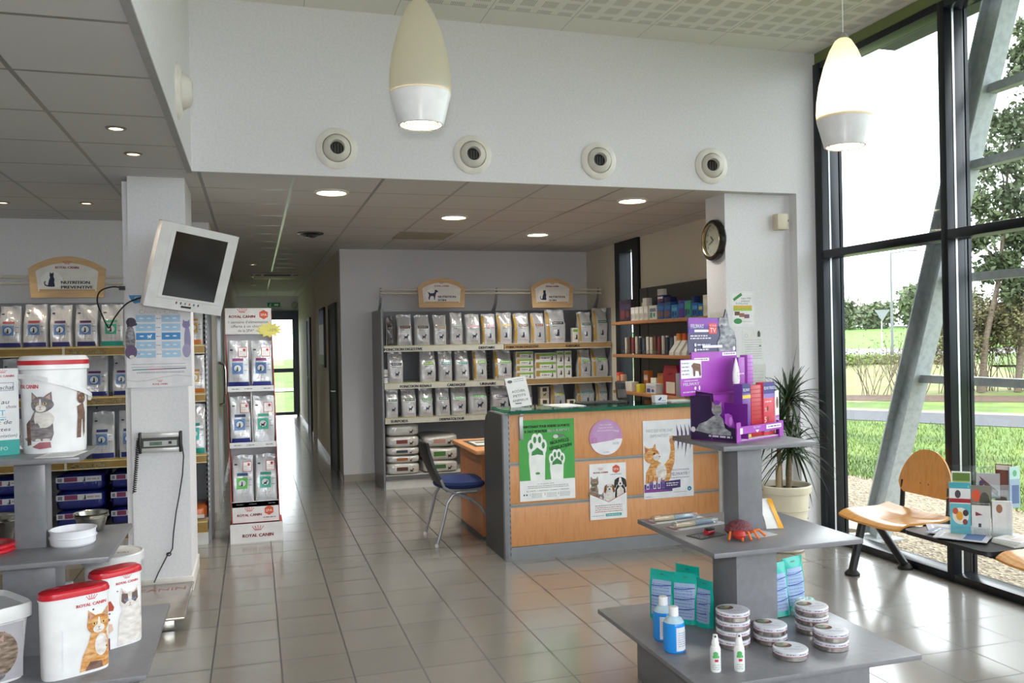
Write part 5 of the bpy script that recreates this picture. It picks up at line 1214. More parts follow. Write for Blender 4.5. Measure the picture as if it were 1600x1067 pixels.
for z0, z1, tx in ((1.555, 1.635, -1.25), (1.165, 1.24, -1.1), (.67, .745, -1.25), (.10, .205, None)):
    b = MB(); b.box(LX0, LX1, LY+.02, 8.02, z1-.03, z1-.012, C('#c9c9c6', .5)); sh = b.build('shelf', t, smooth=0); b = MB(); b.box(LX0, LX1, LY, LY+.02, z0, z1-.022, GO)
    b.box(LX0, LX1, LY-.004, LY+.02, z1-.022, z1-.017, C('#d9cfae', .35)); b.box(LX0, LX1, LY-.004, LY+.02, z0-.004, z0+.002, C('#d9cfae', .35)); b.box(LX0, LX1, LY, LY+.06, z1-.017, z1-.010, C('#b5993f', .35))
    b.box(-1.425, -1.408, LY-.005, LY+.02, z0-.006, z1-.012, C('#cfc9b4', .35))
    if tx: b.txt(Fr((0, LY-.001, 0), (1, 0, 0), (0, 0, 1), (0, -1, 0)), 'Chat stérilisé', tx, z0+.012, .044, '#dcd6b4', .0012, width=.27, bold=.0015)
    b.build('price_strip', sh, smooth=0)
b = MB()
for z in (2.14, 2.19): b.tube([(LX0, 7.62, z), (LX1, 7.62, z)], .011, C('#d8d4c6', .35), 8)
b.build('rail', t)
arch_sign((-1.42, 7.56, 2.02), .56, .33, 'cat', ['NUTRITION', 'PREVENTIVE'], 'arched pale wood sign with a cat over the left shelving')
RB = ('#9a2f3a', '#6f8fc0', '#44649f'); PB = ('#54305f', '#6f8fc0', '#44649f'); TG = ('#2f9a7a', '#3fae8a', '#2f9a7a'); NB = ('#2b3a6a', '#6f8fc0', '#44649f'); OB = ('#b5803a', '#c9a055', '#b58a3f'); TE = ('#1f7f7f', '#3fb5ae', '#2f9f98')
def lrow(z, items, where, group):
    for i, (x, w_, h_, bnd, foot, txt) in enumerate(items):
        me = bag_mesh('pet_food_bag', w_*.97, .125, h_, 500+i*11+int(z*50), '#cdcdd0', foot, bnd, 'cat', 'photo', False, False, .18)
        bag(me, '%s, %s' % (txt, where), (x, LY+.06+.07, z), group, random.uniform(-.06, .06))
NV, TL_, OR = '#222a72', '#1f9a8f', '#c2702a'
lrow(1.624, [(-1.97, .17, .33, NB, NV, 'dark banded bag at the very edge of the photo')], 'left shelving top shelf', 'bags on the left shelving')
lrow(1.624, [(-1.80, .165, .325, RB, NV, 'red banded blue square bag next to the edge'), (-1.627, .172, .335, RB, NV, 'red banded blue square bag standing proud'), (-1.448, .168, .33, PB, NV, 'crumpled purple banded bag'), (-1.265, .178, .33, PB, NV, 'upright purple banded bag'), (-1.078, .175, .335, TG, TL_, 'teal green banded bag with teal foot'), (-.47, .15, .34, OB, OR, 'gold banded bag with orange foot right of the column')], 'left shelving top shelf', 'bags on the left shelving')
lrow(1.229, [(-1.79, .165, .31, PB, NV, 'purple banded bag above the handwritten sign'), (-1.60, .165, .32, RB, NV, 'blue square bag behind the bucket lid'), (-1.41, .165, .31, NB, NV, 'navy banded bag behind the bucket handle'), (-1.21, .19, .32, PB, NV, 'purple banded bag right of the white bucket'), (-1.01, .16, .32, PB, NV, 'purple banded bag beside the column'), (-.465, .155, .31, OB, OR, 'gold square bag with orange foot right of the column')], 'left shelving second shelf', 'bags on the left shelving')
lrow(.734, [(-1.78, .165, .34, NB, NV, 'blue square bag behind the handwritten sign'), (-1.58, .165, .34, NB, NV, 'blue square bag hidden by the bucket'), (-1.37, .165, .35, NB, NV, 'blue square bag at the bucket foot'), (-1.16, .172, .37, NB, NV, 'blue square bag right of the bucket'), (-.97, .165, .37, NB, NV, 'blue square bag beside the column'), (-.47, .155, .40, TE, TL_, 'teal square bag with teal foot right of the column')], 'left shelving third shelf', 'bags on the left shelving')
def navy_art(b, F, w, h, seed):
    b.rect(F, -w*.46, h*.55, w*.44, h*.86, '#c6c6cc', .001); b.rect(F, -w*.3, h*.58, -w*.04, h*.84, '#7a2f58', .0014); sil(b, F, 'cat', w*.06, h*.57, h*.26, '#20242c', .0014); b.greek(F, w*.15, w*.42, h*.66, h*.08, '#9a8a90', .0014, seed); b.rect(F, -w*.43, h*.6, -w*.34, h*.8, '#6a7080', .0014)
for k, x in enumerate((-1.86, -1.335, -.99)):
    z = .196; wd = (.34, .36, .26)[k]
    for j in range(3):
        h_ = (.14, .145, .135)[j]; me = lying_mesh('pet_food_sack', wd, .5, h_, 70+k*3+j, '#222c7a', navy_art)
        bag(me, 'navy sack lying flat, %s of the pile %s' % (('bottom', 'middle', 'top')[j], ('at the edge of the photo', 'behind the steel bowl', 'beside the column')[k]), (x, LY+.32, z), 'navy sacks on the bottom deck', 0, 0, 'pet_food_sack'); z += h_*1.02
me = lying_mesh('pet_food_sack', .2, .45, .10, 90, '#c2622a', lambda b, F, w, h, s: b.rect(F, -w*.4, h*.1, w*.4, h*.4, '#d9cfc4', .001))
bag(me, 'orange sack lying flat at the foot of the shelving right of the column', (-.495, LY+.30, .196), None, 0, 0, 'pet_food_sack')
b = MB(); r_ = random.Random(5)
for q in range(5):
    pts = [(.055*math.cos(2*PI*i/14)*(1+.2*r_.random())*(1-.1*q), .05*math.sin(2*PI*i/14)*(1+.25*r_.random()), 0) for i in range(14)]
rings = []
for z, k in ((0, .8), (.03, 1.), (.07, .95), (.11, .75), (.14, .4)): rings.append([((.075*k)*math.cos(2*PI*i/18)*(1+.22*r_.random()), .07*k*math.sin(2*PI*i/18)*(1+.22*r_.random()), z+.015*r_.random()) for i in range(18)])
b.loft(rings, noisy('crumpled_foil', [(.3, '#77787c'), (.7, '#c9cacc')], nscale=30., rough=.2, metal=.4, bs=.8, bd=.02)); tag(b.build('crumpled_bag', loc=(-1.44, LY+.20, .196+.452), smooth=.2), 'crumpled clear plastic bag beside the navy sacks behind the stand post', 'bag')
# ------------------------------------------------------------------ tiered display stands
TZ = (1.15, .75, .30); TH = (.225, .35, .50)
def tier_stand(cx, cy, label):
    t = thing('tiered_stand', label, 'display stand', (cx, cy, 0))
    for z, h in zip(TZ, TH):
        b = MB(); b.box(-h, h, -h, h, z-.02, z, 'grey_lam', .0015); b.build('shelf_board', t, smooth=.5)
    b = MB(); b.box(-.06, .06, -.06, .06, TZ[1], TZ[0]-.02, 'grey_lam', .001); b.build('upper_post', t, smooth=.5)
    b = MB(); b.box(-.10, .10, -.10, .10, TZ[2], TZ[1]-.02, 'grey_lam', .001); b.build('lower_post', t, smooth=.5)
    b = MB(); b.box(-.36, .36, -.36, .36, 0, TZ[2]-.02, 'grey_lam', .001); b.build('plinth', t, smooth=.5)
LCX, LCY = -.935, 4.17
RCX, RCY = 2.065, 3.325
tier_stand(LCX, LCY, 'grey tiered display stand at the left with bucket and steel bowls')
tier_stand(RCX, RCY, 'grey tiered display stand near the bench with tins and a purple display')

# ---- left stand, top
t = thing('food_bucket', 'white oval food bucket with red rimmed lid and cat picture', 'bucket', (-.865, 4.265, TZ[0]), .25)
rx, ry, hb = .133, .115, .365
def ov(a, k=1., n=2.7): c, s_ = math.cos(a), math.sin(a); return (rx*k*math.copysign(abs(c)**(2/n), c), ry*k*math.copysign(abs(s_)**(2/n), s_))
def ovr(k, z, n=48): return [(*ov(2*PI*i/n, k), z) for i in range(n)]
b = MB(); b.loft([ovr(.93, 0), ovr(.95, .02), ovr(1., hb)], 'white_pl')
def bk(a, z, l):   # a: metres around the wall measured from the front
    q = -PI/2 + a/.125; k = .95+.05*z/hb; x, y = ov(q, k); d = math.hypot(x, y); return (x+x/d*(l+.0014), y+y/d*(l+.0014), z)
f = Cv(bk, .014)
b.txt(f, 'ROYAL CANIN', -.115, .285, .024, '#c8202f', .0012, width=.13, bold=.0008)
cat_sit(b, f, -.045, .055, .098, 'fur_grey', .0006, 'fur_white'); b.ell(f, -.03, .15, .028, .038, 'fur_white', .0016)
b.poly(f, [(-.115, .035), (-.118, .13), (-.095, .15), (-.09, .04)], 'fur_brown', .001); b.poly(f, [(-.085, .03), (-.05, .05), (-.012, .05), (-.01, .025), (-.05, .02)], C('#a8646e', .5), .002)
b.poly(f, [(.07, .06), (.075, .16), (.072, .20), (.11, .215), (.128, .17), (.125, .08), (.115, .06), (.108, .14), (.10, .14), (.095, .06)], 'fur_brown', .0006); cat_head(b, f, .098, .235, .052, 'fur_brown', .0012, 'fur_brown', nose='#2b2020')
b.build('body', t, smooth=.9)
b = MB(); b.loft([ovr(1.045, hb), ovr(1.07, hb+.003), ovr(1.07, hb+.022)], 'white_pl', cap0=False, cap1=False); b.loft([ovr(1.075, hb+.022), ovr(1.075, hb+.042)], 'red', cap0=False, cap1=False); b.loft([ovr(1.07, hb+.042), ovr(.98, hb+.060), ovr(.9, hb+.062), ovr(.05, hb+.064)], 'white_pl', cap0=False); b.build('lid', t, smooth=.6)
b = MB(); pts = []
for i in range(15):
    q = -PI+PI*i/14; x, y = ov(q, 1.12); pts.append((x*1.03, y*1.02, hb-.02-.13*math.sin(-q)*(.6+.4*math.sin(-q))*(1 if True else 0)+.0))
pts = [(math.cos(q)*rx*1.13, math.sin(q)*ry*1.16, hb-.035-.06*(1+math.cos(q))/2*1.6+.03*math.sin(-q)) for q in [-PI+PI*i/16 for i in range(17)]]
for p, q in zip(pts, pts[1:]):
    b.loft([[(p[0], p[1], p[2]-.011), (p[0]*1.02, p[1]*1.02, p[2]-.011), (p[0]*1.02, p[1]*1.02, p[2]+.011), (p[0], p[1], p[2]+.011)], [(q[0], q[1], q[2]-.011), (q[0]*1.02, q[1]*1.02, q[2]-.011), (q[0]*1.02, q[1]*1.02, q[2]+.011), (q[0], q[1], q[2]+.011)]], 'white_pl')
b.lathe([(.016, 0), (.018, .012), (.001, .014)], 'white_pl', n=16, mat=Matrix.Translation((rx*1.02, 0, hb-.13)) @ Matrix.Rotation(PI/2, 4, 'Y')); b.build('handle', t)
b = MB(); w_, h_ = .235, .375; b.x = Matrix.Translation((-1.095, 4.135, TZ[0])) @ Matrix.Rotation(.42, 4, 'Z')
b.box(-w_/2, w_/2, 0, .012, 0, h_, C('#e8e8ea', .4)); f = Fr((-w_/2, -.0005, 0), (1, 0, 0), (0, 0, 1), (0, -1, 0))
b.rect(f, 0, 0, w_, .066, '#2fa59d', .0006); b.txt(f, 'INFO', .165, .022, .022, '#bfe4e0', .001, width=.05)
crown_logo(b, f, .175, .338, .085, '#c8202f', .001)
for s_, x, y, h2, w2, sl in (('pour tout achat', .135, .285, .024, .16, .2), ('cadeau au', .13, .222, .026, .13, .2), ('choix', .205, .203, .02, .04, .2), ('paquet de', .14, .135, .024, .13, .2), ('croquettes', .13, .105, .022, .14, .2), ('(en votre présentation)', .13, .078, .020, .19, .2)): b.txt(f, s_, x, y, h2, '#2b2b3a', .001, width=w2, slant=sl)
for q in ((.03, .279, .215, .281), (.03, .312, .215, .314), (.214, .279, .216, .314)): b.rect(f, *q, '#4a6aa8', .001)
b.txt(f, 'OFFERT', .12, .172, .034, '#4aa5c8', .001, width=.125); b.rect(f, .055, .163, .185, .165, '#4aa5c8', .001); b.greek(f, .09, .185, .152, .005, '#4aa5c8', .001)
tag(b.build('promo_sign', smooth=0), 'white sign with handwriting and a teal foot beside the bucket', 'sign')
b = MB(); b.box(-.075, .075, -.1, .1, 0, .0015, 'paper'); f = Fr((-.075, -.1, .0016), (1, 0, 0), (0, 1, 0))
for k in range(6): b.greek(f, .02, .13, .04+.022*k, .004, '#c0c0c4', .0003, k)
tag(b.build('leaflet', loc=(-.80, 4.07, TZ[0]+.0006), rotz=-.12, smooth=0), 'white leaflet lying in front of the bucket', 'leaflet')

# ---- left stand, middle
def bowl_profile(r0, r1, h): return [(.001, 0), (r0, 0), (r0+.004, .006), (r1-.004, h-.006), (r1+.005, h-.002), (r1+.005, h), (r1-.002, h), (r1-.008, h-.008), (r0-.002, .012), (.001, .010)]
def bowl(loc, k, label, n):
    t = thing('steel_bowl', label, 'bowl', loc, 0, 'steel pet bowls on the left stand')
    b = MB(); b.lathe(bowl_profile(.055*k, .08*k, .078*k), 'steel', n=44, cap0=False, cap1=False); b.build('body', t, smooth=.5)
    for i in range(n):
        b = MB(); z0 = .078*k+.008*(i+1); b.lathe([(.074*k, z0-.012), (.083*k, z0), (.085*k, z0+.002), (.078*k, z0-.002), (.06*k, .03+.008*i)], 'steel', n=44, cap0=False, cap1=False); b.build('rim', t, smooth=.5)
bowl((-.745, 4.395, TZ[1]), .9, 'nested steel bowls at the right edge of the left stand', 2)
bowl((-1.125, 4.36, TZ[1]), 1.2, 'large steel bowl at the left edge of the photo', 1)
for k in range(2):
    b = MB(); b.lathe([(.001, 0), (.083, 0), (.090, .008), (.0915, .034), (.096, .036), (.096, .039), (.089, .039), (.086, .012), (.001, .010)], C('#e9eaf0', .3), n=44, cap0=False, cap1=False)
    tag(b.build('dish', loc=(-.775, 4.135, TZ[1]+.030*k), smooth=.6), 'round white plastic dish, %s of two stacked on the left stand' % ('lower', 'upper')[k], 'dish', 'white dishes stacked on the left stand')
for k in range(2):
    b = MB(); b.lathe([(.001, 0), (.098, 0), (.104, .006), (.104, .014), (.095, .018), (.085, .013), (.001, .015)], C('#d02a36', .25), n=44, cap0=False, cap1=False)
    tag(b.build('lid', loc=(-1.095, 4.105, TZ[1]+.019*k), smooth=.6), 'round red plastic lid, %s of two on the left stand' % ('lower', 'upper')[k], 'lid', 'red lids on the left stand')

# ---- left stand, bottom
def slim(t, L, T, H, cat):
    n = 48
    def o(q, k=1.):
        c, s_ = math.cos(q), math.sin(q); e = 3.6; return (L/2*k*math.copysign(abs(c)**(2/e), c), T/2*k*math.copysign(abs(s_)**(2/2.6), s_))
    R_ = lambda k, z: [(*o(2*PI*i/n, k), z) for i in range(n)]
    b = MB(); b.loft([R_(.955, 0), R_(.97, .01), R_(1., H)], 'white_pl')
    def fr(x, z, l):
        k = .97+.03*z/H; u = min(.995, abs(x)/(L/2*k)); y = -T/2*k*(1-u**3.6)**(1/2.6); return (x, y-l-.0015, z)
    f = Cv(fr, .02)
    for x in (-.06,):
        b.line(f, [(x, .03), (x, H*.62)], .005, C('#e9e9ef', .3), .0005)
    if cat == 1:
        crown_logo(b, f, .05, H*.865, .115, '#c8303a', .001); g = 'fur_ginger'
        b.poly(f, [(.0, .012), (.012, .07), (.035, .12), (.045, .16), (.105, .17), (.118, .10), (.118, .012)], g, .0006); b.ell(f, .085, .105, .026, .045, 'fur_white', .001)
        cat_head(b, f, .076, .190, .088, g, .0014, 'fur_white'); b.poly(f, [(.02, .012), (.04, .045), (.085, .04), (.09, .012)], 'fur_brown', .0013)
        for x, y in ((.055, .252), (.108, .09)): b.ell(f, x, y, .004, .004, '#4a3a3a', .001, 8)
    else:
        crown_logo(b, f, .025, H*.89, .10, '#c8303a', .001)
        b.poly(f, [(-.022, .006), (-.014, .12), (.01, .19), (.075, .20), (.10, .10), (.10, .006)], 'fur_white', .0006); cat_head(b, f, .035, .195, .085, 'fur_white', .0012, 'fur_white', 'blue', mask=C('#6f5a58', .8))
        b.poly(f, [(-.085, .2), (-.05, .21), (-.035, .18), (-.04, .165), (-.08, .17)], '#b0432f', .001); b.poly(f, [(-.08, .0), (-.055, .0), (-.055, .05), (-.08, .05)], '#7a2030', .001)
        b.poly(f, [(-.08, .06), (-.04, .08), (-.045, .11), (-.08, .115)], '#e5c2b0', .001)
        for x, y, r_ in ((-.06, .27, .004), (-.06, .13, .007), (-.055, .155, .004), (-.02, .245, .003)): b.ell(f, x, y, r_, r_, '#6a4a50', .001, 8)
    b.build('body', t, smooth=.9)
    b = MB(); b.loft([R_(1.03, H-.004), R_(1.04, H+.004)], 'white_pl', cap1=False); b.loft([R_(1.035, H+.004), R_(1.04, H+.012), R_(1.0, H+.026), R_(.9, H+.032), R_(.3, H+.034)], C('#cf2030', .22), cap0=False); b.build('lid', t, smooth=.6)
t = thing('kibble_box', 'slim red lidded kibble box with ginger cat at the front of the left stand', 'container', (-.715, 3.81, TZ[2]), .45); slim(t, .255, .115, .312, 1)
t = thing('kibble_box', 'slim red lidded kibble box with pale cat behind the ginger one', 'container', (-.605, 4.11, TZ[2]), .6); slim(t, .215, .11, .305, 2)
t = thing('food_bucket', 'round white bucket with pale lid half hidden under the middle board of the left stand', 'bucket', (-.665, 4.46, TZ[2]))
b = MB(); b.lathe([(.112, 0), (.125, .30)], 'white_pl', n=40); b.build('body', t)
b = MB(); b.lathe([(.128, .285), (.137, .29), (.137, .325), (.130, .33), (.124, .324), (.001, .322)], C('#dfdfe0', .35), n=40, cap0=False, cap1=False); f = Fr((0, 0, .3225), (1, 0, 0), (0, 1, 0)); b.txt(f, 'ROYAL', .02, -.01, .04, '#b0303c', .0006, width=.12); b.build('lid', t)
me = box_mesh(.15, .08, .245, '#e4e4e8', lambda b, f, w, h: (cat_head(b, f, w*.5, h*.72, w*.5, 'fur_black', .0006), cat_sit(b, f, w*.5, h*.05, w*.35, 'fur_grey', .0005, head=False)))
put(me, 'cat_carton', 'white carton with a black and white cat face behind the kibble boxes', 'box', (-.885, 4.27, TZ[2]))
t = thing('food_bucket', 'square white bucket with tabby cat photo at the left edge of the photo', 'bucket', (-1.075, 3.85, TZ[2]), .62)
n = 40
def sq(k, z, e=6.): return [(.15*k*math.copysign(abs(math.cos(2*PI*i/n))**(2/e), math.cos(2*PI*i/n)), .15*k*math.copysign(abs(math.sin(2*PI*i/n))**(2/e), math.sin(2*PI*i/n)), z) for i in range(n)]
b = MB(); b.loft([sq(.86, 0), sq(1., .25)], 'white_pl')
f = Fr((-.12, -.1335, 0), (1, 0, 0), (0, -.018/.25, 1), (0, -1, 0)); b.rect(f, .01, .012, .235, .235, '#b9b6bd', .002)
b.ell(f, .13, .12, .085, .095, 'fur_tabby', .003); b.ell(f, .13, .09, .05, .05, 'fur_tabby', .0034); cat_head(b, f, .12, .14, .1, 'fur_tabby', .004, 'fur_tabby'); b.ell(f, .1, .035, .07, .025, 'fur_grey', .003)
f = Fr((-.1335, .12, 0), (0, -1, 0), (-.018/.25, 0, 1), (-1, 0, 0)); b.poly(f, [(.19, .0), (.235, .0), (.235, .10)], '#c8202f', .002); b.ell(f, .19, .12, .03, .012, '#1b1b1e', .002, 14, .3); b.build('body', t, smooth=.6)
b = MB(); b.loft([sq(1.02, .24), sq(1.09, .245), sq(1.09, .29), sq(1.06, .30), sq(1.02, .292), sq(.98, .280), sq(.1, .280)], C('#e8e9ea', .3), cap0=False); b.build('lid', t, smooth=.5)

# ------------------------------------------------------------------ right stand, bottom board
def can(loc, label, k):
    b = MB(); r, h = .069, .0385
    b.lathe([(.001, 0), (r-.003, 0), (r, .003), (r, .018), (r-.001, .0185)], C('#a9a39e', .25, .85), n=44, cap0=False, cap1=False); b.lathe([(r+.0005, .0185), (r+.0012, .020), (r+.0012, h-.004), (r-.002, h-.001), (.001, h-.001)], C('#dcdde4', .3), n=44, cap0=False, cap1=False)
    F = Cv(lambda a, z, l: ((r+.0014+l)*math.sin(a/r), -(r+.0014+l)*math.cos(a/r), z), .01)
    b.rect(F, -.19, .0195, .19, .0215, '#b0405a', .0004)
    for q in range(7): b.greek(F, -.18+.05*q, -.145+.05*q, .027, .0035, '#7d7890', .0004, q+k)
    f = Fr((0, 0, h-.0006), (1, 0, 0), (0, 1, 0)); b.ell(f, -.025, .02, .036, .028, 'fur_brown', .0003); b.ell(f, -.03, .022, .02, .018, '#6f8a70', .0006); b.ell(f, -.012, .03, .012, .010, '#c9a98c', .0008); b.txt(f, 'diet', .03, -.005, .014, '#8a8aa0', .0004); b.greek(f, -.03, .045, -.028, .004, '#9a9ab0', .0004, k)
    return tag(b.build('food_tin', loc=loc, rotz=.12*(k % 5)-.5, smooth=.5), label, 'tin', 'flat pet food tins on the right stand')
can_stacks = ((1.912, 3.175, 4, 'the four high stack beside the post'), (2.085, 3.165, 2, 'the two high stack in front of the post'), (2.062, 2.99, 1, ''), (2.33, 3.215, 3, 'the three high stack toward the window'), (2.28, 3.02, 2, 'the two high stack at the right front'))
q = 0
for x, y, n_, s_ in can_stacks:
    for k in range(n_):
        lab = 'round flat pet food tin, %s in %s' % (('bottom' if k == 0 else 'top' if k == n_-1 else lv[k]), s_) if n_ > 1 else 'single round flat pet food tin nearest the photographer on the right stand'
        can((x, y, TZ[2]+.039*k), lab, q); q += 1
def mouthwash(loc, label, rz):
    t = thing('liquid_bottle', label, 'bottle', loc, rz, 'blue liquid bottles on the right stand')
    liq, nt, bs = new_mat('blue_liquid'); bs.inputs['Base Color'].default_value = lin('#1f93ee'); bs.inputs['Roughness'].default_value = .08
    b = MB(); b.lathe([(.001, 0), (.040, 0), (.045, .006), (.045, .11), (.042, .122)], liq, n=36, cap0=False, cap1=False); b.lathe([(.0422, .1225), (.03, .14), (.018, .146), (.017, .152)], C('#b9d4e4', .1), n=36, cap0=False, cap1=False)
    F = Cv(lambda a, z, l: ((.0455+l)*math.sin(a/.045), -(.0455+l)*math.cos(a/.045), z), .01); b.rect(F, -.028, .012, .05, .108, '#e6e9f2', .0005); b.rect(F, .02, .094, .05, .108, '#3a3a8a', .0009); b.rect(F, .03, .012, .05, .028, '#3a3a8a', .0009)
    for k in range(7): b.greek(F, -.02, .035, .03+.009*k, .003, '#9aa0b8', .0009, k)
    b.build('body', t)
    b = MB(); b.lathe([(.018, .148), (.020, .149), (.020, .180), (.017, .184), (.001, .185)], 'white_pl', n=26, cap1=False); b.build('cap', t)
mouthwash((1.652, 3.205, TZ[2]), 'blue liquid bottle with white cap at the front left of the right stand', .35)
mouthwash((1.675, 3.345, TZ[2]), 'blue liquid bottle half hidden behind the front one on the right stand', -.2)
def spray(loc, label):
    t = thing('spray_bottle', label, 'bottle', loc, -.45, 'white spray bottles on the right stand')
    b = MB(); b.lathe([(.001, 0), (.019, 0), (.0205, .003), (.0205, .085), (.018, .096), (.013, .100)], 'white_pl', n=28, cap0=False, cap1=False)
    F = Cv(lambda a, z, l: ((.0208+l)*math.sin(a/.0205), -(.0208+l)*math.cos(a/.0205), z), .006); b.ell(F, 0, .072, .010, .010, '#5fb86a', .0005); b.rect(F, -.012, .056, .014, .066, '#5fb86a', .0005); b.rect(F, -.004, .042, .010, .052, '#c83a4a', .0005)
    for k in range(3): b.greek(F, -.012, .014, .012+.008*k, .003, '#a9c0b0', .0005, k)
    b.build('body', t)
    b = MB(); b.lathe([(.0145, .098), (.0145, .112), (.012, .120), (.009, .142), (.001, .144)], 'white_pl', n=24, cap1=False); b.box(-.004, .004, -.013, -.007, .134, .141, C('#55585a', .4)); b.build('spray_head', t)
spray((1.70, 2.955, TZ[2]), 'white spray bottle with green mark, nearer the blue liquid bottles'); spray((1.79, 2.93, TZ[2]), 'white spray bottle with green mark, nearer the tins')
def teal_bag(loc, rz, tilt, label, seed, w=.125, h=.225):
    r = random.Random(seed); b = MB(); d = .055; p = [r.uniform(0, 6) for _ in range(4)]
    def sf(u, v, sgn):
        x = (u-.5)*w; dd = d/2*max(0, 1-v)**.8*(1-(2*u-1)**4)*.95+.0012
        return (x, -sgn*dd+.006*math.sin(v*7+p[0]+u*3)*v, v*h)
    TM = C('#14b2a4', .22); n1, n2 = 14, 14
    for s_ in (1, -1): b.grid(lambda u, v: sf(u, v, s_), n1, n2, TM)
    bmesh.ops.remove_doubles(b.bm, verts=b.bm.verts[:], dist=.0005)
    f = Cv(lambda x, z, l: (lambda q: (q[0], q[1]-l-.0016, q[2]))(V(sf(x/w+.5, z/h, 1))), .02)
    b.rect(f, -w*.38, h*.10, w*.38, h*.80, '#9db4d8', .0006)
    for k in range(10): b.greek(f, -w*.34, w*.3, h*(.15+.062*k), .0035, '#6f86b8', .001, seed+k)
    for k in range(3): b.line(f, [(-w*.38, h*(.28+.2*k)), (w*.0, h*(.285+.2*k)), (w*.38, h*(.32+.2*k))], .004, '#2a3a9a', .0012)
    b.ell(f, 0, h*.92, w*.09, h*.016, '#0f8a78', .001, 12)
    o = b.build('treat_bag', smooth=1.); o.location = loc; o.rotation_euler = (tilt, 0, rz)
    tag(o, label, 'bag', 'teal treat bags on the right stand')
for a in (((1.79, 3.585, TZ[2]), -.9, -.03, 'teal treat bag at the outer left behind the blue bottles', 1), ((1.862, 3.50, TZ[2]), -.75, -.05, 'teal treat bag nearest in the group left of the post', 2),
          ((1.945, 3.625, TZ[2]), -.95, 0, 'teal treat bag at the back of the group left of the post', 3), ((1.925, 3.43, TZ[2]), -1.1, 0, 'teal treat bag partly hidden by the stand post', 4, .09, .21),
          ((2.315, 3.44, TZ[2]), .15, -.12, 'teal treat bag leaning to the right of the post', 5, .135, .24), ((2.445, 3.50, TZ[2]), .2, -.06, 'teal treat bag nearest the window on the right stand', 6, .135, .245)): teal_bag(*a)
b = MB(); r_ = random.Random(9); rings = [[(.055*k*math.cos(2*PI*i/16)*(1+.3*r_.random()), .03*k*math.sin(2*PI*i/16)*(1+.3*r_.random()), z) for i in range(16)] for z, k in ((0, .8), (.025, 1.1), (.05, 1.), (.08, .7))]
b.loft(rings, noisy('clear_wrapper', [(.35, '#5fc4b4'), (.65, '#dfeaea')], nscale=40., rough=.12, bs=.8, bd=.02)); tag(b.build('wrapper', loc=(2.43, 3.40, TZ[2]), smooth=.2), 'crumpled shiny wrapper in front of the window side teal bag', 'wrapper')

# ---- right stand, middle board
def brush_pack(loc, rz, label):
    t = thing('brush_pack', label, 'pack', loc, rz, 'long blister packs on the right stand')
    b = MB(); b.box(-.15, .15, -.042, .042, 0, .0015, C('#d8dade', .4)); f = Fr((-.15, -.042, .0016), (1, 0, 0), (0, 1, 0)); b.rect(f, 0, 0, .03, .084, '#8a5a66', .0004); b.rect(f, .25, .05, .3, .084, '#a5aab8', .0004); b.greek(f, .2, .29, .015, .006, '#7a86a0', .0004); b.build('card', t, smooth=0)
    b = MB(); b.tube([(-.115, 0, .012), (-.01, 0, .013)], [.010, .012], C('#e3cda8', .35), 14); b.build('brush_handle', t)
    b = MB(); b.tube([(-.008, 0, .013), (.10, .005, .012)], [.011, .009], C('#a9bccb', .15), 14); b.build('brush_tube', t)
    b = MB(); b.box(-.125, .115, -.022, .022, .002, .028, 'film', .008); b.build('blister', t)
brush_pack((1.872, 3.60, TZ[1]), .10, 'long blister pack at the back corner of the middle board'); brush_pack((1.900, 3.455, TZ[1]), .18, 'long blister pack in front of the other long pack')
b = MB(); b.box(-.075, .075, -.045, .045, 0, .003, C('#3b3d42', .4)); f = Fr((-.075, -.045, .0035), (1, 0, 0), (0, 1, 0))
for k in range(4): b.greek(f, .01, .06, .015+.016*k, .006, '#b9b9bb', .0004, k)
b.tube([(.0, .0, .014), (.05, .01, .014)], .012, C('#b5222c', .35), 10); b.box(.0, .045, -.01, .012, .018, .030, 'black', .004); tag(b.build('lead_pack', loc=(1.845, 3.265, TZ[1]), rotz=.3), 'dark card pack with a red item beside the bug toy', 'pack')
t = thing('bug_toy', 'maroon beetle toy with orange rope legs on the middle board', 'toy', (1.955, 3.185, TZ[1]), .25)
mar = noisy('maroon_mesh_fabric', [(.35, '#3f1a22'), (.6, '#7a3a44')], nscale=140., rough=.7, bs=.5, bd=.006)
b = MB(); b.lathe([(.001, .018), (.05, .02), (.064, .034), (.058, .052), (.04, .066), (.018, .073), (.001, .075)], mar, n=32, sx=1.05, sy=.8, cap0=False, cap1=False); b.build('body', t)
b = MB(); b.lathe([(.001, .008), (.024, .012), (.030, .025), (.022, .040), (.001, .044)], C('#b5302a', .5), c=(-.045, -.045, 0), n=20, cap0=False, cap1=False); b.build('head', t)
og = C('#e0702a', .6)
for x0, y0, x1, y1 in ((-.03, -.04, -.055, -.075), (-.01, -.045, -.015, -.085), (.015, -.045, .03, -.085), (.035, -.035, .095, -.062), (-.05, -.01, -.09, -.03)):
    b = MB(); b.tube([(x0, y0, .026), ((x0+x1)/2, (y0+y1)/2, .034), (x1*.93, y1*.93, .012), (x1, y1, .006)], .0055, og, 8); b.build('leg', t)
b = MB(); b.box(-.06, .06, -.045, .045, 0, .0015, C('#bfc0c6', .5)); tag(b.build('slip', loc=(2.065, 3.20, TZ[1]), rotz=.2, smooth=0), 'small pale slip of paper at the foot of the post', 'paper')
b = MB()
def mg(u, v): z = .005+.125*v; return ((u-.5)*.075-.035*v*v+.0, -.045*(1-v)**1.6+.03*math.sin(v*PI)*(u-.3), z)
b.grid(mg, 8, 12, C('#dcdad6', .5)); b.grid(lambda u, v: (mg(1-.3*(1-u), v)[0]+.004, mg(1-.3*(1-u), v)[1]-.004, mg(u, v)[2]), 3, 12, C('#eaa520', .45))
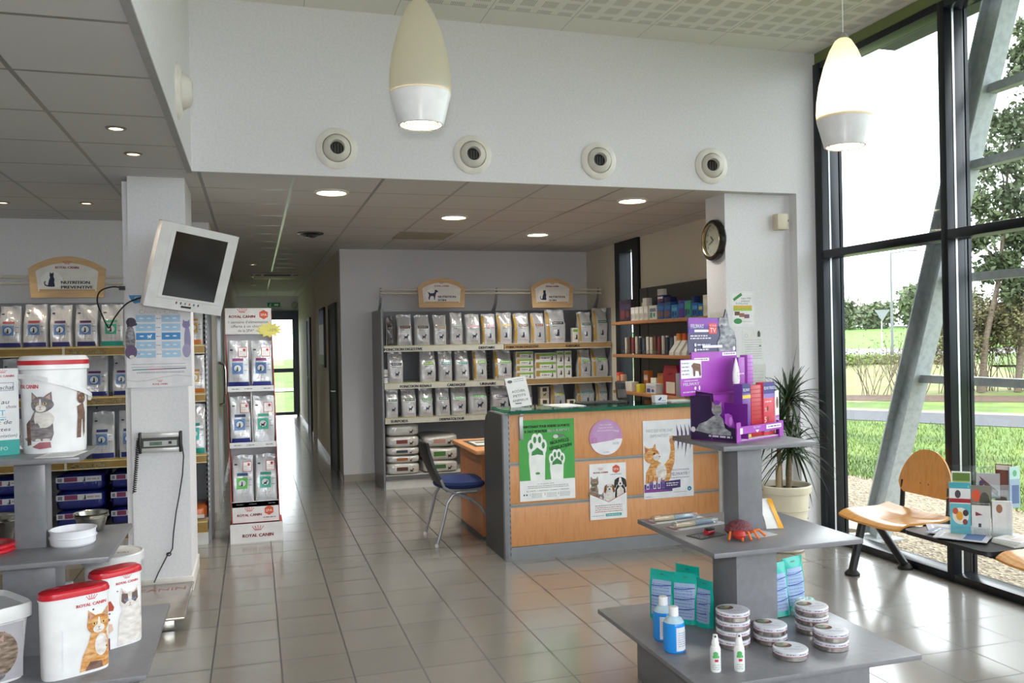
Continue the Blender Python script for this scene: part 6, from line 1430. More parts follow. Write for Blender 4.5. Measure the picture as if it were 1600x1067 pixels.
b.grid(lambda u, v: (mg(u, v)[0]+.001, mg(u, v)[1]+.004, mg(u, v)[2]), 8, 12, C('#cfcfd2', .5))
tag(b.build('brochure', loc=(2.185, 3.30, TZ[1]), rotz=-.15, smooth=1.), 'bent brochure with a yellow edge leaning at the post', 'brochure')

# ---- right stand, top : purple counter display
t = thing('counter_display', 'purple cardboard display of cat products on the right stand', 'display stand', (1.950, 3.185, TZ[0]+.001), .42)
PU = C('#a843b8', .4); PD = noisy('dark_purple_print', [(.3, '#1d1330'), (.7, '#3a1c55')], nscale=3., rough=.35); PV = C('#7a2a96', .4); WW = .36
b = MB(); b.box(0, WW, 0, .235, 0, .006, PU); b.box(0, .012, -.004, 0, 0, .035, PU); b.box(0, .03, -.005, 0, 0, .085, PU); b.box(WW-.03, WW, -.005, 0, 0, .07, PU); b.box(0, WW, -.006, -.002, .034, .066, PU)
f = Fr((0, -.0065, 0), (1, 0, 0), (0, 0, 1), (0, -1, 0)); b.rect(f, .22, .042, .34, .060, '#eceaf0', .001); b.greek(f, .235, .33, .048, .006, '#8a6a9a', .0014); b.txt(f, 'FELIWAY', .15, .052, .014, '#e6d0ea', .001); b.poly(f, [(.135, .045), (.165, .045), (.15, .033)], '#f2eaf4', .001); b.rect(f, .02, .035, .04, .06, '#f0eaf4', .001); b.box(.03, WW-.03, .0, .2, .0065, .008, 'paper'); b.build('base_tray', t, smooth=0)
b = MB(); f = Fr((0, .235, 0), (0, -1, 0), (0, 0, 1)); b.prism(f, [(0, 0), (.235, 0), (.235, .06), (.20, .065), (.13, .11), (.12, .205), (.03, .215), (0, .22)], -.004, 0, PD)
f = Fr((-.0045, .235, 0), (0, -1, 0), (0, 0, 1), (-1, 0, 0)); s2 = 'fur_silver'
b.poly(f, [(.03, .04), (.05, .07), (.09, .085), (.12, .105), (.15, .12), (.175, .10), (.185, .06), (.215, .045), (.215, .03), (.12, .028)], s2, .001); cat_head(b, f, .145, .135, .052, s2, .0014, s2); b.ell(f, .018, .045, .012, .012, '#e6e2ee', .001); b.greek(f, .10, .22, .018, .008, '#d9d0e6', .001); b.build('side_panel', t, smooth=0)
b = MB(); f = Fr((WW, .235, 0), (0, -1, 0), (0, 0, 1)); b.prism(f, [(0, 0), (.235, 0), (.235, .06), (.13, .11), (.12, .205), (0, .22)], 0, .004, PV); b.build('side_panel', t, smooth=0)
b = MB(); f = Fr((0, 0, 0), (1, 0, 0), (0, 0, 1), (0, -1, 0))
b.prism(f, [(0, 0), (WW, 0), (WW, .20), (.26, .20), (.10, .20), (0, .20)], -.125, -.12, PU)                      # step riser
b.box(0, WW, .12, .215, .196, .2, PU)
b.prism(f, [(-.01, .2), (WW*.98, .2), (WW*.98, .30), (WW*.90, .385), (-.01, .385)], -.222, -.215, PU); b.build('step_riser', t, smooth=0)
b = MB(); f = Fr((0, .118, 0), (1, 0, 0), (0, 0, 1), (0, -1, 0)); b.prism(f, [(.0, .06), (.09, .06), (.085, .12), (.06, .16), (.03, .175), (0, .175)], .0, .004, PV)
f = Fr((0, .06, 0), (1, 0, 0), (0, 0, 1), (0, -1, 0)); b.prism(f, [(.005, .0), (.11, .0), (.085, .04), (.055, .11), (.03, .12), (.005, .12)], 0, .004, C('#9a3aac', .4)); b.ell(f, .045, .085, .012, .02, '#c07acc', .0045, 12); b.box(.09, .094, .0, .12, .006, .16, PV); b.build('slot', t, smooth=0)
# header card with text and a cat silhouette standing above its edge
b = MB(); f = Fr((-.025, .222, .375), (1, 0, 0), (0, 0, 1), (0, -1, 0)); hw = .27
b.prism(f, [(0, .005), (.005, 0), (.365, 0), (.365, .06), (.35, .10), (.31, .13), (.30, .185), (.285, .205), (.27, .17), (.24, .165), (.01, .165), (0, .155)], -.003, 0, C('#33285a', .35))
b.rect(f, .003, .125, .225, .163, '#8a3fae', .0012); b.poly(f, [(.003, .09), (.225, .125), (.225, .127), (.003, .127)], '#5a3a94', .0014)
b.txt(f, 'FELIWAY', .02, .118, .026, '#f0ecf6', .002, 'l', width=.095, bold=.0008); b.rect(f, .045, .10, .15, .111, '#e9e4f0', .002); b.rect(f, .152, .092, .212, .140, '#d8434a', .002); b.txt(f, 'VU A LA', .182, .125, .013, '#f2e6ea', .0026, width=.05); b.txt(f, 'TV', .182, .098, .03, '#f6eef0', .0026, width=.045)
for k, (x0, x1, y) in enumerate(((.015, .14, .08), (.015, .17, .069), (.065, .16, .04), (.065, .15, .018))): b.greek(f, x0, x1, y, .006, '#d9d2e6', .002, k)
b.ell(f, .05, .043, .008, .008, '#e6e0f0', .002, 10); b.ell(f, .05, .02, .008, .008, '#e6e0f0', .002, 10); b.rect(f, .10, .028, .25, .040, '#e9e6f0', .0034)
b.poly(f, [(.225, .008), (.215, .05), (.24, .085), (.235, .11), (.225, .14), (.235, .165), (.27, .165), (.285, .202), (.298, .18), (.303, .145), (.32, .12), (.35, .095), (.36, .04), (.345, .01)], 'fur_silver', .0016); b.ell(f, .25, .125, .012, .008, '#5a5a66', .002, 10); b.poly(f, [(.225, .13), (.235, .12), (.232, .112)], '#3f3a46', .002); b.ell(f, .28, .06, .04, .045, 'fur_silver', .002); b.ell(f, .345, .022, .010, .010, '#eceaf2', .002, 10); b.build('header_card', t, smooth=0)
def wing(x0, x1, z0, z1, y, name, left):
    b = MB(); f = Fr((x0, y, z0), (1, 0, 0), (0, 0, 1), (0, -1, 0)); w, h = x1-x0, z1-z0
    b.prism(f, [(0, .006), (.006, 0), (w, 0), (w, h), (.006, h), (0, h-.006)], -.003, 0, PU); b.rect(f, .003, h*.48, w-.001, h-.003, '#eceaf0', .001)
    b.poly(f, [(w*.5, h*.82), (w*.62, h*.9), (w*.95, h*.86), (w*.97, h*.55), (w*.9, h*.52), (w*.85, h*.66), (w*.7, h*.68), (w*.68, h*.53), (w*.6, h*.53), (w*.58, h*.75)], 'fur_brown', .0016)
    for k in range(4): b.greek(f, w*.06, w*.4, h*(.58+.1*k), h*.03, '#9a8aa0', .0014, k)
    b.txt(f, 'FELIWAY', w*.5, h*.28, h*.12, '#f6f0f8', .0014, width=w*.75, bold=.0006); b.greek(f, w*.15, w*.8, h*.40, h*.025, '#e6d0ec', .0014); b.greek(f, w*.1, w*.9, h*.09, h*.03, '#e6d0ec', .0014, 7); b.ell(f, w*.68, h*.2, w*.05, h*.05, '#f6f0f8', .0014, 10); b.ell(f, w*.88, h*.2, w*.04, h*.07, '#f6f0f8', .0014, 10)
    b.build(name, t, smooth=0)
wing(-.105, .045, .195, .355, .205, 'side_card', True)
b = MB(); f = Fr((.005, .2145, .345), (1, 0, 0), (0, 0, 1), (0, -1, 0)); b.rect(f, 0, 0, .11, .014, '#eeecf2', .0012); b.greek(f, .01, .1, .005, .005, '#8a7a94', .0016); b.rect(f, .21, .02, .32, .036, '#eeecf2', .0012); b.greek(f, .225, .31, .026, .005, '#8a7a94', .0016, 3); b.build('shelf_label', t, smooth=0)
# the goods standing in it
def prod(x, y, z, w, d, h, base, label, art, name='product_box', rz=0.):
    me = box_mesh(w, d, h, base, art, .001, .35); Mx = Matrix.Translation((1.950, 3.185, TZ[0]+.001)) @ Matrix.Rotation(.42, 4, 'Z'); p = Mx @ V((x, y, z))
    return put(me, name, label, 'box', p, 'boxes in the purple display', .42+rz)
def a1(b, f, w, h):
    b.rect(f, 0, h*.82, w, h, '#34307a', .0004); b.txt(f, 'FELIWAY', w*.5, h*.86, h*.08, '#efeaf6', .0008, width=w*.8); b.rect(f, 0, h*.73, w, h*.79, '#e0c93a', .0004); cat_sit(b, f, w*.5, h*.06, w*.28, 'fur_silver', .0006); b.rect(f, 0, 0, w, h*.06, '#d8c34a', .0004)
def a2(b, f, w, h):
    for k in range(12): b.rect(f, 0, h*(k/12), w, h*(k/12)+h*.012, '#8a1222', .0004)
def a3(b, f, w, h):
    b.rect(f, 0, h*.78, w, h, '#3a3486', .0004); b.txt(f, 'FELIWAY FRIENDS', w*.5, h*.86, h*.085, '#f2eef8', .0008, width=w*.9); b.rect(f, 0, h*.7, w, h*.78, '#8f7ac0', .0004)
    b.txt(f, '75%', w*.16, h*.44, h*.11, '#f6e6e0', .0008, width=w*.2); b.txt(f, '5', w*.13, h*.24, h*.15, '#f6e6e0', .0008); b.rect(f, w*.08, h*.06, w*.5, h*.18, '#6fb5e0', .0006); cat_sit(b, f, w*.74, h*.06, w*.2, 'fur_grey', .0006); b.ell(f, w*.34, h*.5, w*.06, h*.05, '#4a2a3a', .0008, 10); b.ell(f, w*.36, h*.3, w*.06, h*.05, '#6a4a3a', .0008, 10); b.greek(f, w*.1, w*.7, h*.62, h*.02, '#f0c9c4', .0008)
prod(.125, .05, .0095, .062, .045, .235, '#6f2f96', 'tall violet and yellow box in the purple display', a1)
prod(.205, .06, .0095, .085, .06, .225, '#c01f33', 'red ribbed box stack in the middle of the purple display', a2)
prod(.298, .045, .0095, .090, .04, .235, '#d8465a', 'pink red box with cat and blue bar in the purple display', a3)
prod(.275, .165, .201, .05, .03, .155, '#a24ab5', 'purple refill box beside the white teardrop plug', lambda b, f, w, h: b.greek(f, w*.2, w*.8, h*.5, h*.04, '#e0c9e6'))
prod(.335, .165, .201, .045, .04, .165, '#b05cc2', 'ribbed purple box stack at the right end of the upper step', lambda b, f, w, h: [b.rect(f, 0, h*(k/9), w, h*(k/9)+h*.015, '#8a3a9c', .0004) for k in range(9)])
Mx = Matrix.Translation((1.950, 3.185, TZ[0]+.001)) @ Matrix.Rotation(.42, 4, 'Z')
b = MB(); b.lathe([(.001, 0), (.016, .02), (.023, .055), (.021, .09), (.012, .125), (.004, .15), (.001, .155)], 'white_pl', n=24, sx=1., sy=.55, cap0=False, cap1=False); f = Fr((0, -.0125, .07), (1, 0, 0), (0, 0, 1), (0, -1, 0)); b.oring(f, 0, .01, .009, .011, '#8a8a96', .001, 16); b.line(f, [(-.004, -.004), (.004, -.012)], .002, '#8a8a96', .001)
tag(b.build('diffuser_plug', loc=Mx @ V((.222, .145, .201)), rotz=.42), 'white teardrop plug standing on the upper step of the purple display', 'diffuser')
me = box_mesh(.052, .004, .19, '#eeecf0', lambda b, f, w, h: (b.rect(f, 0, 0, w, h*.42, '#a243b2', .0004), b.txt(f, 'WAY', w*.5, h*.28, h*.12, '#f6f0f8', .0008, width=w*.8), b.ell(f, w*.5, h*.72, w*.3, h*.14, 'fur_brown', .0006)), 0)
put(me, 'leaflet', 'white and purple leaflet at the right end of the purple display', 'leaflet', Mx @ V((.366, .03, .012)), None, .42+.25)
# ------------------------------------------------------------------ bench by the window
t = thing('bench', 'black framed waiting bench with wooden seats along the window', 'bench', (0, 0, 0))
BZ = .43
def seat_at(y0):
    y1 = y0+.56
    def s0(u, v):   # u across (y), v front to back (x)
        x = 3.70+.42*v; y = y0+(y1-y0)*u; e = abs(2*u-1)
        z = BZ + .012*e**3 - .028*max(0, 1-v/.22)**2 - .012*math.sin(PI*min(1, v))*(1-e*e) + .02*max(0, (v-.8)/.2)
        return (x + (.018*e**4 if v < .3 else 0)*(1-v/.3 if v < .3 else 0), y, z)
    b = MB(); b.grid(s0, 22, 18, 'seat_wood'); b.grid(lambda u, v: (s0(u, v)[0], s0(u, v)[1], s0(u, v)[2]-.013), 22, 18, 'seat_wood')
    for i in range(22):
        for v in (0, 1): p, q = s0(i/22, v), s0((i+1)/22, v); b.face([p, q, (q[0], q[1], q[2]-.013), (p[0], p[1], p[2]-.013)], 'seat_wood')
    for i in range(18):
        for u in (0, 1): p, q = s0(u, i/18), s0(u, (i+1)/18); b.face([p, q, (q[0], q[1], q[2]-.013), (p[0], p[1], p[2]-.013)], 'seat_wood')
    bmesh.ops.remove_doubles(b.bm, verts=b.bm.verts[:], dist=.0004); b.build('seat', t, smooth=.9)
    # back : rounded trapezoid, slightly leaning to the glass
    out = []
    W2, H2 = .235, .295
    for i in range(41):
        a = PI*i/40; c, s_ = math.cos(a), math.sin(a); z_ = .06+(H2-.06)*abs(s_)**.9; out.append((W2*(1-.22*(z_/H2)**1.6)*math.copysign(abs(c)**.8, c), z_))
    out += [(-W2*.9, .02), (-W2*.75, 0), (W2*.75, 0), (W2*.9, .02)]
    yc = (y0+y1)/2; f = Fr((4.155, yc, .545), (0, -1, 0), (.16, 0, 1)); f.n = V((-1, 0, .16)).normalized()
    b = MB(); b.prism(f, out, -.012, 0, 'seat_wood')
    for q in (-.035, .035): b.ell(f, q, .075, .006, .006, '#6a4a2a', .0006, 10)
    b.build('backrest', t, smooth=.5)
    for s_ in (-1, 1):
        b = MB(); y = yc+s_*.20; b.tube([(3.98, y, BZ-.035), (4.12, y, BZ-.03), (4.165, y, BZ+.02), (4.178, y, .62)], .016, 'black', 10); b.build('back_support', t)
seat_at(4.26); seat_at(3.00)
b = MB(); b.box(3.89, 3.95, 2.6, 4.86, .345, .395, 'black', .006); b.build('beam', t, smooth=.5)
for y in (4.79, 2.68):
    for x1 in (3.795, 4.225):
        b = MB(); x0 = 3.92+(.02 if x1 > 4 else -.02); b.tube([(x0, y, .385), (x0+(x1-x0)*.12, y, .36), (x1, y, .02)], .027, 'black', 12); lg = b.build('leg', t)
        b = MB(); b.lathe([(.048, 0), (.049, .012), (.038, .024), (.028, .036)], 'rubber', (x1, y, 0), 20); b.build('foot_cap', lg)
b = MB(); f = Fr((0, 0, BZ-.024), (1, 0, 0), (0, 1, 0)); r_ = .06; pts = []
for cx_, cy_, a0 in ((4.13-r_, 4.225-r_, 0), (3.70+r_, 4.225-r_, PI/2), (3.70+r_, 3.60+r_, PI), (4.13-r_, 3.60+r_, 1.5*PI)):
    for k in range(7): a = a0+PI/2*k/6; pts.append((cx_+r_*math.cos(a), cy_+r_*math.sin(a)))
b.prism(f, pts, 0, .024, C('#222326', .35)); b.build('table_top', t, smooth=.5)

# magazines and leaflets on the bench table
def mag(x, y, rz, z, w, h, c1, c2, label, n=1, th=.004):
    b = MB(); b.box(-w/2, w/2, -h/2, h/2, 0, th, C('#e6e6e4', .5)); f = Fr((-w/2, -h/2, th), (1, 0, 0), (0, 1, 0)); b.rect(f, 0, 0, w, h, c1, .0004); b.rect(f, w*.1, h*.1, w*.9, h*.45, c2, .0008); b.greek(f, w*.1, w*.8, h*.85, h*.05, '#f2f2f2', .0008, n); b.poly(f, [(w*.2, h*.5), (w*.8, h*.55), (w*.7, h*.8), (w*.25, h*.75)], '#c9c2b8', .0008)
    tag(b.build('magazine', loc=(x, y, z), rotz=rz, smooth=0), label, 'magazine', 'magazines on the bench table')
mag(3.97, 4.12, .9, BZ+.001, .19, .26, '#b9bcc4', '#6a6f7a', 'pale magazine under the others at the seat end of the bench table')
mag(3.89, 4.00, .5, BZ+.0055, .2, .27, '#8f9ab0', '#b0435a', 'grey blue magazine with pink red panel on the bench table')
mag(3.84, 3.90, .62, BZ+.010, .2, .27, '#c9ccd6', '#5a74a8', 'white and blue magazine topmost in front of the leaflet holder')
for k in range(4): mag(4.01+.006*k, 3.695+.008*k, .1*k, BZ+.001+.0065*k, .2, .15, ['#dcdcde', '#c9cdd2', '#e0dfe0', '#d5d8dc'][k], ['#9aa5b5', '#b5a5a0', '#8a95a5', '#c2b0b0'][k], 'magazine %s in the pile at the near end of the bench table' % ['lowest', 'second', 'third', 'topmost'][k], k, .006)
t = thing('leaflet_holder', 'clear tiered leaflet holder on the black bench table', 'holder', (4.005, 3.945, BZ+.001), -.66)
b = MB(); b.box(-.165, .165, -.10, .06, 0, .004, 'acrylic')
for k, (y, z) in enumerate(((-.10, .0), (-.045, .10), (.01, .20))):
    b.box(-.165, .165, y-.002, y, z, z+.06, 'acrylic'); b.box(-.165, .165, y+.045, y+.047, z, z+.19, 'acrylic')
b.build('rack', t, smooth=0)
HM = Matrix.Translation((4.005, 3.945, BZ+.001)) @ Matrix.Rotation(-.66, 4, 'Z')
def leaf(x, y, z, w, h, d, base, art, label, rz=0.):
    me = box_mesh(w, d, h, base, art, 0, .35); o = put(me, 'leaflet', label, 'leaflet', HM @ V((x, y, z)), 'leaflets in the clear holder', -.66+rz); return o
def L1(b, f, w, h): b.rect(f, 0, 0, w, h*.98, '#5fb5c4', .0004); b.ell(f, w*.5, h*.6, w*.4, h*.26, '#e6dfd2', .0008); b.ell(f, w*.45, h*.6, w*.17, h*.14, '#e8a52a', .0012); b.ell(f, w*.25, h*.75, w*.14, h*.10, '#c0532a', .0012); b.ell(f, w*.75, h*.7, w*.14, h*.1, '#3a2a2a', .0012); b.ell(f, w*.72, h*.42, w*.12, h*.09, '#8a3a3a', .0012)
def L2(b, f, w, h): b.poly(f, [(w*.2, h*.8), (w*.6, h*.7), (w*.2, h*.66)], '#8a2a3a', .0005); b.rect(f, w*.35, h*.3, w*.5, h*.42, '#3a3a3e', .0005); [b.greek(f, w*.1, w*.9, h*(.06+.05*k), h*.02, '#a5a5a8', .0005, k) for k in range(4)]
def L3(b, f, w, h): b.ell(f, w*.35, h*.8, w*.16, h*.12, '#9a6a4a', .0005); [b.rect(f, w*.7+w*.04*k, 0, w*.715+w*.04*k, h, '#c9cbcf', .0005) for k in range(6)]
def L4(b, f, w, h): b.rect(f, 0, h*.82, w, h, '#3fa5b5', .0005); b.rect(f, 0, h*.38, w, h*.52, '#b0202c', .0005); b.ell(f, w*.4, h*.65, w*.14, h*.12, '#4a3a44', .0005); b.txt(f, 'i', w*.9, h*.85, h*.11, '#e9f2f2', .0008)
def L5(b, f, w, h): b.rect(f, 0, 0, w, h, '#7d7a70', .0004); b.ell(f, w*.25, h*.68, w*.22, h*.2, '#d9532a', .0008); b.ell(f, w*.65, h*.5, w*.25, h*.3, '#4a4a3e', .0008)
leaf(-.105, -.075, .005, .105, .185, .012, '#d9dde0', L1, 'teal leaflet with orange sun at the lower left of the holder')
leaf(.0, -.075, .005, .095, .175, .012, '#e3e3e2', L2, 'white leaflet with dark pennant in the holder bottom row')
leaf(.105, -.072, .005, .100, .205, .035, '#e2e3e4', L3, 'thick bundle of white leaflets in the holder bottom row')
leaf(-.10, -.02, .105, .11, .195, .010, '#e4e8ea', L4, 'white leaflet with red bar and teal top in the holder')
leaf(.01, -.02, .105, .105, .18, .010, '#8a877c', L5, 'grey leaflet with an orange disc in the holder')
leaf(-.085, .035, .205, .10, .15, .008, '#dfe6dc', lambda b, f, w, h: (b.rect(f, w*.04, h*.5, w*.96, h*.95, '#5a7a2a', .0004), b.rect(f, w*.04, h*.6, w*.96, h*.64, '#a9c06a', .0008)), 'green landscape leaflet at the top left of the holder')
leaf(.055, .035, .205, .12, .145, .008, '#b5b2b8', lambda b, f, w, h: (b.poly(f, [(w*.1, h*.9), (w*.9, h*.3), (w*.9, h*.1), (w*.4, h*.4)], '#6a3a3a', .0004), b.ell(f, w*.2, h*.6, w*.1, h*.12, '#4a3f6a', .0004)), 'mauve leaflet at the back of the holder')
leaf(.135, .036, .17, .085, .235, .008, '#6a3a30', lambda b, f, w, h: (b.ell(f, w*.5, h*.65, w*.35, h*.2, '#7d4a3e', .0004), b.rect(f, w*.05, h*.86, w*.95, h*.98, '#e6dcd4', .0004)), 'tall brown leaflet at the right of the holder', -.35)
leaf(.185, .022, .16, .07, .235, .008, '#9fb5c9', lambda b, f, w, h: (b.rect(f, 0, h*.7, w, h, '#b9dcd6', .0004), b.ell(f, w*.5, h*.84, w*.2, h*.08, '#6ab08a', .0008), b.rect(f, w*.2, h*.1, w*.9, h*.55, '#5a6f9a', .0004)), 'pale blue leaflet hanging off the right end of the holder', .6)

# ------------------------------------------------------------------ potted dragon tree
t = thing('potted_plant', 'spiky dragon tree in a cream pot between pier and window', 'plant', (3.79, 5.53, 0))
b = MB(); b.lathe([(.001, 0), (.125, 0), (.135, .01), (.150, .15), (.172, .36), (.178, .43), (.192, .435), (.197, .45), (.197, .485), (.190, .495), (.178, .49), (.170, .44), (.001, .44)], noisy('cream_pot', [(.3, '#d6cdb5'), (.7, '#e0d8c2')], nscale=8., rough=.4), n=48, cap0=False, cap1=False)
for k in range(4): b.lathe([(.139+.013*k, .07+.08*k), (.1425+.013*k, .074+.08*k), (.141+.013*k, .08+.08*k)], C('#d2c9b0', .4), n=48, cap0=False, cap1=False)
b.build('pot', t)
b = MB(); b.lathe([(.001, .455), (.08, .458), (.172, .45)], noisy('potting_soil', [(.3, '#1f1712'), (.7, '#3a2c22')], nscale=60., rough=.95, bs=.8, bd=.02), n=30, cap0=False, cap1=False); b.build('soil', t)
BK = noisy('plant_cane', [(.3, '#6d5b46'), (.7, '#8d7a60')], (1, 1, 6), 20., 4., .8)
LF = noisy('dark_green_leaf', [(.3, '#15260f'), (.7, '#2f4a1f')], (1, 1, 1), 12., 3., .4)
rp = random.Random(21)
heads = []
for x, y, h_ in ((-.035, .0, .98), (.02, -.03, .80), (.055, .03, 1.16)):
    b = MB(); b.tube([(x, y, .44), (x*1.1+.004, y, .6), (x*1.25, y*1.2, h_*.8), (x*1.35, y*1.3, h_)], [.02, .018, .016, .014], BK, 10); b.build('cane', t); heads.append((x*1.35, y*1.3, h_))
b = MB(); b.tube([(-.085, -.05, .44), (-.083, -.05, .64)], .021, C('#a08a6a', .8), 10); b.build('cane', t)
for (hx, hy, hz) in heads:
    b = MB()
    for k in range(78):
        a = rp.uniform(0, 2*PI); el = rp.uniform(.05, 1.45) if k < 58 else rp.uniform(-.4, .3); L = rp.uniform(.26, .42); wd = rp.uniform(.009, .014); dr = rp.uniform(.25, 1.0)*(1.35-el*.8)
        d = V((math.cos(a)*math.cos(el), math.sin(a)*math.cos(el)*.8, math.sin(el))); side = V((-math.sin(a), math.cos(a), 0)); z0 = hz-rp.uniform(0, .10); prev = None; kk = b.mi(LF)
        for q in range(8):
            s_ = q/7; p = V((hx, hy, z0)) + d*L*s_ + V((0, 0, -dr*L*.75*s_*s_)); 
            lim = .295 if p.x < .26 else .195
            if p.y > lim: p.y = lim-min(.1, (p.y-lim)*.2)
            if p.x > .44: p.x = .44
            ww = wd*(.6+.8*s_ if s_ < .3 else 1.15*(1-s_)**.7+.05)
            cur = (b.v(p-side*ww), b.v(p+V((0, 0, -.003))), b.v(p+side*ww))
            if prev:
                for i in (0, 1): b.bm.faces.new((prev[i], prev[i+1], cur[i+1], cur[i])).material_index = kk
            prev = cur
    b.build('foliage', t, smooth=1.2, fix=False)
# ------------------------------------------------------------------ outdoors
def ground(name, pts, m, kind=True, z=0.):
    b = MB(); b.face([(x, y, z_) for x, y, z_ in pts], m); o = b.build(name, smooth=0); return struct(o)
GV = noisy('pale_gravel', [(.0, '#5c5141'), (.35, '#8d806b'), (.7, '#a89c86'), (1., '#7d715d')], (1, 1, 1), 38., 2., .9, 0., .9, .03, kind='voronoi')
GRS = noisy('lawn_green', [(.25, '#3f5524'), (.5, '#5a7330'), (.75, '#72853f')], (1, 1, 1), 1.1, 8., .9, 0., .8, .05, 40.)
GR2 = noisy('worn_lawn', [(.3, '#5f7034'), (.55, '#7d7a50'), (.8, '#64783a')], (.4, 1, 1), .6, 6., .9, 0., .6, .05, 30.)
ASP = noisy('asphalt_path', [(.3, '#3b3d43'), (.7, '#45484e')], nscale=30., rough=.85, bs=.3)
G0 = -.1
ground('ground_gravel', [(4.45, -6, G0), (7.0, -6, G0), (6.95, 9.0, G0), (6.9, 22, G0), (4.45, 22, G0)], GV)
ground('ground_lawn', [(6.9, -8, G0-.006), (40, -30, G0-.006), (70, 20, G0-.006), (48, 60, G0-.006), (6.9, 60, G0-.006)], GRS)
# winding asphalt path
P0 = [(14.6, -3.0), (13.6, 6.0), (13.0, 11.8), (11.3, 14.6), (9.2, 17.6), (6.9, 20.0)]
P1 = [(16.6, -3.0), (15.6, 7.0), (14.9, 13.4), (12.75, 16.5), (10.3, 19.6), (6.9, 22.6)]
b = MB()
for (a, c), (d, e) in zip(zip(P0, P1), zip(P0[1:], P1[1:])):
    b.face([(*a, G0+.004), (*d, G0+.004), (*e, G0+.004), (*c, G0+.004)], ASP)
    b.tube([(c[0], c[1], G0+.0), (e[0], e[1], G0+.0)], .05, C('#a39a86', .9), 6)
struct(b.build('path', smooth=0))
# rising ground : worn lawn, road, bright field
ground('ground_far_lawn', [(14.6, 18.0, G0-.004), (22.5, 19.0, G0-.004), (36, 36, .25), (26, 48, .25), (10, 30, G0-.004)], GR2, True)
ground('ground_road', [(20, 66, .30), (78, 10, .30), (90, 22, .32), (34, 92, .34)], C('#86888c', .9))
ground('ground_verge', [(6.9, 60, G0-.01), (18, 48, .0), (60, 10, .0), (78, 10, .297), (20, 66, .297), (6.9, 80, .297)], GRS)
FLD = noisy('bright_field', [(.3, '#4d8024'), (.7, '#5f9230')], nscale=.3, rough=.9)
ground('ground_field', [(30, 92, .33), (90, 20, .33), (170, 60, 3.0), (70, 170, 3.0)], FLD)
ground('ground_beyond', [(60, 168, 2.95), (170, 55, 2.95), (500, 150, 3.0), (150, 500, 3.0)], C('#77905a', .9))
# mulch bed
b = MB(); f = Fr((17.5, 17.8, G0+.003), (1, 0, 0), (0, 1, 0)); MU = noisy('bark_mulch', [(.3, '#3d2c22'), (.7, '#5c483a')], nscale=14., rough=.95, bs=.8, bd=.05)
b.poly(f, [(6*math.cos(a)*.78-1.7*math.sin(a), 4.5*math.sin(a)*.6-3.0*math.cos(a)) for a in [2*PI*i/24 for i in range(24)]], MU, 0); struct(b.build('ground_mulch', smooth=0))
# grass blades close to the building
b = MB(); rg = random.Random(3); k = b.mi(GRS)
for i in range(26000):
    x = 6.85+rg.random()**1.5*6.0; y = rg.uniform(3.5, 17.5)
    if y/x < .55 or y/x > 1.75: continue
    if 11.0 < x and x-11.3 > (14.6-y)*.6-.2: continue
    h_ = rg.uniform(.025, .075); a = rg.uniform(0, PI); w_ = .006; dx, dy = math.cos(a)*w_, math.sin(a)*w_; lx, ly = rg.uniform(-.03, .03), rg.uniform(-.03, .03)
    vs = [b.bm.verts.new((x-dx, y-dy, G0-.006)), b.bm.verts.new((x+dx, y+dy, G0-.006)), b.bm.verts.new((x+lx, y+ly, G0+h_))]
    b.bm.faces.new(vs).material_index = k
o = b.build('grass', smooth=0, fix=False); tag(o, 'short green grass blades on the lawn outside the window', 'grass'); o['kind'] = 'stuff'
# manhole by the gravel
b = MB(); b.lathe([(.3, 0), (.3, .03), (.001, .035)], C('#a59c8c', .9), n=28, cap0=False, cap1=False); tag(b.build('drain_cover', loc=(5.15, 6.35, G0)), 'round concrete drain cover in the gravel beside the raking post', 'cover')

# raking galvanised steel posts with horizontal rails
t = thing('raking_steelwork', 'galvanised raking steel post with horizontal rails outside the glazing', 'steelwork', (0, 0, 0))
XP = 4.95
def raker(y0):
    b = MB(); pa, pb = V((XP, y0, G0)), V((XP, y0-1.50, 4.35)); ax = (pb-pa).normalized(); sd = V((1, 0, 0)); fl = ax.cross(sd).normalized(); k = 0
    def bar(hx, hf, of):
        r = [[p+sd*sx*hx+fl*(of+sy*hf) for sx, sy in ((-1, -1), (1, -1), (1, 1), (-1, 1))] for p in (pa, pb)]; b.loft(r, 'galv')
    bar(.075, .006, -.085); bar(.075, .006, .085); bar(.006, .08, 0); b.build('post', t, smooth=0)
    b = MB(); b.box(XP-.14, XP+.14, y0-.16, y0+.16, G0, G0+.015, 'galv'); b.build('base_plate', t, smooth=0)
raker(5.95); raker(2.2)
for z, y1 in ((3.30, 4.78), (2.80, 4.95), (2.00, 5.22), (1.25, 5.46)):
    b = MB(); b.box(XP-.02, XP+.06, -1.0, y1-.05, z-.03, z+.03, 'galv'); b.build('rail', t, smooth=0)
b = MB(); b.box(4.5, 5.2, -3.1, 5.9, 3.98, 4.1, C('#2b3036', .5)); struct(b.build('trim_3', smooth=0))

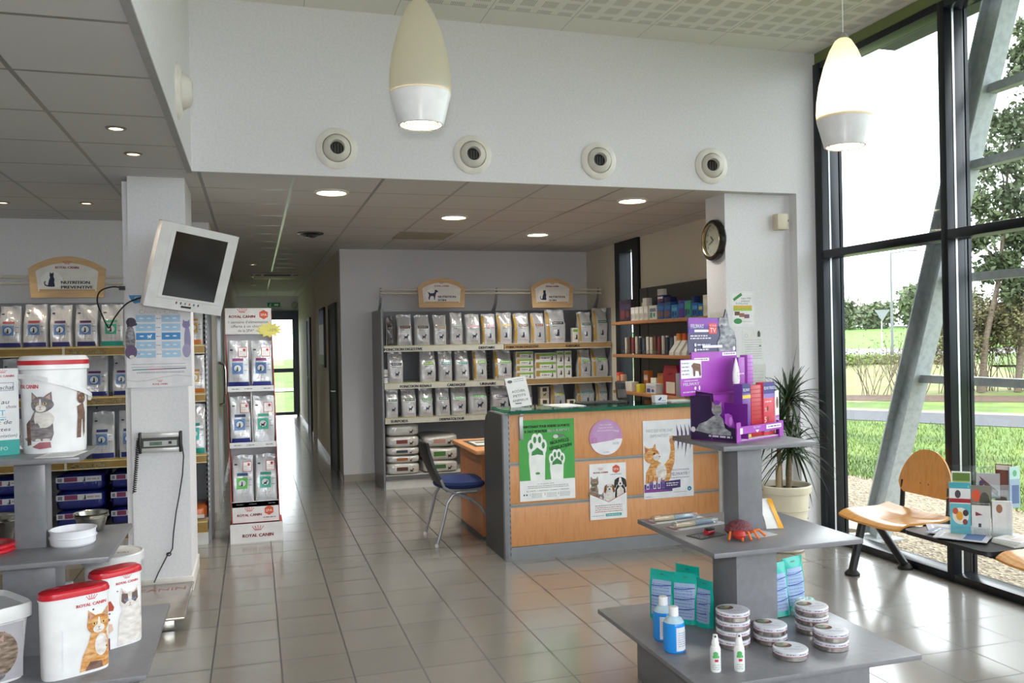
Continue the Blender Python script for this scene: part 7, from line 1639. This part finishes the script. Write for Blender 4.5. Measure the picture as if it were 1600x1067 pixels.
# trees and shrubs
BARK = noisy('bark', [(.3, '#4f443a'), (.7, '#7a6c5e')], (1, 1, 4), 10., 5., .9)
def leaf_mat(n, a, c): return noisy(n, [(.3, a), (.7, c)], nscale=2.5, rough=.7)
LE = leaf_mat('evergreen_leaf', '#2f3b25', '#566440'); LH = leaf_mat('hedge_leaf', '#4e4a30', '#74704a'); LB = leaf_mat('bush_leaf', '#55702c', '#86984a'); LD = leaf_mat('distant_foliage', '#4f5a40', '#6d7757')
def leaves(b, m, r, pts, n, s_, spread):
    k = b.mi(m)
    for i in range(n):
        c = V(r.choice(pts)) + V((r.gauss(0, spread), r.gauss(0, spread), r.gauss(0, spread*.8)))
        a = V((r.uniform(-1, 1), r.uniform(-1, 1), r.uniform(-1, 1))).normalized(); d = a.cross(V((r.uniform(-1, 1), r.uniform(-1, 1), r.uniform(-1, 1)))).normalized(); w_ = s_*r.uniform(.6, 1.2)
        b.bm.faces.new([b.bm.verts.new(c+a*w_), b.bm.verts.new(c+d*w_*.5), b.bm.verts.new(c-a*w_), b.bm.verts.new(c-d*w_*.5)]).material_index = k
def branch(b, r, p, d, L, rad, depth, tips, gn=.6):
    pts = [p]; q = p.copy(); dd = d.copy(); n = 4
    for i in range(n):
        dd = (dd + V((r.uniform(-.16, .16), r.uniform(-.16, .16), r.uniform(-.04, .10)))).normalized(); q = q + dd*L/n; pts.append(q.copy())
    b.tube(pts, [rad*(1-.55*i/n) for i in range(n+1)], BARK, 5 if depth > 1 else 4, False)
    if depth == 0: tips += pts[2:]; return
    for k in range(r.randint(2, 4)):
        i = r.randint(2, n); nd = (dd + V((r.uniform(-1, 1), r.uniform(-1, 1), r.uniform(-.3, .7)))*gn).normalized()
        branch(b, r, pts[i], nd, L*r.uniform(.55, .8), rad*.5, depth-1, tips, gn)
def tree(name, label, loc, h_, seed, m, n, ls, spread, depth=3, rad=.12, gn=.6, group=None, d0=(0, 0, 1)):
    r = random.Random(seed); t = thing(name, label, 'tree', loc, 0, group); b = MB(); tips = []
    branch(b, r, V((0, 0, -.1)), V(d0).normalized(), h_*.45, rad, depth, tips, gn); b.build('trunk', t, smooth=1., fix=False)
    if n:
        b = MB(); leaves(b, m, r, tips, n, ls, spread); b.build('foliage', t, smooth=0, fix=False)
def clump_tree(label, line, clumps, seed, m, per, ls):
    """trunk along a line of points, branches to each crown clump, leaves around the clumps"""
    r = random.Random(seed); o = V(line[0]); t = thing('tree', label, 'tree', line[0], 0, 'trees outside the window'); b = MB()
    P = [V(p)-o for p in line]; b.tube(P, [.10*(1-.75*i/(len(P)-1)) for i in range(len(P))], BARK, 8, False)
    pts = []
    for c, rad in clumps:
        c = V(c)-o; q = min(P, key=lambda p: abs(p.z-(c.z-.6))); mid = (q+c)/2+V((r.uniform(-.1, .1), r.uniform(-.1, .1), .15)); b.tube([q, mid, c], [.035, .025, .012], BARK, 5, False)
        for k in range(7):
            e_ = c+V((r.gauss(0, rad*.6), r.gauss(0, rad*.6), r.gauss(0, rad*.5))); b.tube([c, (c+e_)/2+V((0, 0, .05)), e_], [.012, .008, .004], BARK, 4, False); pts.append((e_, rad))
    b.build('trunk', t, smooth=1., fix=False)
    b = MB(); k = b.mi(m)
    for e_, rad in pts: leaves(b, m, r, [e_], per, ls, rad*.34)
    b.build('foliage', t, smooth=0, fix=False)
clump_tree('leafy evergreen tree outside whose trunk stands nearest the second mullion', [(19.59, 19.14, G0), (19.75, 19.1, 1.4), (20.15, 18.97, 3.2), (20.3, 18.9, 5.0), (20.5, 18.85, 7.2)],
           [((19.65, 19.1, 5.3), .40), ((20.2, 18.95, 6.4), .5), ((20.0, 19.0, 4.4), .5), ((19.75, 19.1, 3.3), .35), ((20.45, 18.85, 7.6), .45), ((20.4, 18.9, 5.6), .5), ((20.3, 18.9, 3.5), .4), ((19.5, 19.15, 4.3), .3)], 3, LE, 95, .10)
clump_tree('taller leafy evergreen tree outside at the right edge of the photo', [(20.57, 18.84, G0), (20.75, 18.8, 1.6), (20.95, 18.74, 3.4), (21.1, 18.7, 6.0), (21.25, 18.65, 9.2)],
           [((20.85, 18.75, 8.9), .42), ((21.1, 18.7, 9.8), .4), ((20.95, 18.75, 7.4), .55), ((21.4, 18.6, 8.2), .6), ((21.0, 18.7, 5.2), .55), ((21.3, 18.65, 6.4), .6), ((20.75, 18.8, 4.0), .45), ((21.3, 18.6, 4.4), .6), ((20.8, 18.8, 2.6), .4), ((21.8, 18.5, 7.0), .6), ((21.8, 18.5, 5.2), .6)], 8, LE, 100, .10)
def shrub(name, label, loc, h_, w_, seed, m, n, ls, stems=14, group=None, rad=.013):
    r = random.Random(seed); t = thing(name, label, 'shrub', loc, 0, group); b = MB(); tips = []
    for k in range(stems):
        a = r.uniform(0, 2*PI); branch(b, r, V((r.uniform(-.25, .25)*w_, r.uniform(-.25, .25)*w_, -.05)), V((math.cos(a)*.5*w_/h_, math.sin(a)*.5*w_/h_, 1)).normalized(), h_*r.uniform(.38, .5), rad, 2, tips, .5)
    b.build('stems', t, smooth=1., fix=False)
    if n: b = MB(); leaves(b, m, r, tips, n, ls, .10*w_); b.build('foliage', t, smooth=0, fix=False)
shrub('bare_shrub', 'bare twiggy shrub outside seen through the raking post gap', (17.5, 19.7, G0), 2.2, 1.8, 31, LH, 260, .035, 16, None, .016)
shrub('bare_shrub', 'bare twiggy shrub on the mulch left of the raking post outside', (16.6, 19.9, G0), 2.0, 1.5, 36, LH, 160, .035, 13, None, .014)
shrub('shrub', 'dense brownish shrub left of the second mullion outside', (18.7, 19.3, G0), 2.4, 1.2, 32, LH, 2200, .05, 16, 'dense shrubs outside')
shrub('shrub', 'dense brownish shrub right of the second mullion outside', (20.2, 19.7, G0), 2.9, 1.4, 33, LH, 5200, .06, 26, 'dense shrubs outside')
shrub('shrub', 'dense brownish shrub in the middle of the hedge outside', (21.3, 19.3, G0), 3.0, 1.4, 34, LH, 5200, .06, 26, 'dense shrubs outside')
shrub('shrub', 'dense brownish shrub at the right edge of the hedge outside', (22.2, 18.4, G0), 3.0, 1.4, 35, LH, 5200, .06, 26, 'dense shrubs outside')
for k, (x, y, h_, w_, m, lab) in enumerate(((27.5, 35.0, .9, 1.5, LB, 'low green bush on the far verge nearest the corner frame'), (29.3, 35.0, .9, 1.6, LB, 'low green bush on the far verge below the street lamp'), (31.0, 34.0, .8, 1.6, LH, 'low olive bush on the far verge right of the lamp'), (26.3, 34.6, 1.1, 1.0, LH, 'low brown bush on the far verge at the pale post'))):
    r = random.Random(50+k); b = MB(); pts = [(x+r.gauss(0, w_*.4), y+r.gauss(0, w_*.4), .05+h_*.4*r.random()) for _ in range(60)]; leaves(b, m, r, pts, 1500, .1, .16); tag(b.build('bush', smooth=0, fix=False), lab, 'bush', 'low bushes on the far verge')
# distant tree line, houses, lamp, sign
r0 = random.Random(77)
def far_tree(x, y, z, h_, w_, seed, label, bare=False, trunk=True):
    h_ *= 1.3
    r = random.Random(seed); t = thing('distant_tree', label, 'tree', (x, y, z), 0, 'far tree line beyond the field'); b = MB()
    if bare:
        for k in range(22):
            a = r.uniform(-w_, w_); b.tube([(a*.5, r.uniform(-.5, .5), 0), (a*.8, 0, h_*.5), (a+r.uniform(-.4, .4), 0, h_*r.uniform(.75, 1.))], [.09, .06, .02], C('#a39a90', .9), 4, False)
        b.build('branches', t, smooth=1., fix=False)
    b = MB(); pts = [(r.gauss(0, w_*.55), r.gauss(0, w_*.3), h_*(.08+(.45 if bare else .75)*r.random())) for _ in range(50)]; leaves(b, LD, r, pts, 2400, .5, .6); b.build('foliage', t, smooth=0, fix=False)
    if trunk: b = MB(); b.tube([(0, 0, -.4), (0, 0, h_*.6)], [.25, .12], C('#8a8070', .9), 6); b.build('trunk', t)
for k, (x, y, h_, w_, bare, lab) in enumerate(((88, 124, 6.5, 3.4, True, 'bare poplars nearest the corner frame'), (93, 121, 6.2, 3.4, True, 'bare poplars second along the far tree line'), (98, 118, 5.0, 3.0, True, 'bare poplars beside the dead trunk'), (103, 114, 6.0, 1.6, False, 'narrow ivy clad tree standing before the houses'), (110, 112, 5.2, 3.0, False, 'round tree above the terracotta house'), (116, 105, 8.2, 3.2, False, 'tall round headed pine on the far tree line'), (121, 101, 5.0, 3.0, False, 'dark tree behind the raking post'), (128, 95, 6.0, 3.4, False, 'far tree seen between the mullion and the hedge'), (140, 84, 6.5, 3.6, False, 'far tree at the right end of the tree line'))): far_tree(x, y, 2.6, h_, w_, 100+k, lab, bare)
def house(x, y, w_, d, h_, label, c):
    t = thing('house', label, 'house', (x, y, 2.5), -.75); b = MB(); b.box(-w_/2, w_/2, -d/2, d/2, 0, h_, C(c, .8)); b.build('wall', t, smooth=0)
    b = MB(); f = Fr((-w_/2-.3, 0, h_), (0, 1, 0), (0, 0, 1)); b.prism(f, [(-d/2-.3, 0), (d/2+.3, 0), (0, 1.3)], 0, w_+.6, C('#b5785c', .8)); b.build('roof', t, smooth=0)
    for q in (-.25, .2):
        b = MB(); b.box(w_*q-.5, w_*q+.5, -d/2-.03, -d/2, .8, 2.0, C('#8a8f94', .3)); b.build('window', t, smooth=0)
house(112, 118, 8, 6, 2.6, 'low terracotta roofed house behind the street lamp', '#c79a86'); house(121, 110, 9, 6, 2.6, 'low terracotta roofed house left of the raking post', '#c9a592'); house(130, 102, 8, 6, 2.6, 'low terracotta roofed house right of the raking post', '#d2b3a0')
t = thing('street_lamp', 'tall thin grey street lamp beyond the lawn', 'street lamp', (30.0, 34.6, .0))
b = MB(); b.tube([(0, 0, 0), (0, 0, 5.6)], [.075, .045], C('#6f7577', .5, .3), 10); b.build('pole', t)
b = MB(); b.tube([(0, 0, 5.58), (.5, -.45, 5.66), (.9, -.8, 5.66)], [.04, .035, .05], C('#8a9092', .5, .3), 8); b.build('lamp_arm', t)
t = thing('road_sign', 'grey back of a triangular road sign beside the street lamp', 'road sign', (35.0, 41.2, .2))
b = MB(); b.tube([(0, 0, 0), (0, 0, 2.2)], .035, C('#aeb3b3', .4, .4), 8); b.build('pole', t)
b = MB(); f = Fr((0, -.05, 2.5), (.8, -.6, 0), (0, 0, 1)); b.prism(f, [(-.4, .33), (.4, .33), (0, -.36)], -.01, .01, C('#7b8284', .6, .1)); b.build('sign_plate', t, smooth=0)
b = MB(); b.box(-.35, .35, -.35, .35, -.2, 1.25, C('#d6c9b0', .8)); tag(b.build('marker_post', loc=(25.0, 33.6, .1)), 'pale square post at the far verge beside the corner frame', 'post')
b = MB(); b.box(-2.2, 2.2, -.05, .05, .5, .62, C('#c9cdd2', .5))
for x in (-2., 0, 2.): b.box(x-.05, x+.05, -.04, .04, -.1, .5, C('#c9cdd2', .5))
o = tag(b.build('guard_rail', loc=(34.0, 35.0, .15), rotz=-.7, smooth=0), 'pale low guard rail seen past the raking post', 'rail')
# lawn seen through the rear glass door
ground('ground_rear', [(-14, 20.4, -.1), (14, 20.4, -.1), (40, 90, .2), (-40, 90, .2)], GRS)
ground('ground_rear_path', [(-14, 31.5, -.02), (14, 31.5, -.02), (14, 33.5, -.01), (-14, 33.5, -.01)], C('#b9ad98', .9))
ground('ground_front', [(-12, -40, -.13), (60, -40, -.13), (60, -3.2, -.13), (-12, -3.2, -.13)], ASP)
